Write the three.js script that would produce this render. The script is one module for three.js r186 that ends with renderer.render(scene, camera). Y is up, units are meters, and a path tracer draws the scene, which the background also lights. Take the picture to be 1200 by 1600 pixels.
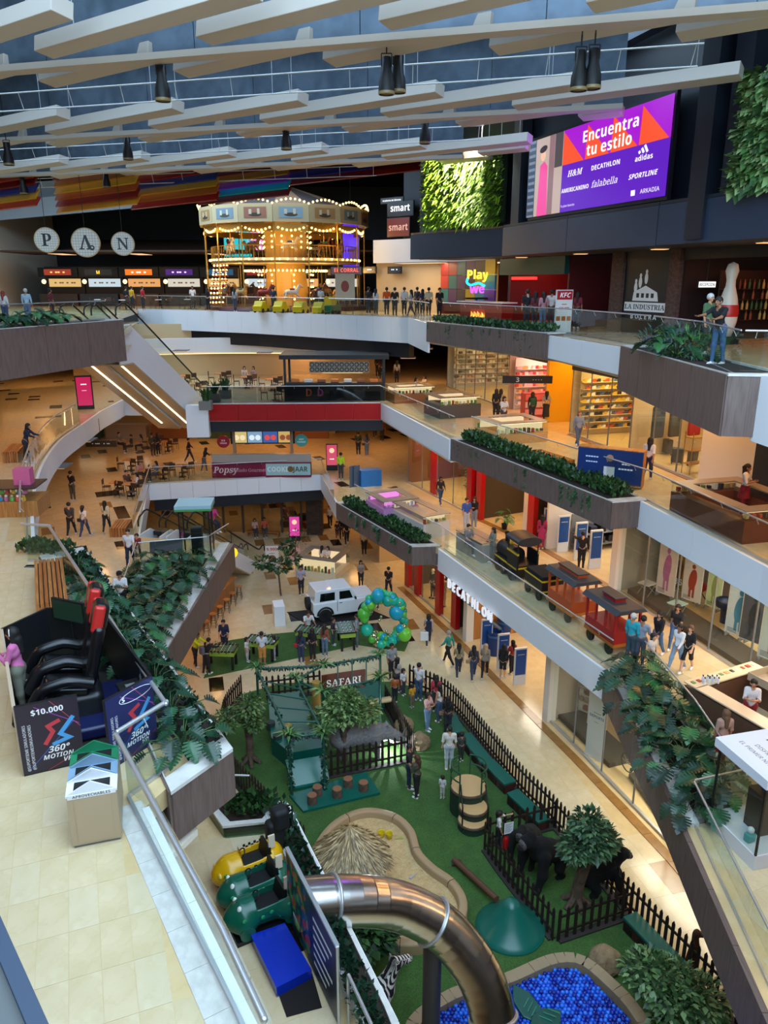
import * as THREE from 'three';
import { mergeGeometries } from 'three/addons/utils/BufferGeometryUtils.js';
import { RoundedBoxGeometry } from 'three/addons/geometries/RoundedBoxGeometry.js';
import { RectAreaLightUniformsLib } from 'three/addons/lights/RectAreaLightUniformsLib.js';
import { FontLoader } from 'three/addons/loaders/FontLoader.js';
import { TextGeometry } from 'three/addons/geometries/TextGeometry.js';

// ---------- camera, sky, big lights, exposure
RectAreaLightUniformsLib.init();
const renderer = new THREE.WebGLRenderer({ antialias: true });
renderer.shadowMap.enabled = true;
renderer.toneMapping = THREE.LinearToneMapping;
renderer.toneMappingExposure = 1.0;
const scene = new THREE.Scene();
scene.background = new THREE.Color(0.62,0.8,1.0);
const EYE = 16.8,FOCAL = 1200,PITCH = Math.atan(360 / 1200);
const camera = new THREE.PerspectiveCamera(2 * Math.atan(800 / FOCAL) * 180 / Math.PI,0.75,0.1,300);
camera.position.set(0,EYE,0);
camera.rotation.x = -PITCH;
// floor levels of the mall: ground, first, second, third
const LD = 0,LC = 4.9,LB = 9.8,LA = 14.7;
const SKY_POWER = 3.8;
const areaLight = (color,power,w,h,x,y,z,dir) => {
const l = new THREE.RectAreaLight(color,power,w,h);
l.position.set(x,y,z);l.lookAt(x + dir[0],y + dir[1],z + dir[2]);
scene.add(l);return l;
};
// daylight of the glazed roof over the front half of the atrium
const SKYC = new THREE.Color(0.50,0.74,1.0);
areaLight(SKYC,SKY_POWER,26,22,5,25.2,0,[0,-1,0]);
// daylight of the glazed front behind the viewer
areaLight(SKYC,11.5,40,5,0,23,13.6,[0,0,-1]);
// and of the roof light over the food court
areaLight(SKYC,6,26,7,-17,25.8,-56,[0,-1,0]);

const FONT = await new FontLoader().loadAsync('fonts/droid/droid_sans_bold.typeface.json');
// ---------- small tools
let seed = 7;
const rnd = () => { seed = (seed + 0x6D2B79F5) | 0;let t = Math.imul(seed ^ (seed >>> 15),1 | seed);t = (t + Math.imul(t ^ (t >>> 7),61 | t)) ^ t;return ((t ^ (t >>> 14)) >>> 0) / 4294967296;};
const rr = (a,b) => a + (b - a) * rnd();
const pick = a => a[Math.floor(rnd() * a.length)];
const V = (x,y,z) => new THREE.Vector3(x,y,z);
const SN = Math.sin(PITCH),CS = Math.cos(PITCH);
// a survey of the photograph: the point of a floor (height y) seen at a pixel, and the point at a given distance z
const at = (u,v,y) => { const t = (v - 800) / FOCAL,k = (EYE - y) / (SN + t * CS);return V((u - 600) / FOCAL * k,y,-(CS - t * SN) * k);};
const atZ = (u,v,z) => { const t = (v - 800) / FOCAL,k = -z / (CS - t * SN);return V((u - 600) / FOCAL * k,EYE - (SN + t * CS) * k,z);};
// the point where the sight line of a pixel meets the upright plane through a and b (plan points [x, z])
const atWall = (u,v,a,b) => {
const t = (v - 800) / FOCAL,d = V((u - 600) / FOCAL,-(SN + t * CS),-(CS - t * SN));
const nx = b[1] - a[1],nz = -(b[0] - a[0]),k = (nx * a[0] + nz * a[1]) / (nx * d.x + nz * d.z);
return V(d.x * k,EYE + d.y * k,d.z * k);
};
const used = {};
const numbered = n => { if (!(n in used)) { used[n] = 0;return n;} return n + '_' + String(++used[n]).padStart(3,'0');};
const flat = g => { const o = g.index ? g.toNonIndexed() : g;for (const k of Object.keys(o.attributes)) if (!['position','normal','uv'].includes(k)) o.deleteAttribute(k);if (!o.attributes.uv) o.setAttribute('uv',new THREE.BufferAttribute(new Float32Array(o.attributes.position.count * 2),2));return o;};
function uvMetres(g,s = 1) {   // box mapping, one texture repeat each s metres
const p = g.attributes.position,n = g.attributes.normal,a = new Float32Array(p.count * 2);
for (let i = 0;i < p.count;i++) {
const x = Math.abs(n.getX(i)),y = Math.abs(n.getY(i)),z = Math.abs(n.getZ(i));
const h = Math.hypot(n.getX(i),n.getZ(i)) || 1;
if (y > x && y > z) { a[2 * i] = p.getX(i) / s;a[2 * i + 1] = -p.getZ(i) / s;}
else { a[2 * i] = (p.getX(i) * n.getZ(i) - p.getZ(i) * n.getX(i)) / h / s;a[2 * i + 1] = p.getY(i) / s;}
}
g.setAttribute('uv',new THREE.BufferAttribute(a,2));return g;
}
// a collector of primitive shapes joined into one mesh
const M4 = new THREE.Matrix4(),QT = new THREE.Quaternion(),EU = new THREE.Euler();
class G {
constructor() { this.l = [];}
add(g,x = 0,y = 0,z = 0,rx = 0,ry = 0,rz = 0,s = 1) {
g = flat(g.clone());M4.compose(V(x,y,z),QT.setFromEuler(EU.set(rx,ry,rz,'YXZ')),Array.isArray(s) ? V(...s) : V(s,s,s));g.applyMatrix4(M4);this.l.push(g);return this;
}
box(w,h,d,x = 0,y = 0,z = 0,ry = 0,rx = 0,rz = 0) { return this.add(BOX,x,y,z,rx,ry,rz,[w,h,d]);}
bx(x0,x1,y0,y1,z0,z1) { return this.add(BOX,(x0 + x1) / 2,(y0 + y1) / 2,(z0 + z1) / 2,0,0,0,[x1 - x0,y1 - y0,z1 - z0]);}
rb(w,h,d,r,x,y,z,ry = 0,rx = 0,rz = 0) { return this.add(new RoundedBoxGeometry(w,h,d,2,r),x,y,z,rx,ry,rz);}
cyl(r0,r1,h,x = 0,y = 0,z = 0,n = 12,rx = 0,ry = 0,rz = 0) { return this.add(new THREE.CylinderGeometry(r1,r0,h,n),x,y,z,rx,ry,rz);}
sph(r,x,y,z,sx = 1,sy = 1,sz = 1,n = 10) { return this.add(new THREE.SphereGeometry(r,n,Math.max(6,n * 0.7 | 0)),x,y,z,0,0,0,[sx,sy,sz]);}
rod(a,b,r,n = 6,r2 = r) {
const A = V(...a),B = V(...b),d = B.clone().sub(A),L = d.length(),g = flat(new THREE.CylinderGeometry(r2,r,L,n));
g.applyMatrix4(M4.compose(A.add(B).multiplyScalar(0.5),QT.setFromUnitVectors(V(0,1,0),d.normalize()),V(1,1,1)));this.l.push(g);return this;
}
bar(a,b,w,h) {   // a rectangular bar between two points, w across in plan and h high
const A = V(...a),B = V(...b),d = B.clone().sub(A),L = d.length(),c = A.clone().add(B).multiplyScalar(0.5);
return this.add(BOX,c.x,c.y,c.z,-Math.asin(d.y / L),Math.atan2(d.x,d.z),0,[w,h,L]);
}
path(pts,r,n = 6,closed = false,seg = 0) { this.l.push(flat(new THREE.TubeGeometry(new THREE.CatmullRomCurve3(pts.map(p => V(...p)),closed,'catmullrom',0.3),seg || pts.length * 4,r,n,closed)));return this;}
lathe(pts,x = 0,y = 0,z = 0,n = 20) { return this.add(new THREE.LatheGeometry(pts.map(p => new THREE.Vector2(p[0],p[1])),n),x,y,z);}
ext(pts,depth,x = 0,y = 0,z = 0,rx = 0,ry = 0,rz = 0,bevel = 0) { return this.add(new THREE.ExtrudeGeometry(new THREE.Shape(pts.map(p => new THREE.Vector2(p[0],p[1]))),{ depth,bevelEnabled: bevel > 0,bevelSize: bevel,bevelThickness: bevel,bevelSegments: 2,curveSegments: 6 }),x,y,z,rx,ry,rz);}
geo(uv = 0) { const g = this.l.length > 1 ? mergeGeometries(this.l) : this.l[0];if (uv) uvMetres(g,uv);return g;}
m(name,mat,parent,uv = 0) { return mesh(name,this.geo(uv),mat,parent);}
}
const BOX = new THREE.BoxGeometry(1,1,1);
function mesh(name,geo,mat,parent = scene) {
const o = new THREE.Mesh(geo,mat);o.castShadow = o.receiveShadow = true;
o.name = parent === scene ? numbered(name) : name;parent.add(o);return o;
}
function thing(name,label,category,p = [0,0,0],turn = 0,group) {
const o = new THREE.Group();o.name = numbered(name);scene.add(o);
if (p.isVector3) o.position.copy(p);else o.position.set(...p);
o.rotation.y = turn;return tag(o,label,category,group);
}
function tag(o,label,category,group,kind) { if (label) o.userData.label = label;if (category) o.userData.category = category;if (group) o.userData.group = group;if (kind) o.userData.kind = kind;return o;}
const struct = (o,label) => tag(o,label,null,null,'structure');
function copyOf(root,p,turn,label,group) {
const r = root.clone();r.name = numbered(root.name.replace(/_\d{3}$/,''));r.userData = { ...root.userData };scene.add(r);
if (p.isVector3) r.position.copy(p);else r.position.set(...p);
r.rotation.y = turn || 0;if (label) r.userData.label = label;if (group) r.userData.group = group;return r;
}
// ---------- noise textures
const hsh = (x,y,s) => { let h = Math.imul(x,374761393) + Math.imul(y,668265263) + Math.imul(s,2147483647 ^ 0x5bd1e995) | 0;h = Math.imul(h ^ (h >>> 13),1274126177);return ((h ^ (h >>> 16)) >>> 0) / 4294967296;};
function vnoise(x,y,px,py,s) { const i = Math.floor(x),j = Math.floor(y),f = x - i,g = y - j,a = f * f * (3 - 2 * f),b = g * g * (3 - 2 * g),w = (m,p) => ((m % p) + p) % p;const q = (m,n) => hsh(w(m,px),w(n,py),s);return (q(i,j) * (1 - a) + q(i + 1,j) * a) * (1 - b) + (q(i,j + 1) * (1 - a) + q(i + 1,j + 1) * a) * b;}
function fbm(u,v,fx,fy,oct,s) { let t = 0,a = 0.5,n = 0;for (let o = 0;o < oct;o++) { t += a * vnoise(u * fx,v * fy,fx,fy,s + o);n += a;a *= 0.55;fx *= 2;fy *= 2;} return t / n;}
function tex(w,h,fn,srgb = true) {
const d = new Uint8Array(w * h * 4);
for (let y = 0;y < h;y++) for (let x = 0;x < w;x++) { const c = fn(x / w,y / h),k = 4 * (y * w + x);d[k] = c[0] * 255;d[k + 1] = c[1] * 255;d[k + 2] = c[2] * 255;d[k + 3] = 255;}
const t = new THREE.DataTexture(d,w,h);t.wrapS = t.wrapT = THREE.RepeatWrapping;t.magFilter = THREE.LinearFilter;t.minFilter = THREE.LinearMipmapLinearFilter;t.generateMipmaps = true;if (srgb) t.colorSpace = THREE.SRGBColorSpace;t.needsUpdate = true;return t;
}
const hex = c => [(c >> 16 & 255) / 255,(c >> 8 & 255) / 255,(c & 255) / 255];
const mixc = (a,b,t) => [0,1,2].map(i => Math.min(1,Math.max(0,a[i] + (b[i] - a[i]) * t)));
const ramp = (c0,c1) => { const a = hex(c0),b = hex(c1);return t => mixc(a,b,t);};
// ---------- materials
const MS = (o) => new THREE.MeshStandardMaterial(o),MP = (o) => new THREE.MeshPhysicalMaterial(o);
const cache = {};
const col = (c,rough = 0.6,metal = 0,extra) => cache[[c,rough,metal,extra ? JSON.stringify(extra) : '']] ??= MP({ color: c,roughness: rough,metalness: metal,...(extra || {}) });
const glow = (c,i) => cache['g' + c + i] ??= MS({ color: 0x000000,emissive: c,emissiveIntensity: i,roughness: 0.6 });
const marbleT = tex(512,512,(u,v) => { const n = fbm(u,v,5,5,5,1),w = fbm(u + 0.35 * n,v + 0.3 * n,6,6,4,9),k = Math.pow(1 - Math.abs(2 * w - 1),6);return mixc(mixc(hex(0xc9b793),hex(0xd9caab),n),hex(0xc0a77c),k * 0.22);});
const stoneT = tex(256,256,(u,v) => ramp(0xbdb9b2,0xdcd9d2)(fbm(u,v,6,6,5,21)));
const brownT = tex(256,256,(u,v) => { const g = 0.6 * fbm(u,v,48,2,3,3) + 0.4 * fbm(u,v,9,2,2,5);return ramp(0x54433c,0x83706a)(g);});
const woodT = tex(256,256,(u,v) => { const g = fbm(u + 0.02 * fbm(u,v,4,4,2,8),v,30,2,4,4);return ramp(0x8a5224,0xc98d4e)(g);});
const darkwoodT = tex(256,256,(u,v) => ramp(0x2a1b12,0x5a4030)(fbm(u,v,4,40,3,14)));
const grassT = tex(512,512,(u,v) => { const n = 0.65 * fbm(u,v,120,120,2,6) + 0.35 * fbm(u,v,6,6,4,7);return ramp(0x1d3b14,0x527a34)(n);});
const grassB = tex(256,256,(u,v) => { const n = fbm(u,v,90,90,2,6);return [n,n,n];},false);
const sandT = tex(256,256,(u,v) => ramp(0xa98a58,0xe0c594)(0.5 * fbm(u,v,60,60,2,16) + 0.5 * fbm(u,v,8,8,4,17)));
const sandB = tex(256,256,(u,v) => { const n = fbm(u,v,14,14,5,17);return [n,n,n];},false);
const thatchT = tex(256,256,(u,v) => ramp(0x6a5636,0xbfa677)(fbm(u,v,80,3,3,18)));
const strawT = thatchT;
const barkT = tex(128,128,(u,v) => ramp(0x3a2c22,0x7a6350)(fbm(u,v,16,3,4,19)));
const rockT = tex(128,128,(u,v) => ramp(0x5d4a34,0xa58b67)(fbm(u,v,7,7,5,20)));
const hideT = tex(128,128,(u,v) => ramp(0x55565a,0x94918b)(fbm(u,v,12,12,5,22)));
const leafT = tex(64,64,(u,v) => ramp(0x1d3c1c,0x4a7438)(fbm(u,v,5,5,3,23)));
const deckT = tex(256,256,(u,v) => ramp(0x3f4e5d,0x6f8193)(fbm(u,v,5,5,4,24)));
const brickT = tex(128,128,(u,v) => ramp(0x3a2a24,0x6d5148)(fbm(u,v,16,16,3,25)));
const rep = (t,x,y = x) => { const c = t.clone();c.repeat.set(x,y);c.needsUpdate = true;return c;};
const MAT = {
marble: [0xffffff,0xfdfaf2,0xfcf8f0,0xfffdf8].map(c => MP({ color: c,map: marbleT,roughness: 0.16,specularIntensity: 0.8 })),
grout: MS({ color: 0xb9aa8c,roughness: 0.5 }),
floor: MP({ color: 0xfff3dd,map: marbleT,roughness: 0.16 }),
stone: MP({ map: stoneT,roughness: 0.35 }),
tan: MP({ color: 0xb98a4e,map: stoneT,roughness: 0.2 }),
dark: MP({ color: 0x2a1f1a,map: stoneT,roughness: 0.18 }),
white: MP({ color: 0xe9ebef,roughness: 0.45 }),
brown: MP({ map: brownT,roughness: 0.5 }),
wood: MP({ map: woodT,roughness: 0.45 }),
darkwood: MP({ map: darkwoodT,roughness: 0.6 }),
glass: MP({ color: 0xeaf4f0,transmission: 1,thickness: 0,roughness: 0,ior: 1.45 }),
greenglass: MP({ color: 0xcfe4d8,transmission: 1,thickness: 0,roughness: 0,ior: 1.45 }),
smoke: MP({ color: 0x9aa4a8,transmission: 1,thickness: 0,roughness: 0.02,ior: 1.5 }),
steel: MP({ color: 0xc7c9cb,metalness: 0.75,roughness: 0.36 }),
black: col(0x0b0c0e,0.5),navy: col(0x141a24,0.5),grey: col(0x6c6f72,0.55),red: col(0xa30f14,0.3),
grass: MP({ map: grassT,bumpMap: grassB,bumpScale: 0.012,roughness: 0.95 }),
sand: MP({ map: sandT,bumpMap: sandB,bumpScale: 0.05,roughness: 1 }),
bark: MP({ map: barkT,roughness: 0.9 }),rock: MP({ map: rockT,roughness: 0.85 }),
hide: MP({ map: hideT,bumpMap: hideT,bumpScale: 0.02,roughness: 0.75 }),
leaf: MP({ color: 0xffffff,map: leafT,roughness: 0.5,side: THREE.DoubleSide }),
plaster: MP({ color: 0xd8d2c8,roughness: 0.8 }),
};
// flat print on a sheet: draw(context, w, h)
function print(w,h,draw,lit = 0,rough = 0.4) {
const c = document.createElement('canvas');c.width = w;c.height = h;const x = c.getContext('2d');draw(x,w,h);
const t = new THREE.CanvasTexture(c);t.colorSpace = THREE.SRGBColorSpace;
return lit ? MS({ color: 0,emissive: 0xffffff,emissiveMap: t,emissiveIntensity: lit,roughness: 0.3 }) : MP({ map: t,roughness: rough });
}
const rectG = (w,h) => new THREE.PlaneGeometry(w,h);
// lamp with the light it gives, facing down
function panelLamp(x,y,z,w,h,power,c = 0xffc98a,turn = 0,name = 'ceiling_light',label,shown = 1.2) {
const t = thing(name,label || 'warm recessed ceiling light','light',[x,y,z],turn,'recessed ceiling lights');
new G().box(w + 0.08,0.05,h + 0.08,0,0.025,0).m('housing',MAT.grey,t);
new G().box(w,0.02,h,0,-0.01,0).m('diffuser',glow(c,shown),t);
const l = new THREE.RectAreaLight(c,power,w,h);l.position.set(x,y - 0.03,z);l.rotation.set(-Math.PI / 2,0,turn);scene.add(l);
return t;
}
// ---------- the building shell
const shapeOf = pts => new THREE.Shape(pts.map(p => new THREE.Vector2(p[0],-p[1])));
function slabGeo(outer,hole,top,thick,uv = 1.6) {
const s = shapeOf(outer);if (hole) s.holes.push(new THREE.Path(hole.map(p => new THREE.Vector2(p[0],-p[1]))));
const g = flat(new THREE.ExtrudeGeometry(s,{ depth: thick,bevelEnabled: false }));g.rotateX(-Math.PI / 2);g.translate(0,top - thick,0);return uvMetres(g,uv);
}
const rect = (x0,x1,z0,z1) => [[x0,z0],[x1,z0],[x1,z1],[x0,z1]];
const inPoly = (x,z,P) => { let c = false;for (let i = 0,j = P.length - 1;i < P.length;j = i++) if ((P[i][1] > z) !== (P[j][1] > z) && x < (P[j][0] - P[i][0]) * (z - P[i][1]) / (P[j][1] - P[i][1]) + P[i][0]) c = !c;return c;};
function smooth(pts,n = 6) { const c = new THREE.CatmullRomCurve3(pts.map(p => V(p[0],0,p[1])),false,'centripetal');return c.getSpacedPoints(pts.length * n).map(p => [p.x,p.z]);}
const OUT = rect(-34,26,-84,14);
const curveB = smooth([[-9.67,-19.9],[-11.2,-23.3],[-12.5,-26.5],[-13.9,-30.6],[-15,-35],[-15.5,-39]],3);
const holeC = [[-14.5,-45.5],[-4,-48],[-2.6,-41.5],[2.6,-33.7],[7.13,-22],[6.9,-15.5],[6.5,-10],[6.2,-3],[1.9,-3],[0.15,-9.6],[-2.35,-15.1],[-4.4,-15.3],[-7.4,-22.8],[-7.2,-34.4],[-12,-35.5]];
const holeB = [[-11.7,-45.4],[-0.12,-46],[3.1,-34.9],[8.7,-24.4],[9.85,-18.5],[10.8,-10],[11,-2],[-0.1,-2],[-1.25,-5.6],[-3.35,-9],[-2.9,-10],[-5.5,-13.9],[-8.6,-18.8],...curveB,[-16,-43],[-16.2,-47.6],[-11.7,-47.6]];
const holeA = [[-17,-41],[-17.4,-52],[-19.5,-63],[-9.1,-56.6],[1.54,-47.6],[2.4,-41],[6.9,-31.7],[8,-25.5],[8.5,-17.4],[9.3,-10],[9.6,0],[0.3,0],[-0.24,-0.79],[-1.8,-2.66],[-4.6,-5.1],[-9.5,-12],[-16.5,-26.5],[-13.6,-27.6],[-11.5,-34.6],[-12.9,-40.4]];
const GAP = 0.004;
// a floor: bed of mortar, then the tiles one by one
function tiles(parent,poly,hole,org,dir,w,l,y,most,mats,accent,brick = false) {
const n = [-dir[1],dir[0]],xs = poly.map(p => p[0]),zs = poly.map(p => p[1]);const cand = [];
const R = 60,ang = Math.atan2(dir[0],dir[1]);
for (let i = -Math.ceil(R / w);i <= R / w;i++) for (let j = -Math.ceil(R / l);j <= R / l;j++) {
const jj = j + (brick && i % 2 ? 0.5 : 0),x = org[0] + n[0] * (i + 0.5) * w + dir[0] * (jj + 0.5) * l,z = org[1] + n[1] * (i + 0.5) * w + dir[1] * (jj + 0.5) * l;
if (x < Math.min(...xs) || x > Math.max(...xs) || z < Math.min(...zs) || z > Math.max(...zs) || [-0.5,0.5].some(a => [-0.5,0.5].some(b => !inPoly(x + n[0] * a * w + dir[0] * b * l,z + n[1] * a * w + dir[1] * b * l,poly)))) continue;
if (hole && hole.some(h => inPoly(x,z,h))) continue;
cand.push([x * x + z * z,x,z,i,j]);
}
cand.sort((a,b) => a[0] - b[0]);
const geos = mats.map((m,k) => { const g = new THREE.BoxGeometry(w - GAP,0.012,l - GAP);const uv = g.attributes.uv;for (let q = 0;q < uv.count;q++) uv.setXY(q,uv.getX(q) * w / 1.6 + 0.23 * k + 0.1,uv.getY(q) * l / 1.6 + 0.37 * k);return g;});
const rest = mats.map(() => []);
cand.forEach(([,x,z,i,j],q) => {
let k = accent ? accent(x,z,i,j) : -1;if (k < 0) k = Math.floor(hsh(i + 500,j + 500,77) * 4);
if (q < most) { const o = mesh('tile',geos[k],mats[k],parent);o.position.set(x,y + 0.006,z);o.rotation.y = ang;}
else { const g = flat(geos[k].clone());g.rotateY(ang);g.translate(x,y + 0.006,z);rest[k].push(g);}
});
rest.forEach((r,k) => { if (r.length) mesh('tiles',mergeGeometries(r),mats[k],parent).userData.kind = 'stuff';});
}
const tileMats = [...MAT.marble,MAT.dark,MAT.tan];
// ground floor
{
const f = struct(mesh('floor',slabGeo(OUT,null,LD - 0.004,0.3),MAT.floor),'cream marble ground floor with dark and tan accent tiles');
const acc = (x,z,i,j) => { if (z > -28 && x > 2) return (hsh(i,j,5) < 0.03) ? 5 : -1;const h = hsh(i >> 0,j,31);return h < 0.035 ? 4 : h < 0.085 ? 5 : -1;};
const area = [[-24,-60],[9,-60],[1,-42],[8.6,-19.5],[11.5,-8],[8.6,-8],[3,-8],[-9,-16],[-24,-20]];
const turfP = [[-6.5,-27.5],[-4.9,-29.4],[1.1,-31],[2.5,-29.3],[8.3,-14],[9,-11],[-1,-11],[-5.4,-24.6]];
tiles(f,area,[turfP],[-6,-36],[0.25,0.968],0.62,1.24,LD - 0.012,300,tileMats,acc);
}
// second floor on the left, its tiles running along the balustrade
{
const f = struct(mesh('floor',slabGeo(OUT,holeB,LB - 0.004,0.3),MAT.floor),'second storey floor of polished cream marble tiles');
const near = [[-30,-58],[-17,-58],[-15.9,-42],...curveB.slice().reverse().map(p => [p[0] - 0.35,p[1]]),[-8.7,-18.9],[-5.7,-13.8],[-3.45,-10.2],[-3.7,-9.3],[-0.9,-4.9],[-12,-1],[-30,-20]];
tiles(f,near,null,[-3.48,-7.64],[0.367,0.930],0.327,0.66,LB - 0.012,300,tileMats,(x,z,i,j) => z < -40 && hsh(i >> 1,j,3) < 0.05 ? 4 : -1);
// pale stone strip under the glass
const strip = new THREE.Group();strip.name = 'border';f.add(strip);
for (let k = 0;k < 12;k++) { const t = k * 0.62 - 1.4;const o = mesh('tile',new THREE.BoxGeometry(0.36,0.016,0.615),MAT.stone,strip);o.position.set(-2.66 - 0.37 * 0 + 0.523 * (t - 0) - 0.02,LB - 0.002,-7.64 + 0.852 * t);o.rotation.y = Math.atan2(0.523,0.852);}
const right = [[-11.6,-70],[-11.6,-45.6],[-0.2,-46.2],[3.5,-35],[9,-24.5],[10,-18.5],[11,-8],[14,-8],[12.5,-23],[9,-36],[6.2,-48],[6.2,-70]];
tiles(f,right,null,[3.1,-34.9],[0.45,0.893],0.62,1.24,LB - 0.012,0,tileMats,null);
}
{
const f = struct(mesh('floor',slabGeo(OUT,holeC,LC - 0.004,0.3),MAT.floor),'first storey floor of polished cream marble tiles');
const left = [[-22,-70],[10,-70],[2.6,-43.7],[4.9,-38.4],[8.8,-29.9],[12,-21],[14,-8],[6.6,-8],[7.2,-22],[2.7,-33.8],[-2.5,-41.6],[-3.9,-48.1],[-14.6,-45.7],[-12.2,-35.4],[-7.3,-34.3],[-7.5,-22.9],[-4.4,-15.4],[-2.4,-15.2],[0.1,-9.6],[1.4,-6],[-4,-6],[-22,-22]];
tiles(f,left,[rect(-22,-12,-8,-2)],[2.6,-33.7],[0.42,0.907],0.62,1.24,LC - 0.012,300,tileMats,(x,z,i,j) => x < -5 && z > -50 ? (h => h < 0.05 ? 4 : h < 0.09 ? 5 : -1)(hsh(i,j,8)) : x < 4 && hsh(i,j,8) < 0.04 ? 4 : -1);
}
{
const f = struct(mesh('floor',slabGeo(OUT,holeA,LA,0.3),MAT.floor),'third storey floor of polished stone with food court');
}
// ceilings hung below the slabs
const ceilMat = MP({ color: 0xe4d8c4,roughness: 0.85 });
const inset = (h,d) => { const c = [h.reduce((a,p) => a + p[0],0) / h.length,h.reduce((a,p) => a + p[1],0) / h.length];return h.map(p => { const L = Math.hypot(p[0] - c[0],p[1] - c[1]);return [p[0] + (p[0] - c[0]) / L * d,p[1] + (p[1] - c[1]) / L * d];});};
for (const [h,y,t] of [[holeC,LC,'first'],[holeB,LB,'second'],[holeA,LA,'third']]) struct(mesh('ceiling',slabGeo(OUT,inset(h,0.25),y - 0.95,0.1),ceilMat),'plain ceiling hung below the ' + t + ' storey floor');
// outer walls
const wallMat = MP({ color: 0xcabfae,roughness: 0.85 });
struct(new G().bx(-34.3,-34,0,26,-84,14).m('wall_left',wallMat),'plain outer wall on the left side');
struct(new G().bx(26,26.3,0,26,-84,14).m('wall_right',wallMat),'plain outer wall on the right side');
struct(new G().bx(-34.3,26.3,0,26,-84.3,-84).m('wall_back',MAT.navy),'dark end wall behind the food court');
struct(new G().bx(-34.3,26.3,0,26,14,14.3).m('wall_front',wallMat),'plain end wall behind the viewer');
// ---------- fascias round the atrium: panels side by side
let trimN = 0;
function fascia(pts,top,h,mat,label,len = 1.4,thick = 0.1,out = -0.05,uv = 1) {
const g = new THREE.Group();g.name = 'trim_' + (++trimN);scene.add(g);struct(g,label);
for (let i = 0;i + 1 < pts.length;i++) {
const a = pts[i],b = pts[i + 1],L = Math.hypot(b[0] - a[0],b[1] - a[1]),n = Math.max(1,Math.round(L / len)),ang = Math.atan2(b[0] - a[0],b[1] - a[1]);
for (let k = 0;k < n;k++) { const t = (k + 0.5) / n,q = new G().box(thick,h,L / n - 0.012,a[0] + (b[0] - a[0]) * t + Math.cos(ang) * out,top - h / 2,a[1] + (b[1] - a[1]) * t - Math.sin(ang) * out,ang);q.m('panel',mat,g,uv);}
}
return g;
}
const W = MAT.white;
fascia([[-9.1,-56.6],[1.54,-47.6],[2.4,-41]],LA + 0.02,1.5,W,'white panelled fascia below the carousel terrace',1.35);
fascia([[-19.5,-63],[-9.1,-56.6]],LA + 0.02,1.5,W,'white panelled fascia at the far left of the carousel terrace',1.35);
fascia([[6.7,-32],[8,-25.5]],LA + 0.02,0.9,W,'white fascia between the two planters of the third storey',3);
fascia([[8.5,-17.4],[9.3,-10],[9.6,0]],LA + 0.1,1.5,W,'white fascia at the right edge of the third storey',4);
fascia([[-10.4,-45.5],[-0.12,-46]],LB + 0.02,0.98,MAT.red,'red panelled fascia below the doughnut kiosk',1.7);
fascia([[-11.7,-45.3],[-10.4,-45.4]],LB + 0.02,1.9,W,'white block at the foot of the escalators',2,0.6);
fascia([[-0.12,-46],[3.1,-34.9]],LB + 0.02,0.95,W,'white fascia right of the red one',3.5);
fascia([[8.6,-24.6],[9.85,-18.5],[10.8,-10],[11,-2]],LB + 0.02,0.98,W,'white fascia right of the second storey planter',3);
fascia(curveB.concat([[-16,-43],[-16.2,-47.6],[-11.7,-47.6]]).reverse(),LB + 0.02,1.0,W,'curved white fascia of the second storey',2.4,0.1,0.05);
fascia([[-14.5,-45.5],[-4,-48]],LC + 0.02,1.0,W,'white panelled fascia below the ice cream counter',1.4);
fascia([[-4,-48],[-2.6,-41.5]],LC + 0.02,1.0,W,'white fascia beside the pink kiosk terrace',2.2);
fascia([[-12,-35.5],[-14.5,-45.5]],LC + 0.02,1.0,W,'white fascia along the escalator well',1.4);
fascia([[2.6,-33.7],[7.13,-22]],LC + 0.02,1.04,W,'white fascia carrying the sports store sign',4.2);
fascia([[7.13,-22],[6.9,-15.5],[6.5,-10],[6.2,-3]],LC + 0.06,1.1,MAT.brown,'brown laminate fascia of the monstera planter',1.35,0.12);
fascia([[-7.2,-34.4],[-7.4,-22.8],[-4.4,-15.3]].reverse(),LC + 0.06,1.25,MAT.brown,'brown laminate fascia of the left hand planter',1.35,0.12);
fascia([[-4.4,-15.3],[-2.35,-15.1],[0.15,-9.6],[1.9,-3]].reverse(),LC + 0.02,1.0,W,'white fascia below the coin ride terrace',2.5);
fascia([[-8.6,-18.8],[-9.67,-19.9]],LB + 0.02,1.0,W,'short white fascia beside the stone planter',2);
fascia([[-0.1,-2],[-1.25,-5.6],[-3.35,-9]],LB + 0.02,0.9,W,'white fascia under the near balustrade',2);
// black recessed beams under the far fascias
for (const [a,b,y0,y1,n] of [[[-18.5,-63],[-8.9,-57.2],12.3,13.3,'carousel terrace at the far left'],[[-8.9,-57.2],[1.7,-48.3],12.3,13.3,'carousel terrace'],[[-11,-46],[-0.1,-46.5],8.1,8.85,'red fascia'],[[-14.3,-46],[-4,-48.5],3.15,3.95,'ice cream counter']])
{ const o = new G().bar([a[0],(y0 + y1) / 2,a[1]],[b[0],(y0 + y1) / 2,b[1]],0.5,y1 - y0).m('trim_' + (++trimN),MAT.navy);struct(o,'black recessed beam under the ' + n);}
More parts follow.
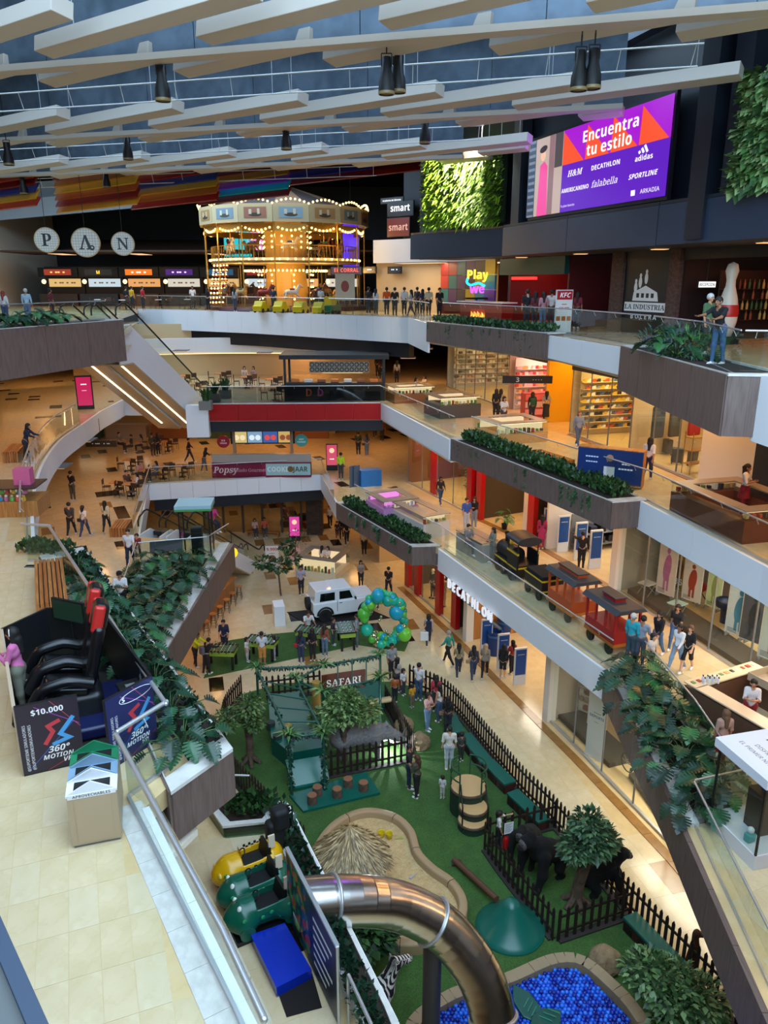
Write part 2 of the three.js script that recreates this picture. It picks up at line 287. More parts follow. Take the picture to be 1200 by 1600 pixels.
// warm light ledges below the right hand fascias
for (const [pts,y,n] of [[[[-0.1,-46],[3.1,-34.9]],LB - 1.0,'red fascia'],[[[8.7,-24.4],[9.9,-18.5],[10.9,-8]],LB - 1.0,'second storey planter'],[[[6.9,-31.9],[8.1,-25.5]],LA - 0.92,'third storey'],[[[2.7,-33.7],[7.2,-22]],LC - 1.06,'sports store sign']]) {
for (let i = 0;i + 1 < pts.length;i++) { const [a,b] = [pts[i],pts[i + 1]];struct(new G().bar([a[0] + 0.35,y,a[1] + 0.05],[b[0] + 0.35,y,b[1] + 0.05],0.75,0.06).m('trim_' + (++trimN),col(0xe6dcc8,0.5)),'pale ledge under the white fascia beside the ' + n + (i ? ', nearer part' : ''));}
}
// ---------- glass balustrades
function railing(pts,y,label,o = {}) {
const { h = 1.0,len = 1.5,rail = true,mat = MAT.glass,down = 0.12,r = 0.025 } = o;
const t = thing('glass_railing',label,'railing',[pts[0][0],y,pts[0][1]]),X = pts[0][0],Z = pts[0][1];
for (let i = 0;i + 1 < pts.length;i++) {
const a = pts[i],b = pts[i + 1],L = Math.hypot(b[0] - a[0],b[1] - a[1]),n = Math.max(1,Math.round(L / len)),ang = Math.atan2(b[0] - a[0],b[1] - a[1]);
for (let k = 0;k < n;k++) {
const s = (k + 0.5) / n,px = a[0] + (b[0] - a[0]) * s - X,pz = a[1] + (b[1] - a[1]) * s - Z;
const g = mesh('glass_panel',rectG(L / n - 0.012,h),mat,t);g.position.set(px,h / 2,pz);g.rotation.y = ang + Math.PI / 2;
if (L / n > 0.5) new G().rod([px,h - 0.12,pz],[px,h - 0.1,pz],0.012,6).rod([px,h - 0.1,pz],[px - Math.cos(ang) * 0.07,h + 0.02,pz + Math.sin(ang) * 0.07],0.01,6).m('clamp',MAT.steel,t);
}
new G().bar([a[0] - X,0.03,a[1] - Z],[b[0] - X,0.03,b[1] - Z],0.04,0.06).m('base_channel',MAT.steel,t);
if (rail) { const ox = -Math.cos(ang) * 0.07,oz = Math.sin(ang) * 0.07;new G().rod([a[0] - X + ox,h + 0.05,a[1] - Z + oz],[b[0] - X + ox,h + 0.05,b[1] - Z + oz],r,8).sph(r,b[0] - X + ox,h + 0.05,b[1] - Z + oz,1,1,1,8).m('handrail',MAT.steel,t);}
}
return t;
}
railing([[-19.5,-63.1],[-9.1,-56.8],[1.5,-47.8],[2.4,-41.2]],LA,'long glass railing along the carousel terrace');
railing([[2.6,-41.2],[6.9,-31.8],[8.15,-25.4]].map(p => [p[0] + 0.5,p[1] - 0.1]),LA,'glass railing behind the ivy planter of the third storey');
railing([[8.7,-25.3],[8.75,-21.5],[8.1,-17.7],[8.6,-17.6]],LA,'glass railing on the large brown corner planter');
railing([[-10.5,-45.7],[-0.2,-46.2]],LB,'smoked glass railing on the red fascia',{ mat: MAT.smoke });
railing([[-0.2,-46.2],[3.3,-35.1]],LB,'glass railing beside the accessory kiosks');
railing([[4.1,-35.2],[8.8,-24.6],[10,-18.5],[11,-9]],LB,'glass railing behind the second storey ivy planter');
railing(curveB.map(p => [p[0] - 0.1,p[1]]).reverse(),LB,'curved glass railing of the second storey',{ len: 1.2,r: 0.03 });
railing([[-9.3,-18.85],[-8.5,-18.7],[-5.5,-13.85],[-3.75,-11],[-3.15,-10.05],[-3.62,-9.25],[-1.5,-5.95],[-0.95,-5]],LB,'near glass railing with steel handrail beside the striped wooden bench',{ r: 0.035 });
railing([[-14.4,-45.7],[-4,-48.1],[-2.8,-41.6]],LC,'glass railing in front of the ice cream counter');
railing([[-12.2,-35.6],[-14.4,-45.7]],LC,'glass railing along the escalator well');
railing([[-1.6,-41.6],[2.7,-34]],LC,'glass railing behind the first storey ivy planter');
railing([[2.8,-33.7],[7.3,-22.1]],LC,'glass railing beside the toy train');
railing([[8.3,-22],[8.5,-18.5],[8.4,-15.3],[7.1,-14.9],[6.75,-10],[6.6,-7]],LC,'glass railing beside the monstera planter',{ mat: MAT.glass });
railing([[-10.7,-31.6],[-7.9,-32.4],[-7.35,-34.3]],LC,'glass railing at the dense fern planter');
railing([[-10.7,-31.6],[-9.6,-26],[-9,-23]],LC,'glass railing on the far side of the fern planter');
railing([[-4.3,-15.25],[-3.1,-15.2]],LC,'short glass railing behind the yellow coin ride');
// ---------- the saw-tooth roof
const deckMat = MP({ map: rep(deckT,1),roughness: 0.35,metalness: 0.35 });
const roofY = 26;
struct(new G().bx(-34,26,roofY,roofY + 0.3,-84,-13).m('ceiling',MAT.navy),'dark roof deck over the atrium');
struct(new G().bx(-34,-8.2,roofY,roofY + 0.3,-13,14).bx(18.2,26,roofY,roofY + 0.3,-13,14).m('ceiling',MAT.navy),'dark roof deck beside the glazed roof');
{
const k = struct(new THREE.Group(),'glazed roof light over the near half of the atrium');k.name = 'window_1';scene.add(k);
new G().bx(-8.2,18.2,25.5,25.55,-13,14).m('pane',MS({ color: 0,emissive: new THREE.Color(0.70,0.86,1.0),emissiveIntensity: 2.2 }),k);
const f = new G();for (let x = -8.2;x <= 18.3;x += 4.4) f.bx(x - 0.06,x + 0.06,25.3,25.6,-13,14);for (let z = -13;z <= 14;z += 4.5) f.bx(-8.2,18.2,25.32,25.6,z - 0.05,z + 0.05);f.m('window_frame',MAT.grey,k);
}
{
const k = struct(new THREE.Group(),'glazed clerestory behind the viewer');k.name = 'window_2';scene.add(k);new G().bx(-20,20,20.5,25.5,13.8,13.85).m('pane',MS({ color: 0,emissive: SKYC,emissiveIntensity: 2.4 }),k);const f = new G();for (let x = -20;x <= 20;x += 4) f.bx(x - 0.06,x + 0.06,20.4,25.6,13.66,13.9);f.m('window_frame',MAT.grey,k);
}
struct(new G().bx(-30,-4,25.93,25.98,-59.5,-52.5).m('window_3',MS({ color: 0,emissive: SKYC,emissiveIntensity: 2 })),'roof light over the food court');
const RA = [4.3,1.15],RB = [6.3,4.4],RC = [-4.3,-10.8];
const baffMat = MP({ color: 0xc4bcb2,roughness: 0.6 });
// how much of a baffle fits before the right hand hall front
const room = (x,z) => Math.min(1,(5.3 + (z + 39.6) * 0.32 - x) / 4.9);
const baff = (name,label,x,z,y,len,w,h,mat,group,roll = 0.5) => {
const t = thing(name,label,'baffle',[x,y,z],Math.atan2(RB[0],RB[1]),group);
const g = flat(new RoundedBoxGeometry(w,h,len,1,0.02));g.translate(0,0,len / 2);g.rotateZ(roll);mesh('body',g,mat,t);
for (const s of [0.18,0.82]) new G().rod([0,0,len * s],[0,roofY - y,len * s],0.012,5).m('hanger',MAT.steel,t);
return t;
};
const ord = ['leftmost','second','third','fourth','fifth','sixth','seventh','eighth'];
const rowName = ['nearest','middle','farthest'];
for (let r = 0;r < 3;r++) {
const bx = -8.57 + RC[0] * r,bz = -21.9 + RC[1] * r;
for (let k = -1;k < 7;k++) {
const x = bx + RA[0] * k,z = bz + RA[1] * k;
if (room(x,z) > 0.2) baff('ceiling_baffle',`long white ceiling baffle, ${ord[k + 1]} of the ${rowName[r]} sky lit row`,x,z,22.45,7.3 * room(x,z),0.54,0.36,baffMat,'sky lit ceiling baffles',-0.15);
if (room(x - 1.5,z - 3.8) > 0.2) baff('ceiling_baffle',`tan looking ceiling baffle behind the dark panels, ${ord[k + 1]} of the ${rowName[r]} shaded row`,x - 1.5,z - 3.8,22.6,Math.min(5,7.3 * room(x - 1.5,z - 3.8)),0.6,0.32,baffMat,'shaded ceiling baffles',-0.15);
}
// upright dark panels that close each bay
const g = new THREE.Group();g.name = 'trim_' + (++trimN);scene.add(g);struct(g,`tall blue grey roof panels behind the ${rowName[r]} row of baffles`);
const a = [bx - RA[0] * 3 - 0.6,bz - RA[1] * 3 - 1.7],ang = Math.atan2(RA[0],RA[1]);
for (let k = 0;k < 11;k++) { const c = [a[0] + RA[0] * (k + 0.5),a[1] + RA[1] * (k + 0.5)];if (c[0] > 5.6 + (c[1] + 39.6) * 0.32) continue;new G().box(0.1,3.6,4.43,c[0],24.2,c[1],ang).m('panel',deckMat,g,3);new G().box(0.5,0.16,4.45,c[0],22.42,c[1],ang).m('flange',baffMat,g);}
// roof light of the bay, in front of its panels
{ const x = bx + 10,z = bz + 8.2,l = new THREE.RectAreaLight(SKYC,3.4,34,2.6);l.position.set(x,25.6,z);l.rotation.set(-Math.PI / 2 + 0,0,-0.261);scene.add(l);struct(new G().box(34,0.05,2.6,x,25.75,z,-0.261).m('window_' + (4 + r),MS({ color: 0,emissive: SKYC,emissiveIntensity: 2 })),`long roof light above the ${rowName[r]} row of baffles`);}
// white service rails behind the panels
const t = thing('service_rail',`thin white service rails behind the ${rowName[r]} dark roof panels`,'rail',[bx - 3,22.2,bz - 6]);
for (const [y,d] of [[0,0],[0.45,0.3]]) new G().rod([-RA[0] * 3,y,-RA[1] * 3 + d],[RA[0] * 4.6,y,RA[1] * 4.6 + d],0.022,5).m('pipe',col(0xdfe6ea,0.4),t);
for (let k = -3;k < 4.6;k += 0.42) new G().rod([RA[0] * k,0,RA[1] * k],[RA[0] * k,0.45,RA[1] * k + 0.3],0.012,5).m('stay',col(0xdfe6ea,0.4),t);
}
// spotlights on the roof beams
{
const mk = thing('spotlight','x','spotlight',[0,-50,0]);
new G().rod([0,0.5,0],[0,0.75,0],0.02).rod([-0.13,0.2,0],[-0.13,0.5,0],0.015).rod([0.13,0.2,0],[0.13,0.5,0],0.015).rod([-0.13,0.5,0],[0.13,0.5,0],0.015).m('yoke',MAT.black,mk);
new G().lathe([[0,0.42],[0.11,0.42],[0.13,0.1],[0.2,-0.15],[0.21,-0.42],[0.19,-0.42]],0,0,0,16).m('can',MAT.black,mk);
new G().lathe([[0.2,-0.37],[0.212,-0.37],[0.212,-0.44],[0.19,-0.44]],0,0,0,16).cyl(0.19,0.19,0.02,0,-0.4,0,16).m('lens',col(0x8a7850,0.3),mk);
const spots = [[253,130,23,'single large black spotlight under the nearest roof beam'],[604,118,22,'left one of the black spotlight pair at the middle roof beam'],[622,116,22.5,'right one of the black spotlight pair at the middle roof beam'],[906,110,20.5,'left one of the black spotlight pair above the video screen'],[927,107,20.5,'right one of the black spotlight pair above the video screen'],
[12,240,34,'black spotlight under the second beam at the left edge'],[199,232,35,'black spotlight under the second beam above the coloured panels'],[447,215,33,'black spotlight under the second beam above the carousel'],[664,205,32,'black spotlight beside the bright green wall'],[36,290,46,'small black spotlight before the left coloured panel'],[166,280,46,'small black spotlight before the yellow coloured panel'],[160,308,50,'small black spotlight left of the letter discs'],[320,300,50,'small black spotlight left of the carousel canopy']];
spots.forEach(([u,v,z,l],i) => { const p = atZ(u,v,-z);const o = i ? copyOf(mk,p,0,l) : mk;if (!i) { mk.position.copy(p);mk.userData.label = l;} new G().rod([0,0.75,0],[0,roofY - p.y,0],0.015,5).m('drop_rod',MAT.black,o);});
}
// coloured panels and the pale steel girder over the food court
{
const cols = [[0xb02a1e,0xd79a1c,0x1c2f73,0x7a1713],[0xc9851a,0x8c1d14,0xb5501d,0xd9a828],[0x9e1f18,0xb3611f,0xcf9724,0x20408a],[0x7d1a14,0x18b4c4,0x7a35c9,0xb88a20],[0x8a2317,0x2a2f8c,0x5a1a12,0xa0521e],[0x9c2b1a,0x471410,0xb1651f,0x6a1d12]];
const lab = ['leftmost striped colour panel under the roof','yellow and red striped colour panel under the roof','red striped colour panel with blue edge under the roof','striped colour panel with cyan and violet strips','dark red and blue striped colour panel above the carousel','rust striped colour panel near the green wall'];
[[-60,300],[88,298],[205,292],[310,285],[432,256],[545,243]].forEach(([u,v],k) => {
const p = atZ(u,v,-49),t = thing('colour_panel',lab[k],'ceiling panel',p,1.1);
for (let i = 0;i < 6;i++) new G().box(0.62,0.08,6.4,0,0.36 * i - 0.9,3.2,0,-0.04,0.9).m('strip',MP({ color: cols[k][i % 4],roughness: 0.18 }),t);
});
const gm = col(0xb8c6d2,0.4),t = thing('steel_girder','pale blue steel girder across the far roof','girder',[0,0,0]);
const a = atZ(-40,345,-71),b = atZ(400,305,-71),c = atZ(40,318,-72.5),d = atZ(430,288,-72.5);
new G().bar([a.x,a.y + 0.6,a.z],[b.x,b.y + 0.6,b.z],0.4,1.5).m('lower_flange',gm,t);
new G().bar([c.x - 6,c.y + 0.6,c.z],[d.x,d.y + 0.6,d.z],0.4,1.5).m('upper_flange',gm,t);
// slatted wood ceiling of the food court
const w = struct(new THREE.Group(),'dark slatted wood ceiling of the food court');w.name = 'ceiling_food_court';scene.add(w);
for (let i = 0;i < 26;i++) new G().box(34,0.35,0.5,-12,19.4 + 0.05 * i,-73.5 - i * 0.38,0,0.25).m('slat',MAT.darkwood,w,3);
}
// ---------- surfaces from distance fields (surface nets)
function nets(f,lo,hi,c) {
const nx = Math.ceil((hi[0] - lo[0]) / c) + 2,ny = Math.ceil((hi[1] - lo[1]) / c) + 2,nz = Math.ceil((hi[2] - lo[2]) / c) + 2;
const d = new Float32Array(nx * ny * nz),id = new Int32Array(nx * ny * nz).fill(-1),P = [],I = [],X = (i,j,k) => (k * ny + j) * nx + i;
for (let k = 0;k < nz;k++) for (let j = 0;j < ny;j++) for (let i = 0;i < nx;i++) d[X(i,j,k)] = f(lo[0] + (i - 0.5) * c,lo[1] + (j - 0.5) * c,lo[2] + (k - 0.5) * c);
for (let k = 0;k < nz - 1;k++) for (let j = 0;j < ny - 1;j++) for (let i = 0;i < nx - 1;i++) {
let m = 0,n = 0,sx = 0,sy = 0,sz = 0;const v = [];
for (let q = 0;q < 8;q++) { v[q] = d[X(i + (q & 1),j + (q >> 1 & 1),k + (q >> 2))];if (v[q] < 0) m |= 1 << q;}
if (m === 0 || m === 255) continue;
for (let q = 0;q < 8;q++) for (const b of [1,2,4]) if (!(q & b)) { const w = q | b;if ((v[q] < 0) !== (v[w] < 0)) { const t = v[q] / (v[q] - v[w]);sx += (q & 1) + (b === 1 ? t : 0);sy += (q >> 1 & 1) + (b === 2 ? t : 0);sz += (q >> 2) + (b === 4 ? t : 0);n++;} }
id[X(i,j,k)] = P.length / 3;P.push(lo[0] + (i - 0.5 + sx / n) * c,lo[1] + (j - 0.5 + sy / n) * c,lo[2] + (k - 0.5 + sz / n) * c);
}
const quad = (a,b,e,g,s) => { if (a < 0 || b < 0 || e < 0 || g < 0) return;if (s) I.push(a,b,e,a,e,g);else I.push(a,e,b,a,g,e);};
for (let k = 1;k < nz - 1;k++) for (let j = 1;j < ny - 1;j++) for (let i = 1;i < nx - 1;i++) {
const a = d[X(i,j,k)] < 0;
if (a !== d[X(i + 1,j,k)] < 0) quad(id[X(i,j - 1,k - 1)],id[X(i,j,k - 1)],id[X(i,j,k)],id[X(i,j - 1,k)],a);
if (a !== d[X(i,j + 1,k)] < 0) quad(id[X(i - 1,j,k - 1)],id[X(i - 1,j,k)],id[X(i,j,k)],id[X(i,j,k - 1)],a);
if (a !== d[X(i,j,k + 1)] < 0) quad(id[X(i - 1,j - 1,k)],id[X(i,j - 1,k)],id[X(i,j,k)],id[X(i - 1,j,k)],a);
}
const N = new Float32Array(P.length),e = c * 0.4;
for (let q = 0;q < P.length;q += 3) { const x = P[q],y = P[q + 1],z = P[q + 2];let a = f(x + e,y,z) - f(x - e,y,z),b = f(x,y + e,z) - f(x,y - e,z),g = f(x,y,z + e) - f(x,y,z - e);const L = Math.hypot(a,b,g) || 1;N[q] = a / L;N[q + 1] = b / L;N[q + 2] = g / L;}
const g = new THREE.BufferGeometry();g.setAttribute('position',new THREE.BufferAttribute(new Float32Array(P),3));g.setAttribute('normal',new THREE.BufferAttribute(N,3));g.setAttribute('uv',new THREE.BufferAttribute(new Float32Array(P.length / 3 * 2),2));g.setIndex(I);return g;
}
const smin = (a,b,k) => { const h = Math.max(k - Math.abs(a - b),0) / k;return Math.min(a,b) - h * h * k * 0.25;};
// a tapered capsule: [ax,ay,az, bx,by,bz, ra, rb, flattening of z, tag]
function capD(c,x,y,z) {
const fz = c[8] || 1,ax = c[0],ay = c[1],az = c[2] * fz;z *= fz;const bx = c[3] - ax,by = c[4] - ay,bz = c[5] * fz - az,px = x - ax,py = y - ay,pz = z - az,L = bx * bx + by * by + bz * bz;
let t = L ? (px * bx + py * by + pz * bz) / L : 0;t = t < 0 ? 0 : t > 1 ? 1 : t;const qx = px - bx * t,qy = py - by * t,qz = pz - bz * t;
return (Math.sqrt(qx * qx + qy * qy + qz * qz) - (c[6] + (c[7] - c[6]) * t)) / (fz > 1 ? Math.sqrt(fz) : 1);
}
const fieldOf = (caps,k) => (x,y,z) => { let d = 9;for (let i = 0;i < caps.length;i++) { const e = capD(caps[i],x,y,z);d = e < d + k ? smin(d,e,k) : d;} return d;};
const boundsOf = (caps,m = 0.03) => { const lo = [9,9,9],hi = [-9,-9,-9];for (const c of caps) for (const o of [0,3]) for (let i = 0;i < 3;i++) { const r = Math.max(c[6],c[7]) + m;lo[i] = Math.min(lo[i],c[o + i] - r);hi[i] = Math.max(hi[i],c[o + i] + r);} return [lo,hi];};
const blob = (caps,k,cell) => { const [lo,hi] = boundsOf(caps);return nets(fieldOf(caps,k),lo,hi,cell);};
function subset(g,keep,off) {   // the triangles whose corners are all kept, moved outwards
const p = g.attributes.position,n = g.attributes.normal,ix = g.index.array,map = new Int32Array(p.count).fill(-1),P = [],N = [],I = [];
for (let t = 0;t < ix.length;t += 3) { if (!(keep[ix[t]] && keep[ix[t + 1]] && keep[ix[t + 2]])) continue;for (let q = 0;q < 3;q++) { const v = ix[t + q];if (map[v] < 0) { map[v] = P.length / 3;for (const m of ['getX','getY','getZ']) { P.push(p[m](v) + n[m](v) * off);N.push(n[m](v));} } I.push(map[v]);} }
if (!I.length) return null;
const o = new THREE.BufferGeometry();o.setAttribute('position',new THREE.BufferAttribute(new Float32Array(P),3));o.setAttribute('normal',new THREE.BufferAttribute(new Float32Array(N),3));o.setAttribute('uv',new THREE.BufferAttribute(new Float32Array(P.length / 3 * 2),2));o.setIndex(I);return o;
}
const turnX = (v,a) => [v[0],v[1] * Math.cos(a) - v[2] * Math.sin(a),v[1] * Math.sin(a) + v[2] * Math.cos(a)];
const turnZ = (v,a) => [v[0] * Math.cos(a) - v[1] * Math.sin(a),v[0] * Math.sin(a) + v[1] * Math.cos(a),v[2]];
const addv = (a,b,s = 1) => [a[0] + b[0] * s,a[1] + b[1] * s,a[2] + b[2] * s];
const SKIN = [0xc08a68,0xb57f5e,0x9c6b4c,0xcf9f80];
const skinMat = c => col(c,0.55),clothMat = c => col(c,0.85);
const POSE = {
stand: { la: [0.05,0.12,0.2],ra: [0.05,0.12,0.2],ll: [0.03,0],rl: [-0.03,0] },
walk: { la: [-0.4,0.1,0.25],ra: [0.4,0.1,0.4],ll: [0.38,0.08],rl: [-0.3,0.25] },
phone: { la: [0.05,0.12,0.25],ra: [0.5,0.1,1.9],ll: [0.03,0],rl: [-0.04,0] },
hold: { la: [0.35,0.08,1.5],ra: [0.35,0.08,1.5],ll: [0.04,0],rl: [-0.05,0] },
fold: { la: [0.3,0.15,1.7],ra: [0.35,0.15,1.75],ll: [0.05,0],rl: [-0.05,0],inw: 1 },
sit: { la: [0.45,0.12,0.9],ra: [0.5,0.12,0.8],ll: [1.45,1.45],rl: [1.5,1.5],sit: 1 },
reach: { la: [1.1,0.1,0.35],ra: [0.9,0.15,0.5],ll: [0.1,0.05],rl: [-0.15,0.05],lean: 0.28 },
lean: { la: [0.8,0.15,0.6],ra: [0.8,0.15,0.6],ll: [0.2,0.1],rl: [-0.2,0.1],lean: 0.3 },
wave: { la: [0.1,0.2,0.2],ra: [1.35,0.35,0.3],ll: [0.05,0],rl: [-0.05,0] },
};
const bodies = {};
function bodyFor(o,cell,fine) {
const key = JSON.stringify([o.h,o.pose,o.f,o.slv,o.legs,cell,o.hl,o.hat ? 1 : 0,o.wide,o.kid,o.long]);
if (bodies[key]) return bodies[key];
const q = POSE[o.pose || 'stand'],kid = o.kid ? 1 : 0,hs = kid ? 1.35 : 1,wd = o.wide || 1,sh = (o.f ? 0.165 : 0.19) * wd,lean = q.lean || 0,caps = [];
const up = (x,y,z) => { const v = turnX([0,y - 0.92,z],lean);return [x,0.92 + v[1],v[2]];};
const C = (a,b,ra,rb,tag,fz = 1) => caps.push([...a,...b,ra,rb,fz,tag]);
C([-0.075,0.93,-0.005],[0.075,0.93,-0.005],0.105 * wd,0.105 * wd,'hip',1.2);
C(up(0,0.97,0),up(0,1.14,0),0.115 * wd,(o.f ? 0.098 : 0.115) * wd,'top',1.3);
C(up(-0.07,1.29,0),up(0.07,1.29,0),0.118 * wd,0.118 * wd,'top',1.28);
C(up(-sh + 0.03,1.4,-0.01),up(sh - 0.03,1.4,-0.01),0.055,0.055,'top');
C(up(0,1.4,-0.01),up(0,1.5,0),0.058,0.05,'skin');
const hands = [];
for (const s of [-1,1]) {
const A = s < 0 ? q.la : q.ra,S = up(s * sh,1.395,-0.01);let u = turnX(turnZ([0,-1,0],s * A[1]),-A[0] - 0),w = turnX(turnZ([0,-1,0],s * (A[1] - (A[2] > 1 ? 0.75 : 0.1))),-A[0] - A[2]);
const E = addv(S,u,0.28),Wr = addv(E,w,0.235);
C(S,E,0.05,0.041,'sleeve');C(E,Wr,0.04,0.027,'fore');hands.push([Wr,w,s]);
if (!fine) C(Wr,addv(Wr,w,0.12),0.032,0.022,'skin');
}
for (const s of [-1,1]) {
const A = s < 0 ? q.ll : q.rl,H = [s * 0.088,0.9,0],u = turnX([0,-1,0],-A[0]),w = turnX([0,-1,0],-A[0] + A[1]);
const K = addv(H,u,0.43),N = addv(K,w,0.40),tilt = q.sit ? 0 : -A[0] + A[1],F = turnX([0,-0.06,0.15],Math.min(0.5,Math.max(-0.2,tilt * 0.7)));
C(H,K,0.087 * wd,0.058,'thigh');C(K,N,0.056,0.038,'shank');C(addv(N,[0,-0.045,-0.03]),addv(N,F),0.04,0.033,'shoe');
}
let low = 9;for (const c of caps) low = Math.min(low,c[1] - c[6],c[4] - c[7]);
const hc = up(0,1.6,0.015),parts = {};
const torso = fieldOf(caps.filter(c => !/skin|sleeve|fore/.test(c[9])),0.06),arms = fieldOf(caps.filter(c => /skin|sleeve|fore/.test(c[9])),0.03),f = (x,y,z) => smin(torso(x,y,z),arms(x,y,z),0.025);
const [lo,hi] = boundsOf(caps),bg = nets(f,lo,hi,cell);
// regions
const p = bg.attributes.position,reg = [];for (let i = 0;i < p.count;i++) { let b = 9,t;for (const c of caps) { const d = capD(c,p.getX(i),p.getY(i),p.getZ(i));if (d < b) { b = d;t = c[9];} } reg.push(t);}
const tops = { top: 1,hip: o.long ? 1 : 0,sleeve: o.slv === -1 ? 0 : 1,fore: o.slv ? (o.slv > 0 ? 1 : 0) : 0 },bots = { hip: o.long ? 0 : 1,thigh: 1,shank: o.legs === 0 ? 0 : 1 };
parts.shirt = subset(bg,reg.map(r => tops[r]),0.011);parts.trousers = subset(bg,reg.map(r => bots[r]),0.009);parts.shoes = subset(bg,reg.map(r => r === 'shoe'),0.01);
// head, ears and nose
const s = hs,hcap = [[0,0.02,-0.012,0,0.03,-0.012,0.088 * s,0.086 * s],[0,-0.05 * s,0.03 * s,0,-0.075 * s,0.04 * s,0.052 * s,0.035 * s],[0,0.005,0.088 * s,0,-0.028 * s,0.1 * s,0.012,0.016],[-0.084 * s,0.01,0,-0.088 * s,-0.03,0.004,0.018,0.014],[0.084 * s,0.01,0,0.088 * s,-0.03,0.004,0.018,0.014]].map(c => { c = c.slice();for (const i of [0,3]) { c[i] += hc[0];c[i + 1] += hc[1];c[i + 2] += hc[2];} return c;});
const gs = [bg,blob(hcap,0.03,fine ? 0.011 : 0.02)];
if (fine) for (const [Wr,w,sd] of hands) {
let n = turnX(w,Math.PI / 2);const side = [w[1] * n[2] - w[2] * n[1],w[2] * n[0] - w[0] * n[2],w[0] * n[1] - w[1] * n[0]],hcaps = [];
const pt = (a,b,c) => addv(addv(addv(Wr,w,a),side,b),n,c);
for (const b of [-0.022,0,0.022]) hcaps.push([...pt(-0.02,b * 0.6,0),...pt(0.075,b,0),0.02,0.016]);
[[-0.03,0.055],[-0.01,0.068],[0.011,0.064],[0.03,0.05]].forEach(([b,L]) => { const k = pt(0.085 + L * 0.5,b * 1.1,-0.012);hcaps.push([...pt(0.08,b,0),...k,0.0105,0.0095],[...k,...pt(0.085 + L * 0.9,b * 1.1,-0.038),0.0095,0.008]);});
hcaps.push([...pt(0.02,-0.03 * sd,-0.01),...pt(0.06,-0.058 * sd,-0.024),0.014,0.011],[...pt(0.06,-0.058 * sd,-0.024),...pt(0.09,-0.05 * sd,-0.04),0.011,0.009]);
gs.push(blob(hcaps,0.008,0.0085));
}
parts.body = mergeGeometries(gs);
// hair
if (o.hl >= 0) {
const R = 0.1 * s,cap = o.hl >= 1 ? [[0,0.02,-0.04,0,-0.12,-0.075,0.085 * s,0.075],...(o.hl === 1 ? [[0,-0.1,-0.08,0,-0.34,-0.125,0.08,0.045]] : [[0,0.03,-0.12,0,0.0,-0.15,0.04,0.035],[0,0.0,-0.15,0,-0.24,-0.14,0.032,0.018]])] : [];
if (o.hl === 1) for (const e of [-1,1]) cap.push([e * 0.075 * s,0,-0.02,e * 0.085,-0.17,-0.035,0.034,0.03]);
const hf = (x,y,z) => { x -= hc[0];y -= hc[1];z -= hc[2];let d = (Math.hypot(x / 1,(y - 0.035) / 1.05,(z + 0.02) / 1.08) - R);d = Math.max(d,-(Math.hypot(x,y + 0.045,z - 0.085 * s) - 0.088 * s));for (const c of cap) d = smin(d,Math.max(capD(c,x,y,z),z - 0.03),0.03);return Math.max(d,o.hl === 0 ? -(y + 0.045 + (z < 0 ? 0.03 : 0)) : -9);};
parts.hair = nets(hf,addv(hc,[-0.16,-0.42,-0.2]),addv(hc,[0.16,0.18,0.14]),fine ? 0.013 : 0.022);
}
if (o.hat) { parts.cap = new G().lathe([[0.104 * s,0],[0.106 * s,0.04],[0.085 * s,0.09],[0.03,0.115],[0,0.117]],hc[0],hc[1] + 0.035,hc[2] - 0.01,14).box(0.13,0.012,0.1,hc[0],hc[1] + 0.045,hc[2] + 0.12).geo();}
if (o.skirt) parts.skirt = 0;
parts.eye = [-1,1].map(e => [hc[0] + e * 0.033 * s,hc[1] + 0.008,hc[2] + 0.079 * s]);parts.mouth = [hc[0],hc[1] - 0.058 * s,hc[2] + 0.086 * s];parts.low = low;
return bodies[key] = parts;
}
const eyeG = new THREE.SphereGeometry(0.011,6,5),mouthG = new THREE.BoxGeometry(0.045,0.01,0.012);
let people = 0;
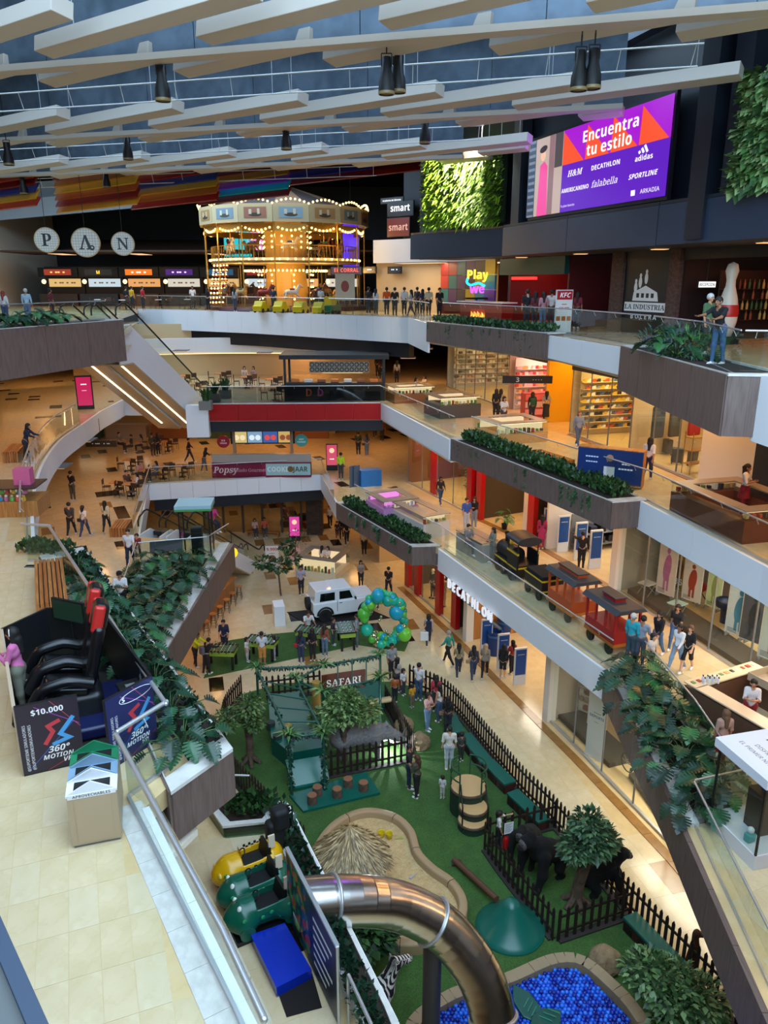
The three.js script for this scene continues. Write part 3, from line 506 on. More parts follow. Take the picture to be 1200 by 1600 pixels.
function person(p,turn,label,o = {}) {
o = { h: o.f ? 1.63 : 1.73,hl: o.f ? 1 : 0,hair: 0x17110e,skin: SKIN[people++ % 4],top: 0x222222,bot: 0x22252e,shoe: 0xdedede,slv: 0,...o };
const dist = Math.hypot(p.x,EYE - p.y,p.z),cell = dist < 15 ? 0.016 : dist < 30 ? 0.025 : dist < 40 ? 0.032 : 0.04,fine = dist < 34,b = bodyFor(o,cell,fine);
const t = thing('person',label,'person',p,turn,o.group),s = o.h / 1.72;t.scale.setScalar(s);t.position.y += -b.low * s + (o.dy || 0);
mesh('body',b.body,skinMat(o.skin),t);
if (b.shirt) mesh('shirt',b.shirt,clothMat(o.top),t);
if (b.trousers) mesh('trousers',b.trousers,clothMat(o.bot),t);
if (b.shoes) mesh('shoes',b.shoes,col(o.shoe,0.6),t);
if (b.hair) mesh('hair',b.hair,col(o.hair,0.65),t);
if (b.cap) mesh('cap',b.cap,clothMat(o.hat),t);
if (o.skirt) new G().lathe([[0.125,1.02],[0.15,0.92],[0.2,o.skirt]],0,0,0,16).m('skirt',col(o.bot,0.85,0,{ side: 2 }),t);
if (o.apron) new G().box(0.26,0.5,0.012,0,0.95,0.125).m('apron',clothMat(o.apron),t);
if (o.pack) new G().rb(0.28,0.38,0.15,0.05,0,1.22,-0.19).m('backpack',clothMat(o.pack),t);
if (o.strap) new G().rb(0.24,0.18,0.09,0.03,0.24,0.92,-0.02).path([[0.22,1.0,0],[0.05,1.25,0.13],[-0.12,1.42,0],[0.05,1.25,-0.13],[0.22,1.0,-0.02]],0.012,5).m('shoulder_bag',clothMat(o.strap),t);
if (o.band) new G().path([[-0.1,1.6,0.01],[-0.075,1.69,0.02],[0,1.72,0.025],[0.075,1.69,0.02],[0.1,1.6,0.01]],0.014,6).m('hair_band',clothMat(o.band),t);
if (dist < 30) { for (const e of b.eye) { const m = mesh('eye',eyeG,MAT.black,t);m.position.set(...e);} const m = mesh('mouth',mouthG,col(0x8a4038,0.6),t);m.position.set(...b.mouth);}
return t;
}
// ---------- leaves
const leafGeo = (() => { const g = new THREE.BufferGeometry();g.setAttribute('position',new THREE.BufferAttribute(new Float32Array([0,0,0,-0.28,0.03,0.45,0,-0.03,0.5,0.28,0.03,0.45,0,-0.12,1]),3));g.setAttribute('uv',new THREE.BufferAttribute(new Float32Array([0.5,0,0,0.5,0.5,0.5,1,0.5,0.5,1]),2));g.setIndex([0,2,1,0,3,2,1,2,4,2,3,4]);g.computeVertexNormals();return g;})();
const bladeGeo = (() => { const g = new THREE.BufferGeometry();g.setAttribute('position',new THREE.BufferAttribute(new Float32Array([-0.05,0,0,0.05,0,0,-0.09,0.22,0.45,0.09,0.22,0.45,0,0.05,1]),3));g.setAttribute('uv',new THREE.BufferAttribute(new Float32Array(10),2));g.setIndex([0,1,2,1,3,2,2,3,4]);g.computeVertexNormals();return g;})();
const leafWhite = MP({ color: 0xffffff,roughness: 0.45,side: THREE.DoubleSide });
function foliage(parent,n,place,size,cols,geo = leafGeo,name = 'foliage') {   // too many to count: one instanced part
const im = new THREE.InstancedMesh(geo,leafWhite,n),c = new THREE.Color(),q = new THREE.Quaternion();im.name = name;
for (let i = 0;i < n;i++) { const [x,y,z,dx,dy,dz] = place(i);q.setFromUnitVectors(V(0,0,1),V((dx || 0) + rr(-0.6,0.6),(dy || 0) + rr(-0.5,0.5),(dz || 0) + rr(-0.6,0.6)).normalize());const s = size * rr(0.65,1.3);im.setMatrixAt(i,M4.compose(V(x,y,z),q,V(s,s,s)));c.set(pick(cols));im.setColorAt(i,c);}
im.userData.kind = 'stuff';im.castShadow = im.receiveShadow = true;parent.add(im);return im;
}
const inBall = () => { let x,y,z;do { x = rr(-1,1);y = rr(-1,1);z = rr(-1,1);} while (x * x + y * y + z * z > 1);const k = 0.55 + 0.45 / Math.max(0.3,Math.hypot(x,y,z));return [x * Math.min(k,1.2),y * Math.min(k,1.2),z * Math.min(k,1.2)];};
const crown = (balls) => () => { const b = pick(balls),[x,y,z] = inBall();return [b[0] + x * b[3],b[1] + y * b[4],b[2] + z * b[3],x,y * 0.6,z];};
const GREEN = [0x24401f,0x2f5127,0x3c6330,0x1b331a],OLIVE = [0x4d6a35,0x5f7d43,0x38532a,0x70894e],DEEP = [0x12301f,0x1b4029,0x0e2618,0x27503a],LIME = [0x86b41e,0x9ccc2a,0x6d9a18,0x577f16];
// a split monstera leaf about one metre long before scaling, and a fern-like lobed leaf
const monsteraGeo = (() => {
const pts = [[0,0]];const side = s => { const o = [];for (let i = 0;i < 7;i++) { const t = (i + 0.3) / 7,w = 0.48 * Math.sin(Math.PI * Math.pow(t * 0.86 + 0.12,0.8));o.push([s * w * 0.94,t - 0.1 + w * 0.22],[s * w,t - 0.03 + w * 0.26]);if (i < 6) o.push([s * w * 0.16,t + 0.045]);} return o;};
const r = side(1),l = side(-1).reverse();const sh = new THREE.Shape([...pts,...r,[0,1.02],...l].map(p => new THREE.Vector2(p[0],p[1])));
const g = new THREE.ShapeGeometry(sh);g.rotateX(Math.PI / 2);const p = g.attributes.position;for (let i = 0;i < p.count;i++) p.setY(i,0.25 * Math.abs(p.getX(i)) - 0.3 * p.getZ(i) * p.getZ(i));g.computeVertexNormals();return g;
})();
const monMats = [0x163824,0x1d452b,0x102c1c,0x265534,0x37703a].map(c => MP({ color: c,roughness: 0.32,side: THREE.DoubleSide }));
const stemMat = col(0x3f5a2c,0.6);
function bigLeafPlant(name,label,cat,p,n,reach,size,group,bright = 0.15,tall = 0.7) {
const t = thing(name,label,cat,p,0,group),st = new G();
for (let i = 0;i < n;i++) {
const a = i * 2.4 + rr(-0.3,0.3),r = reach * Math.sqrt((i + 0.6) / n) * rr(0.7,1.1),y = tall * (1.1 - 0.75 * r / reach) + rr(-0.08,0.12),x = Math.cos(a) * r,z = Math.sin(a) * r;
st.path([[0,0,0],[x * 0.45,y * 0.85,z * 0.45],[x,y,z]],0.009,4,false,5);
const m = mesh('leaf',monsteraGeo,rnd() < bright ? monMats[4] : monMats[i % 4],t);m.position.set(x,y,z);m.rotation.set(rr(0.0,0.55),Math.atan2(x,z) + rr(-0.4,0.4),0,'YXZ');m.scale.setScalar(size * rr(0.75,1.2));
}
st.m('stems',stemMat,t);return t;
}
// ---------- planters on the slab edges
function planterBox(label,poly,top,h,rim = 0.22,mat = MAT.brown,seamLen = 1.4) {
const t = thing('planter',label,'planter',[poly[0][0],top,poly[0][1]]),X = poly[0][0],Z = poly[0][1],P = poly.map(p => [p[0] - X,p[1] - Z]);
const cx = P.reduce((a,p) => a + p[0],0) / P.length,cz = P.reduce((a,p) => a + p[1],0) / P.length;
const grow = d => P.map(p => { const L = Math.hypot(p[0] - cx,p[1] - cz);return [p[0] + (p[0] - cx) / L * d,p[1] + (p[1] - cz) / L * d];});
for (let i = 0;i < P.length;i++) { const a = P[i],b = P[(i + 1) % P.length],L = Math.hypot(b[0] - a[0],b[1] - a[1]),n = Math.max(1,Math.round(L / seamLen));for (let k = 0;k < n;k++) { const q = new G().bar([a[0] + (b[0] - a[0]) * (k + 0.004) / n,-h / 2,a[1] + (b[1] - a[1]) * (k + 0.004) / n],[a[0] + (b[0] - a[0]) * (k + 0.996) / n,-h / 2,a[1] + (b[1] - a[1]) * (k + 0.996) / n],0.06,h);q.m('panel',mat,t,1);} }
const bot = slabGeo(P,null,-h + 0.1,0.08,1);mesh('bottom',bot,mat,t);
mesh('rim',slabGeo(grow(0.05),grow(-rim * 1.6),0.03,0.06,1),MAT.stone,t);
mesh('soil',slabGeo(P,null,-0.05,0.05,1),col(0x2c2119,0.95),t);
return t;
}
const along = (a,b,w,y,up = 0.2) => () => { const t = rnd(),s = rr(-1,1) * w;const L = Math.hypot(b[0] - a[0],b[1] - a[1]);return [a[0] + (b[0] - a[0]) * t - (b[1] - a[1]) / L * s,y + rr(0,up),a[1] + (b[1] - a[1]) * t + (b[0] - a[0]) / L * s,0,0.8,0];};
function ivyBed(name,label,cat,a,b,w,y,n,size,cols,o = {}) {   // a bed of ivy with some trailing down the face on the left of a-b
const t = thing(name,label,cat,[0,0,0]);
foliage(t,n,along(a,b,w,y,o.up || 0.22),size,cols);
if (o.trail) { const L = Math.hypot(b[0] - a[0],b[1] - a[1]),c = [];for (let i = 0;i < L * 1.6;i++) c.push([rnd(),rr(0.3,1)]);foliage(t,Math.floor(n * 0.3),() => { const q = pick(c),s = q[0] + rr(-0.008,0.008),d = rnd() * q[1] * o.trail;return [a[0] + (b[0] - a[0]) * s + o.ox,y - d,a[1] + (b[1] - a[1]) * s + o.oz,-1,-0.6,0.3];},size * 0.8,cols,leafGeo,'trailing_ivy');}
return t;
}
planterBox('long brown planter with ivy on the third storey before the play counter',[[2.23,-41],[6.58,-31.7],[7.4,-32.1],[3.1,-41.4]],LA + 0.1,1.0);
ivyBed('ivy','trailing ivy in the third storey planter','plant',[2.75,-41],[6.9,-32.2],0.35,LA + 0.1,1500,0.2,GREEN,{ trail: 0.9,ox: -0.42,oz: 0.1 });
planterBox('large brown corner planter of the third storey at the right',[[7.73,-25.5],[7.72,-17.4],[8.5,-17.3],[9.1,-17.5],[9.1,-25.2]],LA + 0.1,1.4,0.1,MAT.brown,2.1);
{ const t = bigLeafPlant('philodendron','feathery green shrub in the corner planter beside the man in black','plant',[8.35,LA + 0.05,-22.3],26,1.1,0.5,null,0.4,0.75);foliage(t,900,crown([[0,0.35,-1.1,0.7,0.4],[0,0.3,0.6,0.8,0.4],[0.1,0.3,-0.3,0.6,0.5]]),0.22,[0x3c5a48,0x2c4a3a,0x5a8a3a,0x48685a],bladeGeo);}
planterBox('long brown planter with ivy on the second storey',[[3.1,-34.9],[7.5,-24.3],[8.7,-24.6],[4.2,-35.2]],LB + 0.06,0.95,0.18);
ivyBed('ivy','thick ivy hedge in the second storey planter','plant',[3.9,-34.9],[8.05,-24.8],0.38,LB + 0.06,3000,0.2,GREEN,{ trail: 0.8,ox: -0.62,oz: 0.2,up: 0.35 });
planterBox('long brown planter with ivy on the first storey',[[-2.66,-41.3],[1.3,-33.9],[2.6,-34],[-1.5,-41.6]],LC + 0.06,0.95,0.18);
ivyBed('ivy','thick ivy hedge in the first storey planter','plant',[-2,-41.2],[1.9,-34.2],0.36,LC + 0.06,2400,0.2,GREEN,{ trail: 0.7,ox: -0.62,oz: 0.2,up: 0.35 });
// monstera bed on the right
{
const t = thing('planter','stone edged bed of the monstera at the right','planter',[7.15,LC,-22]);
const poly = [[7.15,-22],[7.0,-16.5],[6.88,-14.7],[8.35,-15.1],[8.4,-18.5],[8.2,-22]].map(p => [p[0] - 7.15,p[1] + 22]);
mesh('soil',slabGeo(poly,null,0.02,0.05,1),col(0x2c2119,0.95),t);
for (let k = 0;k < 6;k++) { const z = 0.6 + k * 1.22;new G().box(0.3,0.1,1.2,0.13 - z * 0.035,0.05,z,-0.035).m('edging_stone',MAT.stone,t,1);}
const spots = [[7.75,-21.3,'far end of the bed',1.0],[7.55,-20.2,'bed beside the lipstick rack',1.2],[8,-19.4,'bed below the cosmetics kiosk',1.2],[7.6,-18.3,'middle of the bed',1.2],[8.0,-17.4,'bed at the railing behind the middle',1.25],[7.5,-16.6,'bed overhanging the stone edge',1.15],[7.95,-15.7,'near end of the bed',1.1]];
for (const [x,z,w,s] of spots) bigLeafPlant('monstera','glossy split leaf monstera at the ' + w,'plant',[x,LC,z],24,0.95 * s,0.52,'monstera plants in the right hand bed',0.12,0.95);
bigLeafPlant('monstera','single low monstera leafing over the fascia corner at the near end','plant',[7.05,LC,-15.15],7,0.4,0.5,null,0,0.35);
}
// stone planter on the left edge of the second storey
{
planterBox('brown planter with stone rim projecting from the left edge of the second storey',[[-2.38,-10.41],[-8.2,-19.8],[-9.1,-19.1],[-5.2,-13.2],[-3.05,-9.35]],LB + 0.03,0.85,0.2);
const spots = [[-3.1,-10.35,0.75],[-3.55,-11.3,0.65],[-4.1,-12.3,0.65],[-4.75,-13.3,0.65],[-5.4,-14.3,0.7],[-6.1,-15.4,0.65],[-6.8,-16.5,0.6],[-7.6,-17.9,0.6]];
const nm = ['at its near end','beside the price panel','behind the ride panel','beside the ride corner','beside the flight seats','behind the tall seats','below the wooden bench','at its far end'];
spots.forEach(([x,z,s],k) => bigLeafPlant('philodendron','dark green philodendron in the left stone planter ' + nm[k],'plant',[x,LB,z],20,0.62 * s / 0.65,0.3,'philodendrons in the left stone planter',0.05,0.42));
ivyBed('ivy','ivy creeping over the left stone planter','plant',[-2.75,-10.3],[-8.3,-19.3],0.32,LB + 0.02,1500,0.11,DEEP,{ trail: 0.5,ox: 0.3,oz: 0.1 });
ivyBed('ivy','low shrub bed at the end of the curved railing','plant',[-9.8,-19.7],[-8.4,-19.3],0.3,LB + 0.02,500,0.16,GREEN);
}
// dense fern planter on the first storey
{
const t = thing('planter','stone kerb of the dense fern planter','planter',[-7.5,LC,-24]);
for (let k = 0;k < 8;k++) new G().box(0.42,0.12,1.34,0,0.06,-0.1 - k * 1.36).m('kerb_stone',MAT.stone,t,1);
new G().box(2.4,0.06,9.5,-1.6,0,-3.6).m('soil',col(0x2c2119,0.95),t);
let k = 0;for (let z = -31.3;z < -23;z += 1.05) for (const x of [-8.2,-9.2,-10]) { if (x < -9.6 && z > -28) continue;if (x < -9 && z > -25.4) continue;const row = Math.round((z + 31.3) / 1.05);bigLeafPlant('philodendron',`dark philodendron of the fern planter, ${['kerb side', 'middle', 'walkway side'][[-8.2, -9.2, -10].indexOf(x)]} column, ${['farthest', 'second farthest', 'third farthest', 'fourth farthest', 'fourth nearest', 'third nearest', 'second nearest', 'nearest'][row]} row`,'plant',[x,LC,z],16,0.75,0.5,'philodendrons in the fern planter',0.04,0.75);k++;}
}
// third storey planter at the left
{
const a = [-13.5,-27.3],b = [-11.4,-34.5];
planterBox('tall brown planter of the third storey at the left',[a,b,[-12.6,-34.9],[-14.9,-27.9]],15.2,1.75,0.1,MAT.brown,2.4);
for (let k = 0;k < 5;k++) { const s = -0.1 + 0.16 * k;bigLeafPlant('philodendron',`broad green shrub on the tall left planter, ${ord[k]} from the left`,'plant',[-14.1 + 2.1 * s,15.15,-27.4 - 7 * s],20,0.7,0.42,'shrubs on the tall left planter',0.3,0.6);}
railing([[-14.2,-27.9],[-12.2,-34.7]],15.2,'glass railing on the tall left planter',{ h: 0.75 });
}
// ---------- the safari playground on the ground floor
const px = (L,y = 0) => L.map(([u,v]) => { const p = at(u,v,y);return [p.x,p.z];});
const turfPts = px([[440,1068],[380,1085],[352,1125],[348,1165],[365,1222],[400,1262],[440,1304],[480,1345],[520,1600],[620,1900],[1300,1900],[1142,1596],[983,1436],[862,1293],[764,1180],[694,1100],[637,1072],[610,1066]]);
tag(mesh('artificial_turf',slabGeo(turfPts,null,0.03,0.05,2.2),MAT.grass),'dark green artificial turf of the safari playground','turf',null,'structure');
tag(mesh('artificial_turf',slabGeo(px([[318,1060],[340,1004],[415,992],[565,978],[640,1000],[632,1018],[600,1014],[560,1008]]),null,0.02,0.03,2.2),MAT.grass),'green turf mat under the football tables','turf',null,'structure');
// picket fences
const picketMat = MP({ map: darkwoodT,color: 0x8a7a70,roughness: 0.7 });
const picketG = new G().ext([[-0.045,0],[0.045,0],[0.045,1.0],[0,1.08],[-0.045,1.0]],0.03,0,0,-0.015).geo(0.6);
function fence(label,pts,h = 1.1,gap = 0.2) {
const c = new THREE.CatmullRomCurve3(pts.map(p => V(p[0],0,p[1])),false,'centripetal'),L = c.getLength(),n = Math.round(L / gap),o = c.getPoint(0),t = thing('picket_fence',label,'fence',o);
const P = c.getSpacedPoints(n);
for (let i = 0;i <= n;i++) { const a = P[Math.max(0,i - 1)],b = P[Math.min(n,i + 1)],m = mesh('picket',picketG,picketMat,t);m.position.set(P[i].x - o.x,0.04,P[i].z - o.z);m.rotation.y = Math.atan2(b.x - a.x,b.z - a.z) + Math.PI / 2;m.scale.y = h / 1.08;}
for (const y of [0.3,0.78]) { const r = new G();for (let i = 0;i < n;i += 2) { const a = P[i],b = P[Math.min(n,i + 2)];r.bar([a.x - o.x,y * h,a.z - o.z],[b.x - o.x,y * h,b.z - o.z],0.035,0.07);} r.m('rail',picketMat,t);}
const r = new G();for (let i = 0;i < n;i += 2) { const a = P[i],b = P[Math.min(n,i + 2)];r.bar([a.x - o.x,0.05,a.z - o.z],[b.x - o.x,0.05,b.z - o.z],0.22,0.06);} r.m('kerb',col(0x2b2622,0.8),t);
return t;
}
fence('long curved picket fence between the playground and the shop walkway',px([[640,1076],[694,1100],[764,1180],[814,1242],[862,1290],[983,1432],[1060,1512],[1140,1594],[1220,1680]]),1.15,0.21);
fence('curved picket fence on the left side of the playground',px([[378,1092],[353,1128],[350,1165],[367,1222],[402,1260],[440,1300],[476,1338]]),1.1,0.2);
fence('short picket fence behind the play frame',px([[418,1094],[500,1084]]),1.1,0.24);
fence('picket fence at the nose of the rhino',px([[602,1108],[645,1184]]),1.1,0.2);
fence('picket fence along the flank of the rhino',px([[508,1217],[636,1191]]),1.1,0.24);
fence('picket fence in front of the gorillas',px([[757,1330],[776,1358],[862,1470]]),1.05,0.24);
fence('picket fence at the near end of the gorilla pen',px([[872,1472],[983,1434]]),1.05,0.26);
fence('picket fence at the far end of the gorilla pen',px([[764,1322],[866,1294]]),1.05,0.26);
// teal foam benches along the fence
const teal = col(0x0b5a4c,0.35),maroon = col(0x3a1414,0.6);
for (const [a,b,l] of [[[702,1130],[716,1160],'teal padded bench nearest the standing crowd'],[[726,1163],[760,1206],'teal padded bench, second along the long fence'],[[762,1206],[796,1240],'teal padded bench, third along the long fence'],[[800,1254],[848,1300],'teal padded bench beside the gorilla pen corner'],[[982,1450],[1068,1540],'long teal padded bench beside the boulder']]) {
const A = at(...a,0),B = at(...b,0),d = B.clone().sub(A),L = d.length(),t = thing('bench',l,'bench',A,Math.atan2(d.x,d.z));
new G().box(0.42,0.34,L,0,0.2,L / 2).m('base',maroon,t);for (let z = 0.2;z < L;z += 0.5) new G().box(0.03,0.2,0.26,-0.215,0.18,z).m('slot',MAT.black,t);
new G().rb(0.48,0.1,L + 0.04,0.03,0,0.42,L / 2).m('cushion',teal,t);
}
// boulders
const rockG = (sx,sy,sz,s) => { const g = new THREE.IcosahedronGeometry(1,3),p = g.attributes.position;for (let i = 0;i < p.count;i++) { const x = p.getX(i),y = p.getY(i),z = p.getZ(i),k = 1 + 0.22 * (fbm(x * 0.3 + 0.5,y * 0.3 + z * 0.21 + 0.5,6,6,3,s) - 0.5) * 2;p.setXYZ(i,x * k * sx,Math.max(-0.35,y * k) * sy,z * k * sz);} g.computeVertexNormals();return uvMetres(g,1);};
for (const [u,v,a,b,c,l] of [[631,1134,0.38,0.42,0.34,'small brown boulder beside the children by the fence'],[655,1160,0.42,0.42,0.36,'pale brown boulder right of the rhino lamp'],[944,1503,0.44,0.42,0.4,'brown boulder near the ball pit']]) tag(mesh('boulder',rockG(a,b,c,Math.round(u)),MAT.rock),l,'boulder').position.copy(at(u,v,0.2));
// stump mat
{
const P = px([[452,1246],[474,1272],[594,1243],[572,1210]]),t = thing('stepping_mat','teal foam mat under the five stepping stumps','mat',[P[0][0],0.03,P[0][1]]);
const g = slabGeo(P.map(p => [p[0] - P[0][0],p[1] - P[0][1]]),null,0.09,0.09);mesh('pad',g,teal,t);
const lab = ['front left stepping stump','back left stepping stump','middle stepping stump','back right stepping stump','front right stepping stump'];
[[488,1254],[496,1241],[527,1244],[544,1228],[568,1234]].forEach(([u,v],i) => { const s = thing('stump','small brown ' + lab[i] + ' on the teal mat','stump',at(u,v,0.12),0,'stepping stumps');new G().lathe([[0.17,0],[0.165,0.26],[0.155,0.3]],0,0,0,18).m('bark',MAT.bark,s);new G().cyl(0.158,0.158,0.02,0,0.3,0,18).m('top',col(0x8a5f42,0.7),s);});
}
// log climber with green rails
{
const p = at(732,1272,0.03),t = thing('log_climber','round log climber with green rails and three wooden steps','climber',p),gr = col(0x174a30,0.4),top = col(0xc4a06c,0.65);
[[0,-0.25,0.58,0.95],[0.1,0.35,0.45,0.62],[0.05,0.62,0.45,0.32]].forEach(([x,z,r,h]) => { new G().lathe([[r + 0.02,0],[r,h - 0.03]],x,0,z,24).m('log',col(0x16301f,0.7),t);new G().lathe([[0,h],[r - 0.02,h],[r,h - 0.04]],x,0,z,24).m('step',top,t,0.8);new G().lathe([[r - 0.01,h - 0.12],[r + 0.03,h - 0.12],[r + 0.03,h - 0.05],[r - 0.01,h - 0.03]],x,0,z,24).m('rim',MAT.bark,t);});
const arc = (y,a0,a1) => { const q = [];for (let i = 0;i <= 12;i++) { const a = a0 + (a1 - a0) * i / 12;q.push([Math.cos(a) * 0.58,y,-0.25 + Math.sin(a) * 0.58]);} return q;};
for (const [a0,a1] of [[-1.4,0.9],[2.2,4.2]]) { for (const y of [1.35,1.7]) new G().path(arc(y,a0,a1),0.028,6).m('rail',gr,t);for (const a of [a0,(a0 + a1) / 2,a1]) new G().rod([Math.cos(a) * 0.58,0.1,-0.25 + Math.sin(a) * 0.58],[Math.cos(a) * 0.58,1.7,-0.25 + Math.sin(a) * 0.58],0.028).m('post',gr,t);}
for (const x of [-0.3,0.5]) new G().path([[x,0.1,0.9],[x,0.9,0.85],[x,1.0,0.6],[x,1.2,0.1]],0.024,6).m('handrail',MAT.black,t);
}
// sand pit with thatched parasol
{
const C = px([[480,1400],[500,1330],[530,1296],[572,1280],[615,1288],[640,1310],[652,1345],[675,1370],[705,1392],[722,1420],[718,1450],[690,1475],[640,1488],[590,1478],[540,1440]]);
const cv = new THREE.CatmullRomCurve3(C.map(p => V(p[0],0,p[1])),true,'centripetal'),t = thing('sand_pit','winding tan sand pit with rounded border','sand pit',[0,0,0]);
mesh('sand',slabGeo(cv.getSpacedPoints(60).map(p => [p.x,p.z]),null,0.16,0.14,1.2),MAT.sand,t);
const tanM = col(0xa58a66,0.55),N = 9,n = 72,all = cv.getSpacedPoints(n),prof = [[-0.14,0],[-0.14,0.3],[-0.1,0.37],[0.06,0.39],[0.13,0.33],[0.15,0]];
for (let s = 0;s < N;s++) {
const g = new THREE.BufferGeometry(),P = [],I = [],m = n / N;
for (let i = 0;i <= m;i++) { const k = s * m + i,a = all[(k + n - 1) % n],b = all[(k + 1) % n],o = all[k % n],d = b.clone().sub(a).normalize(),sh = i === 0 ? 0.01 : i === m ? -0.01 : 0;for (const [r,y] of prof) P.push(o.x - d.z * r + d.x * sh,y,o.z + d.x * r + d.z * sh);}
for (let i = 0;i < m;i++) for (let j = 0;j < prof.length - 1;j++) { const q = i * prof.length + j;I.push(q,q + 1,q + prof.length,q + 1,q + prof.length + 1,q + prof.length);}
g.setAttribute('position',new THREE.BufferAttribute(new Float32Array(P),3));g.setIndex(I);g.computeVertexNormals();mesh('border',flat(g),tanM,t);
}
const p = at(548,1385,0.16),u = thing('thatched_parasol','straw thatched parasol over the sand pit','parasol',p);
new G().cyl(0.05,0.05,1.9,0,0.95,0).m('pole',MAT.bark,u);
new G().lathe([[0,2.1],[0.2,1.9],[0.7,1.4],[1.12,0.95],[1.1,0.9],[0.65,1.3],[0,1.9]],0,0,0,28).m('thatch',MP({ map: thatchT,roughness: 0.95 }),u);
foliage(u,2600,() => { const a = rr(0,6.283),r = Math.sqrt(rnd()) * 1.0;return [Math.cos(a) * r,2.08 - 1.02 * r + rr(0,0.03),Math.sin(a) * r,Math.cos(a) * 2,-1.4,Math.sin(a) * 2];},0.3,[0x8d7650,0xa99064,0x6f5b3c,0xc2aa7c],new THREE.BufferGeometry().copy(leafGeo).scale(0.25,0.4,1),'straw');
for (const [a,b,l] of [[596,1307,'left'],[608,1309,'right']]) { const k = thing('toy_bucket',`small yellow sand bucket, the ${l} one of two`,'bucket',at(a,b,0.17));new G().lathe([[0,0],[0.08,0],[0.11,0.17],[0.12,0.18],[0.1,0.17],[0.075,0.02]],0,0,0,14).m('pail',col(0xd9c11c,0.4),k);new G().path([[-0.11,0.17,0],[0,0.26,0.03],[0.11,0.17,0]],0.008,5).m('handle',col(0xd9c11c,0.4),k);}
for (const [a,b,c,l] of [[581,1310,0xb03030,'red toy spade lying in the sand'],[602,1316,0x303030,'dark toy rake lying in the sand'],[616,1312,0x9aa83a,'green sand mould beside the yellow buckets'],[651,1366,0x9aa6b0,'grey toy cup lying in the sand']]) { const k = thing('sand_toy',l,'toy',at(a,b,0.17),a);new G().rod([0,0.015,0],[0.2,0.015,0],0.012).m('handle',col(c,0.5),k);new G().rb(0.09,0.03,0.08,0.012,0.23,0.015,0).m('blade',col(c,0.5),k);}
}
// teal foam cone with its brown pole
{
const t = thing('foam_cone','large teal foam cone mound beside the gorilla fence','play mound',at(797,1450,0.03));
new G().lathe([[0,0.95],[0.14,0.92],[0.24,0.8],[0.5,0.42],[0.82,0.14],[0.93,0.06],[0.92,0]],0,0,0,36).m('mound',col(0x0d6154,0.28),t);
const a = at(711,1345,0.14),b = at(776,1405,0.35),q = thing('balance_beam','round brown balance beam leading to the teal cone','beam',a);
new G().rod([0,0,0],[b.x - a.x,b.y - a.y,b.z - a.z],0.09,12).sph(0.092,0,0,0).m('log',col(0x5b3a28,0.6),q);new G().box(0.3,0.12,0.2,0.05,-0.08,0.02).m('foot',col(0x3a261b,0.7),q);
}
// steel tube slide
{
const pts = [[470,1412,5.75],[520,1408,5.6],[575,1408,5.35],[630,1418,4.9],[690,1450,4.3],[738,1505,3.6],[765,1565,2.9],[775,1640,2.1],[765,1720,1.3]].map(q => at(...q)),c = new THREE.CatmullRomCurve3(pts);
const t = thing('tube_slide','shiny stainless steel tube slide curving down into the playground','slide',[0,0,0]),R = 0.47,n = 26,tubeM = MP({ color: 0xe2e0dd,metalness: 1,roughness: 0.22 });
for (let s = 0;s < n;s++) { const a = c.getPointAt(s / n),b = c.getPointAt((s + 1) / n);const g = flat(new THREE.CylinderGeometry(R,R,a.distanceTo(b) * 1.08,32,1,true));g.applyMatrix4(M4.compose(a.clone().add(b).multiplyScalar(0.5),QT.setFromUnitVectors(V(0,1,0),b.clone().sub(a).normalize()),V(1,1,1)));mesh('tube_segment',g,tubeM,t);}
for (const s of [0.09,0.44,0.78,0.99]) { const g = flat(new THREE.TorusGeometry(R + 0.02,0.028,6,36));g.applyMatrix4(M4.compose(c.getPointAt(s),QT.setFromUnitVectors(V(0,0,1),c.getTangentAt(s)),V(1,1,1)));mesh('flange',g,MAT.steel,t);}
const top = atZ(677,1434,-12.35),q = thing('slide_post','thick dark grey support post of the tube slide','post',[top.x,0,top.z]);
new G().cyl(0.19,0.19,top.y,0,top.y / 2,0,24).m('column',col(0x3c3a3c,0.45),q);new G().cyl(0.2,0.2,0.03,0,top.y,0,24).m('cap',col(0x50565e,0.45),q);
const e = c.getPointAt(0.46);for (const d of [-0.25,0.1]) new G().rod([0,top.y - 0.6 + d,0],[e.x - top.x - 0.2,e.y - top.y + top.y - R * 0.5 + d * 0.3,e.z - top.z],0.03).m('strut',MAT.steel,q);
}
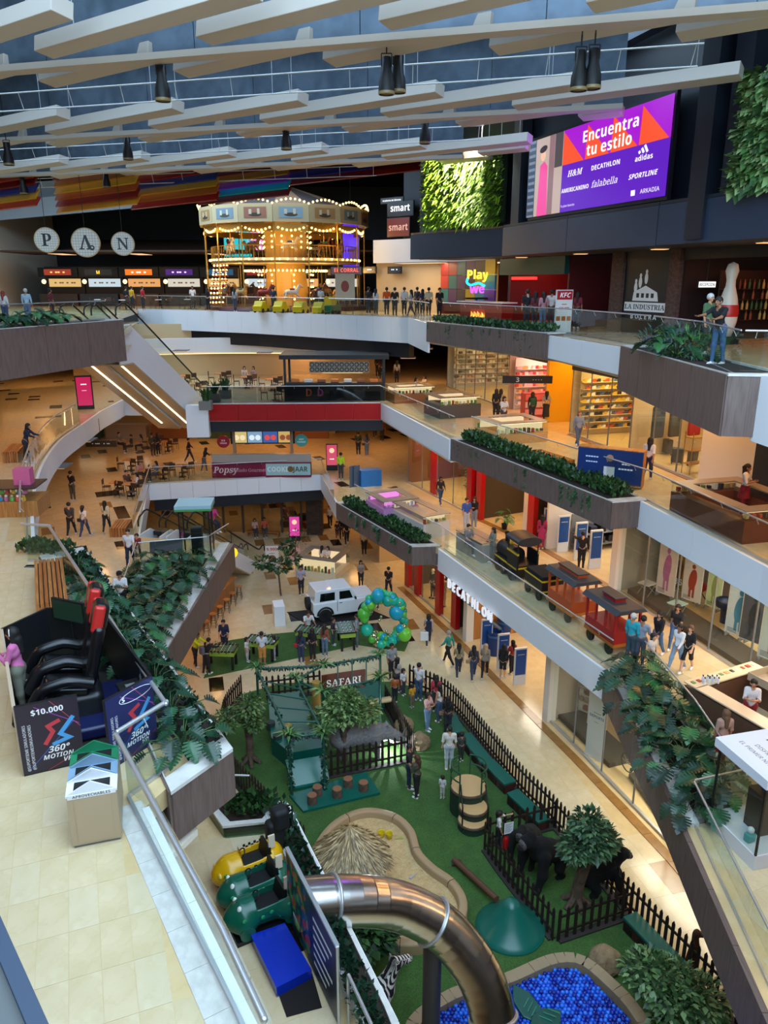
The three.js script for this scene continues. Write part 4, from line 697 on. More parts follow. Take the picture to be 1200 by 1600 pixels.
// ball pit
{
const C = px([[640,1640],[700,1584],[790,1556],[868,1524],[905,1526],[950,1562],[985,1600],[1010,1650],[960,1720],[700,1760]]),cv = new THREE.CatmullRomCurve3(C.map(p => V(p[0],0,p[1])),true,'centripetal'),all = cv.getSpacedPoints(60),t = thing('ball_pit','tan rimmed pit full of blue balls','ball pit',[0,0,0]);
mesh('pit_floor',slabGeo(all.map(p => [p.x,p.z]),null,0.2,0.18,1),col(0x16285a,0.6),t);
for (let s = 0;s < 12;s++) { const g = new G();for (let i = s * 5;i < s * 5 + 5;i++) { const a = all[i],b = all[(i + 1) % 60],f = i === s * 5 ? 0.06 : 0;g.bar([a.x + (b.x - a.x) * f,0.28,a.z + (b.z - a.z) * f],[b.x,0.28,b.z],0.3,0.56);} g.m('rim',col(0x9a8668,0.55),t);}
const ballG = new THREE.SphereGeometry(0.052,12,8),bm = [0x1238b0,0x1f5fd8,0x0e2488,0x2a74e6].map(c => col(c,0.3)),inner = all.map(p => [p.x + (3.6 - p.x) * 0.1,p.z + (-13.2 - p.z) * 0.1]),rest = [];
let n = 0;const cand = [];for (let L = 0;L < 2;L++) for (let i = 0;i < 62;i++) for (let j = 0;j < 60;j++) { const x = 0.5 + (i + (j % 2) * 0.5) * 0.104 + rr(-0.012,0.012) + L * 0.05,z = -15.5 + j * 0.09 + rr(-0.012,0.012) + L * 0.05;if (inPoly(x,z,inner)) cand.push([x,0.29 + L * 0.075 + rr(0,0.02) + 0.08 * fbm(x * 0.1,z * 0.1 + 2,8,8,2,3),z]);}
cand.sort((a,b) => (b[1] * 6 - Math.abs(b[2] + 14.2) * 1.0) - (a[1] * 6 - Math.abs(a[2] + 14.2) * 1.0));
const lay = cand.filter(c => c[2] < -13.7 && c[1] > 0.36).slice(0,300),set = new Set(lay);
lay.forEach(c => { const b = tag(mesh('pit_ball',ballG,pick(bm)),'shiny blue plastic ball lying in the ball pit','ball','blue balls in the ball pit');b.position.set(...c);});
const others = cand.filter(c => !set.has(c)),im = new THREE.InstancedMesh(ballG,MP({ color: 0xffffff,roughness: 0.3 }),others.length);others.forEach((c,i) => { im.setMatrixAt(i,M4.makeTranslation(...c));im.setColorAt(i,new THREE.Color(pick([0x1238b0,0x1f5fd8,0x0e2488,0x2a74e6])));});im.name = 'pit_balls';im.castShadow = true;tag(im,'mass of blue plastic balls filling the pit','ball',null,'stuff');scene.add(im);
for (const [u,v,r,l] of [[822,1572,0.5,'striped teal leaf shaped cushion in the ball pit'],[852,1597,2.2,'second teal leaf cushion at the lower edge of the ball pit']]) { const q = thing('leaf_cushion',l,'cushion',at(u,v,0.45),r);new G().ext([[0,-0.5],[0.24,-0.2],[0.22,0.2],[0,0.5],[-0.22,0.2],[-0.24,-0.2]],0.07,0,0,0,-Math.PI / 2 + 0.15,0,0,0.02).m('pad',col(0x0f5148,0.4),q);for (let k = -2;k < 3;k++) new G().box(0.3,0.012,0.02,0,0.11 - 0.015 * k,-k * 0.14,0.5).m('stripe',col(0x2f8a72,0.4),q);}
tag(mesh('pit_ball',ballG,bm[0]),'stray blue ball on the turf beside the boulder','ball').position.copy(at(941,1520,0.08));
}
// animals
function animal(name,label,cat,p,turn,caps,k,cell,mat,s = 1) { const t = thing(name,label,cat,p,turn);t.scale.setScalar(s);mesh('body',uvMetres(blob(caps,k,cell),0.8),mat,t);return t;}
{
const r = [[-0.75,0.95,0,0.5,1.0,0,0.46,0.44],[0.5,1.0,0,0.95,1.0,0,0.42,0.3],[0.95,0.98,0,1.35,0.78,0,0.28,0.22],[1.35,0.78,0,1.62,0.62,0,0.2,0.15],[-0.75,1.05,0,-1.0,0.85,0,0.35,0.3]];
for (const s of [-1,1]) r.push([0.55,0.75,s * 0.26,0.56,0.4,s * 0.27,0.2,0.13],[0.56,0.4,s * 0.27,0.6,0.06,s * 0.27,0.12,0.12],[-0.85,0.8,s * 0.24,-0.72,0.45,s * 0.28,0.25,0.14],[-0.72,0.45,s * 0.28,-0.82,0.2,s * 0.28,0.13,0.11],[-0.82,0.2,s * 0.28,-0.78,0.06,s * 0.28,0.11,0.12],[1.02,1.22,s * 0.15,1.0,1.42,s * 0.2,0.06,0.03]);
const t = animal('rhinoceros','life size grey rhinoceros figure behind the picket fence','rhinoceros',at(566,1181,0.03),0.16,r,0.14,0.04,MAT.hide,0.92);
new G().rod([1.6,0.7,0],[1.82,1.15,0],0.08,10,0.008).m('front_horn',col(0x6a6258,0.6),t);new G().rod([1.38,0.9,0],[1.45,1.15,0],0.06,10,0.01).m('rear_horn',col(0x6a6258,0.6),t);new G().path([[-1.15,0.95,0],[-1.28,0.75,0],[-1.26,0.5,0.02]],0.03,6).m('tail',MAT.hide,t);for (const s of [-1,1]) new G().sph(0.03,1.34,0.86,s * 0.19).m('eye',MAT.black,t);
const l = thing('flood_lamp','bright white flood lamp shining at the rhino','lamp',at(613,1160,0.25),-0.5);new G().box(0.3,0.22,0.1,0,0.12,0).m('housing',MAT.black,l);new G().box(0.26,0.18,0.02,0,0.12,0.055).m('lens',glow(0xf4f8ff,14),l);new G().rod([-0.1,-0.2,0],[0,0.05,0],0.02).rod([0.1,-0.2,0],[0,0.05,0],0.02).m('stand',MAT.black,l);
const q = at(613,1160,0.4),sl = new THREE.PointLight(0xf0f6ff,10,8,2);sl.position.set(q.x - 0.05,q.y,q.z + 0.2);scene.add(sl);
}
const fur = c => MP({ color: c,roughness: 0.95,map: rockT,sheen: 0.4 });
const gor = s => { const r = [[0,0.66,-0.42,0,0.95,0.2,0.3,0.36],[0,1.0,0.25,0,1.34,0.58,0.3,0.2],[0,1.45,0.7,0,1.47,0.76,0.2,0.18],[0,1.37,0.9,0,1.32,0.97,0.12,0.1],[0,1.6,0.62,0,1.64,0.66,0.11,0.09]];for (const e of [-1,1]) r.push([e * 0.33,1.0,0.4,e * 0.42,0.55,0.5,0.18,0.13],[e * 0.42,0.55,0.5,e * 0.38,0.08,0.62,0.13,0.09],[e * 0.38,0.08,0.62,e * 0.37,0.05,0.74,0.08,0.06],[e * 0.22,0.62,-0.42,e * 0.3,0.35,-0.22,0.2,0.13],[e * 0.3,0.35,-0.22,e * 0.28,0.08,-0.35,0.12,0.09],[e * 0.28,0.06,-0.35,e * 0.28,0.05,-0.18,0.08,0.06]);return r;};
for (const [u,v,tn,c,s,l] of [[852,1368,-1.05,0x0e0f14,1.05,'big black silverback gorilla figure on all fours in the pen'],[822,1335,-0.5,0x343a38,0.85,'grey headed gorilla figure at the far corner of the pen'],[936,1392,1.7,0x0d0b0c,0.85,'black gorilla figure crouching behind the pen tree']]) { const t = animal('gorilla',l,'gorilla',at(u,v,0.03),tn,gor(),0.1,0.04,fur(c),s);new G().sph(0.15,0,1.4,0.9,1,1.1,0.72).m('face',col(0x4a4644,0.6),t);for (const e of [-1,1]) new G().sph(0.022,e * 0.06,1.48,0.98).m('eye',MAT.black,t);}
{
const stripe = tex(128,128,(u,v) => { const w = Math.sin((u * 9 + 0.7 * fbm(u,v,4,4,3,44)) * 6.283);return w > 0 ? [0.06,0.06,0.07] : [0.86,0.84,0.8];});
const r = [[-0.6,1.05,0,0.4,1.05,0,0.28,0.26],[0.4,1.1,0,0.72,1.55,0,0.22,0.13],[0.72,1.6,0,1.08,1.48,0,0.13,0.09],[1.08,1.47,0,1.16,1.44,0,0.085,0.075],[0.66,1.7,-0.08,0.64,1.86,-0.1,0.045,0.015],[0.66,1.7,0.08,0.64,1.86,0.1,0.045,0.015]];for (const s of [-1,1]) r.push([0.35,0.9,s * 0.15,0.36,0.45,s * 0.15,0.12,0.065],[0.36,0.45,s * 0.15,0.36,0.05,s * 0.15,0.06,0.05],[-0.6,0.95,s * 0.15,-0.55,0.55,s * 0.15,0.17,0.08],[-0.55,0.55,s * 0.15,-0.62,0.05,s * 0.15,0.07,0.05]);
const g = at(632,1503,1.45),z = thing('zebra','black and white striped zebra figure looking out beside the planter','zebra',[g.x - 0.8,0.03,g.z + 0.62],0.65);mesh('body',uvMetres(blob(r,0.08,0.03),0.9),MP({ map: stripe,roughness: 0.8 }),z);
new G().ext([[0.42,1.3],[0.7,1.78],[0.62,1.82],[0.34,1.38]],0.04,0,0,-0.02).m('mane',col(0x18181a,0.9),z);new G().sph(0.06,1.13,1.44,0,1.1,1,1).m('muzzle',col(0x1c1a1c,0.6),z);for (const s of [-1,1]) new G().sph(0.02,0.9,1.6,s * 0.1).m('eye',MAT.black,z);
const m = at(1078,1512,0),q = animal('meerkat','upright brown meerkat figure standing at the long fence','meerkat',m,1.2,[[0,0.1,0,0,0.65,0.03,0.14,0.1],[0,0.7,0.04,0,0.95,0.02,0.09,0.075],[0,1.02,0.05,0,0.98,0.16,0.09,0.04],[-0.1,0.6,0.08,-0.07,0.38,0.15,0.035,0.025],[0.1,0.6,0.08,0.07,0.38,0.15,0.035,0.025],[-0.09,0.05,0,-0.09,0.04,0.12,0.05,0.035],[0.09,0.05,0,0.09,0.04,0.12,0.05,0.035]],0.05,0.022,MP({ color: 0x9a7360,map: rockT,roughness: 0.9 }),1.1);
for (const s of [-1,1]) new G().sph(0.022,s * 0.055,1.03,0.12).m('eye',MAT.black,q);
}
// trees of the playground
function tree(name,label,p,trunk,balls,n,size,cols,r0 = 0.16,roots = 0) {
const t = thing(name,label,'tree',p),g = new G();trunk.forEach((s,i) => g.path(s,r0 * (i ? 0.45 : 1),8));for (let k = 0;k < roots;k++) { const a = k * 6.283 / roots;g.path([[0,0.45,0],[Math.cos(a) * 0.16,0.18,Math.sin(a) * 0.16],[Math.cos(a) * 0.38,0,Math.sin(a) * 0.38]],r0 * 0.55,6);} g.m('trunk',MAT.bark,t,0.5);
foliage(t,n,crown(balls),size,cols);return t;
}
tree('ficus_tree','round crowned ficus tree growing in the gorilla pen',at(899,1412,0.03),[[[0,0,0],[0.05,0.7,0],[0.2,1.4,-0.05],[0.25,1.9,0]],[[0.1,1.2,0],[-0.1,1.7,0.1],[-0.2,2.1,0.1]]],[[0.25,2.2,0,0.62,0.5],[-0.15,2.1,0.2,0.45,0.35],[0.6,2.1,-0.1,0.42,0.35],[0.2,2.55,-0.1,0.45,0.35]],1700,0.19,[0x39573a,0x4d7048,0x2a4530,0x628058],0.17,5);
tree('play_tree','knotty tree with small crown at the left curved fence',at(391,1192,0.03),[[[0,0,0],[0.02,0.9,0],[-0.03,1.7,0],[0.05,2.3,0.05]],[[0,1.5,0],[-0.4,1.9,0.1],[-0.7,2.0,0.1]]],[[0.05,2.3,0,0.5,0.4],[-0.7,1.9,0.2,0.5,0.3],[0.25,1.8,0.2,0.3,0.25]],1100,0.18,OLIVE,0.14,5);
tree('play_tree','leafy olive green tree in front of the safari sign',at(538,1192,0.03),[[[0,0,0],[0,1,0],[-0.05,1.8,0]],[[0,1.2,0],[0.4,1.7,0],[0.7,1.9,0]]],[[0,2.2,0,0.75,0.45],[-0.65,1.9,0.1,0.55,0.35],[0.7,2.1,-0.1,0.6,0.4],[0.1,2.5,-0.2,0.5,0.3]],2000,0.19,[0x6a8a4c,0x547440,0x86a262,0x3d5a30],0.12);
tree('play_tree','bushy pale green tree at the lower right corner of the playground',at(1040,1620,0.03),[[[0,0,0],[0,0.8,0],[0.05,1.5,0]]],[[0,1.5,0,0.75,0.45],[-0.5,1.7,-0.2,0.55,0.35],[0.5,1.4,0.2,0.6,0.4],[0,1.0,0.5,0.6,0.3]],2000,0.19,[0x5d7d48,0x47663a,0x7f9a62,0x2f4a28],0.1);
tree('potted_shrub','broad leaved shrub in a grey pot below the tube slide',at(572,1505,0.03),[[[0,0,0],[0,0.9,0]]],[[0,1.1,0,0.7,0.4],[0.3,1.3,-0.3,0.5,0.3]],900,0.3,GREEN,0.08);
// green play frame with the sign
{
const t = thing('climbing_structure','teal climbing frame wrapped in ivy with palm tufts and a ramp','climbing frame',[0,0,0]),gm = col(0x155044,0.4),T = (u,v,y = 2.3) => { const p = at(u,v,y);return [p.x,p.y,p.z];};
const tops = { a: T(401,1045),b: T(452,1152),c: T(505,1146),d: T(462,1062),e: T(505,1040),f: T(594,1024),g: T(594,1060),h: T(505,1082) };
for (const [p,q] of [['a','b'],['b','c'],['c','d'],['a','e'],['e','f'],['f','g'],['g','h'],['h','d'],['d','e']]) new G().rod(tops[p],tops[q],0.045,8).m('beam',gm,t);
for (const k of 'abcfgh') new G().rod([tops[k][0],0,tops[k][2]],tops[k],0.05,8).m('post',gm,t);
for (let i = 1;i < 5;i++) { const s = i / 5,A = tops.a.map((v,k) => v + (tops.b[k] - v) * s),B = tops.d.map((v,k) => v + (tops.c[k] - v) * s);new G().rod(A,B,0.03,6).m('rung',gm,t);}
for (let i = 1;i < 4;i++) { const s = i / 4,A = tops.e.map((v,k) => v + (tops.f[k] - v) * s),B = tops.h.map((v,k) => v + (tops.g[k] - v) * s);new G().rod(A,B,0.03,6).m('rung',gm,t);}
for (const [p,q] of [['a','b'],['b','c'],['c','d'],['a','e'],['e','f'],['g','h']]) foliage(t,160,() => { const s = rnd();return [0,1,2].map(k => tops[p][k] + (tops[q][k] - tops[p][k]) * s + rr(-0.07,0.07)).concat([0,-0.5,0]);},0.13,DEEP,leafGeo,'garland');
for (const k of 'bc') foliage(t,130,() => [tops[k][0] + rr(-0.08,0.08),rr(0.1,2.3),tops[k][2] + rr(-0.08,0.08),0,-0.5,0],0.13,DEEP,leafGeo,'garland');
for (const k of 'abcdefgh') foliage(t,26,i => { const a = i * 0.5;return [tops[k][0],tops[k][1] + 0.05,tops[k][2],Math.cos(a) * 1.6,0.25,Math.sin(a) * 1.6];},0.5,[0x4e7d46,0x6b9a58,0x35602f],bladeGeo,'palm_tuft');
const quadPad = (name,P,y0,y1) => mesh(name,slabGeo(P,null,y1,y1 - y0),teal,t);
quadPad('platform',px([[425,1180],[455,1205],[508,1195],[470,1105],[420,1112]]),0.03,0.75);quadPad('platform',px([[560,1115],[600,1110],[596,1082],[548,1086]]),0.03,0.6);
{ const a = T(447,1190,0.75),b = T(505,1180,0.75),c = T(458,1232,0.1),d = T(512,1221,0.1),g = new THREE.BufferGeometry();g.setAttribute('position',new THREE.BufferAttribute(new Float32Array([...a,...c,...b,...b,...c,...d]),3));g.computeVertexNormals();const th = [a,b,d,c];mesh('ramp',flat(g),col(0x0f6a5c,0.25),t);for (const [p,q] of [[a,c],[b,d]]) new G().bar([p[0],p[1] + 0.06,p[2]],[q[0],q[1] + 0.06,q[2]],0.09,0.16).m('ramp_side',teal,t);new G().bar([c[0],0.09,c[2]],[d[0],0.09,d[2]],0.16,0.1).m('ramp_foot',teal,t);}
for (const [u,v,h,c,l] of [[450,1150,0.55,0xa8843e,'step'],[423,1135,0.3,0x2c3a34,'step'],[434,1155,0.3,0x2c3a34,'step'],[495,1108,1.3,0xa8843e,'log_post'],[536,1100,0.9,0x7a5a34,'log_post']]) { const p = at(u,v,0.7);new G().cyl(0.17,0.17,h,p.x,0.7 + h / 2 - 0.1,p.z,14).m(l,col(c,0.7),t);}
const lg = T(575,1098,0.8),l2 = T(612,1092,0.9);new G().rod(lg,l2,0.12,12).m('crawl_log',col(0xa8926a,0.7),t);
// sign
const A = at(503,1083,1.5),B = at(571,1073,1.5),s = thing('safari_sign','dark wooden sign board reading SAFARI on the play frame','sign',[(A.x + B.x) / 2,1.5,(A.z + B.z) / 2],-Math.atan2(B.z - A.z,B.x - A.x)),w = A.distanceTo(B),h = 0.78;
for (let i = 0;i < 3;i++) new G().rb(w,h / 3 - 0.008,0.06,0.02,0,h / 3 * (i + 0.5),-0.02 * (i % 2)).m('plank',MP({ map: woodT,color: 0x8a5a40,roughness: 0.6 }),s,1);
mesh('lettering',rectG(w * 0.9,h * 0.7),MP({ map: (() => { const c = document.createElement('canvas');c.width = 512;c.height = 160;const x = c.getContext('2d');x.clearRect(0,0,512,160);x.font = 'bold 120px serif';x.textAlign = 'center';x.fillStyle = '#e6e2d6';x.fillText('SAFARI',256,122);const tt = new THREE.CanvasTexture(c);tt.colorSpace = THREE.SRGBColorSpace;return tt;})(),alphaTest: 0.5,roughness: 0.6 }),s).position.set(0,h / 2,0.045);
const st = thing('straw_bundle','dry straw bundle behind the rhino','straw',at(572,1118,0.05));foliage(st,220,() => [rr(-0.3,0.3),rr(0,0.25),rr(-0.15,0.15),rr(-1.5,1.5),0.1,0],0.35,[0x8d7650,0xa99064],new THREE.BufferGeometry().copy(leafGeo).scale(0.3,1,1),'straw');new G().rb(0.5,0.12,0.25,0.05,0,0.08,0).m('core',MP({ map: strawT,roughness: 1 }),st);
}
// extinguisher and notice at the gorilla pen
{ const p = at(789,1338,0.1),t = thing('fire_extinguisher','red fire extinguisher with white notice on the gorilla fence','extinguisher',p,0.3);new G().lathe([[0,0],[0.09,0],[0.1,0.05],[0.1,0.36],[0.06,0.45],[0.025,0.47],[0.025,0.52]],0,0.25,0,14).m('cylinder',col(0xa8161a,0.3),t);new G().box(0.1,0.03,0.03,0.03,0.79,0).path([[0.04,0.78,0],[0.13,0.7,0],[0.12,0.45,0.02]],0.012,5).m('hose',MAT.black,t);mesh('notice',rectG(0.3,0.4),print(128,170,(x,w,h) => { x.fillStyle = '#e8e6ea';x.fillRect(0,0,w,h);x.fillStyle = '#555';for (let i = 0;i < 9;i++) x.fillRect(14,20 + i * 15,w - 28 - (i % 3) * 16,5);}),t).position.set(0.05,1.05,0.05);}
// football tables
{
const mk = thing('football_table','x','football table',[0,-60,0]),lime = col(0x8fae3c,0.4);
new G().box(0.72,0.22,1.35,0,0.82,0).m('cabinet',lime,mk);new G().box(0.78,0.05,0.06,0,0.95,-0.68).box(0.78,0.05,0.06,0,0.95,0.68).box(0.06,0.05,1.4,-0.37,0.95,0).box(0.06,0.05,1.4,0.37,0.95,0).m('rim',MAT.black,mk);new G().box(0.66,0.01,1.28,0,0.938,0).m('pitch',col(0x2c6a3a,0.5),mk);
for (const [x,z] of [[-1,-1],[1,-1],[-1,1],[1,1]]) new G().box(0.1,0.72,0.1,x * 0.29,0.36,z * 0.58).m('leg',MAT.black,mk);
for (let i = 0;i < 8;i++) { const z = -0.56 + i * 0.16,r = new G().rod([-0.52,0.97,z],[0.52,0.97,z],0.011,6).m('rod',MAT.steel,mk);new G().cyl(0.02,0.02,0.1,(i % 2 ? 1 : -1) * 0.55,0.97,z,8,0,0,Math.PI / 2).m('grip',MAT.black,r);const f = new G();for (let k = -1;k < 2;k++) f.box(0.03,0.1,0.025,k * 0.18,0.96,z);f.m('players',col(i % 2 ? 0xb02a2a : 0xdedede,0.5),r);}
[[347,1042,1.5,'lime green football table beside the boy in yellow'],[411,1028,1.35,'football table played by the little girl and man in white'],[487,1012,1.3,'football table among the group in dark clothes'],[541,1008,0.2,'lime green football table nearest the balloons']].forEach(([u,v,tn,l],i) => { if (i) copyOf(mk,at(u,v,0),tn,l);else { mk.position.copy(at(u,v,0));mk.rotation.y = tn;mk.userData.label = l;} });
}
// balloon wreath
{
const c = at(600,1012,0),t = thing('balloon_wreath','tall ring of teal, green and silver balloons','balloons',c,-0.15),bm = [[0x14a08a,0x159cb8,0x1db394,0x0f8a78],[0x4fae3a,0x6cc23a,0x2fae78]].flat().map(x => col(x,0.22)),chrome = col(0xb9c49a,0.15,0.9);
new G().add(new THREE.TorusGeometry(1.0,0.03,6,40),0,1.5,0).rod([-0.5,0,0],[-0.55,0.7,0],0.03).rod([0.5,0,0],[0.55,0.7,0],0.03).m('ring',col(0xb59a6a,0.3,0.8),t);
const bg = new THREE.SphereGeometry(1,14,10);const put = (x,y,z,r,m) => { const o = mesh('balloon',bg,m,t);o.position.set(x,y,z);o.scale.set(r,r * 1.08,r);};
for (let i = 0;i < 120;i++) { const a = -2.2 + 5.6 * rnd(),k = rr(0.85,1.2),r = rr(0.1,0.23);put(Math.cos(a) * k * 0.85,1.55 + Math.sin(a) * k * 1.15,rr(-0.2,0.25),r,rnd() < 0.15 ? chrome : pick(bm));}
for (const [x,y,r,m] of [[-0.25,2.75,0.32,1],[0.62,1.95,0.36,1],[1.0,0.85,0.34,5],[-0.95,1.75,0.3,4],[-0.8,0.95,0.3,2],[0.2,2.5,0.26,0],[0.5,2.55,0.24,2],[-0.6,2.25,0.24,5]]) put(x,y,0.15,r,bm[m]);
for (let i = 0;i < 16;i++) put(rr(-0.8,0.9),rr(0.5,2.6),rr(0.25,0.4),rr(0.05,0.08),chrome);
}
// ---------- second storey at the left: ride booth, bin, bench
const P2 = (a,b,y,h,th = 0.05) => new G().bar([a[0],y + h / 2,a[1]],[b[0],y + h / 2,b[1]],th,h);
const textPrint = (w,h,bg,lines,lit) => cache['t' + JSON.stringify([w,h,bg,lines,lit])] ??= print(w,h,(x,W,H) => { x.fillStyle = bg;x.fillRect(0,0,W,H);x.textAlign = 'center';for (const [t,px_,py,f,c,rot] of lines) { x.save();x.translate(px_ * W,py * H);if (rot) x.rotate(rot);x.font = f;x.fillStyle = c;if (/[▬▮▯▪●■]/.test(t)) { const s = +f.match(/(\d+)px/)[1],n = t.length,st = /[●■]/.test(t) ? s * 0.8 : s * 0.55;[...t].forEach((ch,k) => { const X = (k - (n - 1) / 2) * st;if (ch === '●') { x.beginPath();x.ellipse(X,-s * 0.35,s * 0.36,s * 0.36,0,0,7);x.fill();} else if (ch === '■') x.fillRect(X - s * 0.3,-s * 0.65,s * 0.6,s * 0.6);else if (ch !== ' ') x.fillRect(X - st * 0.42,-s * 0.52,st * 0.84,s * (ch === '▮' || ch === '▯' ? 0.5 : 0.3));});} else x.fillText(t,0,0);x.restore();} },lit);
// a flat print set on an upright line from a to b (plan), y0 to y1; its face looks to the left of a-b
function sheet(name,a,b,y0,y1,mat,parent = scene,off = 0.03) { const L = Math.hypot(b[0] - a[0],b[1] - a[1]),o = mesh(name,rectG(L,y1 - y0),mat,parent),ang = Math.atan2(b[1] - a[1],b[0] - a[0]);o.rotation.y = -ang;o.position.set((a[0] + b[0]) / 2 - Math.sin(ang) * off,(y0 + y1) / 2,(a[1] + b[1]) / 2 + Math.cos(ang) * off);return o;}
{
const F1 = [-5.32,-9.76],F1b = [-4.55,-10.11],F2b = [-4.09,-9.92],F2 = [-3.62,-10.68],B1 = [-6.73,-12.35],B2 = [-5.35,-13.3],h = 1.15;
const t = thing('ride_booth','open black booth of the flight ride with printed price panels','booth',[0,0,0]);
P2(F1,F1b,LB,h).m('front_panel',MAT.black,t);P2(F2b,F2,LB,h).m('price_panel',MAT.black,t);P2(F1,B1,LB,h).m('side_panel',col(0xb9a58c,0.5),t);P2(B1,[-6.32,-13.25],LB,h).m('back_panel',col(0x15171a,0.4),t);P2([-6.32,-13.25],B2,LB,h).m('back_panel',MAT.black,t);P2(F2,B2,LB,h,0.04).m('side_panel',MAT.black,t);
mesh('carpet',slabGeo([F1,F2,B2,B1],null,LB + 0.02,0.015),col(0x26221f,0.95),t);
const art = (x,w,h,bg,price) => { x.fillStyle = bg;x.fillRect(0,0,w,h);x.lineWidth = 3;[['#c04a5a',0.55,0,1,0.45],['#b04ac0',0.3,0.05,0.98,0.4],['#3a6ac0',0.1,0.95,0.9,0.35],['#c03a3a',0.4,1,1,0.8]].forEach(([c,a,b,d,e]) => { x.strokeStyle = c;x.beginPath();x.moveTo(a * w,b * h);x.lineTo(d * w,e * h);x.stroke();});x.fillStyle = '#f2f2f2';x.font = 'bold 44px sans-serif';x.textAlign = 'center';if (price) x.fillText(price,w * 0.5,h * 0.17);else { x.font = 'bold 40px sans-serif';x.fillText('$',w * 0.36,h * 0.16);x.strokeStyle = '#f2f2f2';x.lineWidth = 4;x.beginPath();x.ellipse(w * 0.62,h * 0.13,w * 0.34,h * 0.075,0,0,7);x.stroke();} x.lineWidth = 22;x.strokeStyle = '#c23a44';x.beginPath();x.moveTo(w * 0.4,h * 0.62);x.lineTo(w * 0.55,h * 0.45);x.lineTo(w * 0.48,h * 0.36);x.lineTo(w * 0.68,h * 0.3);x.stroke();x.strokeStyle = '#4a9ad0';x.beginPath();x.moveTo(w * 0.9,h * 0.28);x.lineTo(w * 0.66,h * 0.5);x.lineTo(w * 0.8,h * 0.58);x.lineTo(w * 0.52,h * 0.64);x.stroke();x.fillStyle = '#f0f0f0';x.font = 'bold italic 50px sans-serif';x.fillText('360°',w * 0.6,h * 0.75);x.font = 'bold italic 36px sans-serif';x.fillText('MOTION',w * 0.58,h * 0.84);x.fillText('VR',w * 0.72,h * 0.92);x.save();x.translate(w * 0.12,h * 0.62);x.rotate(-1.57);x.font = '20px sans-serif';x.fillText('@SUPORTIEME SIMULADORES',0,0);x.fillText('@SUPORTIEMESIMULADORES',0,26);x.restore();};
sheet('print',F1,F1b,LB + 0.02,LB + h,print(300,400,(x,w,h) => art(x,w,h,'#2b2230','$10.000')),t,0.03);sheet('print',F2b,F2,LB + 0.02,LB + h,print(300,400,(x,w,h) => art(x,w,h,'#262a58')),t,0.03);
// simulator seats
for (const [dx,dz,l] of [[0,0.45,'front'],[-0.33,-0.25,'rear']]) {
const s = thing('simulator_seat',`black padded flight simulator seat with red headrest, the ${l} one`,'seat',[-5.0 + dx,LB + 0.02,-11.7 + dz],-1.15),bk = col(0x0e0e11,0.28),rd = col(0xb3221f,0.35);
new G().rb(0.62,0.5,0.8,0.12,0,0.35,0.05).m('pedestal',col(0x16171c,0.4),s);new G().rb(0.56,0.2,0.7,0.08,0,0.68,0.18,0,-0.2).m('cushion',bk,s);new G().rb(0.58,1.05,0.2,0.09,0,1.2,-0.28,0,-0.25).m('backrest',bk,s);new G().rb(0.42,0.48,0.24,0.1,0,1.82,-0.44,0,-0.25).m('headrest',bk,s);for (const e of [-1,1]) { new G().rb(0.12,0.46,0.18,0.05,e * 0.19,1.82,-0.4,0,-0.25).m('bolster',rd,s);new G().path([[e * 0.34,0.8,-0.2],[e * 0.36,0.92,0.15],[e * 0.35,0.84,0.55],[e * 0.33,0.5,0.75]],0.1,8).m('armrest',bk,s);}
new G().rb(0.5,0.12,0.4,0.05,0,0.32,0.85,0,0.3).m('footrest',bk,s);
}
const b = thing('motion_base','dark blue motion platform under the simulator seats','machine',[-4.95,LB + 0.02,-11.3],-1.15);new G().rb(1.5,0.22,1.3,0.06,0,0.12,-0.2).m('base',col(0x121a4a,0.35),b);new G().cyl(0.06,0.06,0.2,0.5,0.3,0.3).cyl(0.06,0.06,0.2,-0.5,0.3,0.3).m('actuator',MAT.steel,b);
const m = thing('monitor','small dark monitor on the back of the ride booth','monitor',[-5.75,LB + 1.0,-12.9],-0.4);new G().box(0.75,0.42,0.05,0,0.25,0).m('case',MAT.black,m);mesh('screen',rectG(0.7,0.37),glow(0x14382a,0.5),m).position.set(0,0.25,0.03);new G().rod([0,-0.98,-0.03],[0,0.1,-0.03],0.03).m('stand',MAT.black,m);
const k = thing('control_desk','cluttered control desk with keyboard in the ride booth','desk',[-4.0,LB + 0.02,-10.95],-1.0);new G().box(0.7,0.04,0.4,0,0.72,0).m('top',MAT.black,k);for (const e of [-0.3,0.3]) new G().box(0.04,0.7,0.36,e,0.35,0).m('leg',MAT.black,k);new G().box(0.36,0.02,0.15,0,0.75,0.02).m('keyboard',MAT.grey,k);
const tb = thing('water_bottle','clear water bottle standing on the control desk','bottle',[-3.92,LB + 0.76,-11.12]);new G().lathe([[0,0],[0.035,0],[0.035,0.15],[0.015,0.19],[0.015,0.21]],0,0,0,12).m('bottle',MP({ color: 0xdfeaf0,transmission: 0.9,roughness: 0.05,thickness: 0 }),tb);new G().cyl(0.016,0.016,0.02,0,0.22,0).m('cap',col(0x3a6ac0,0.4),tb);
}
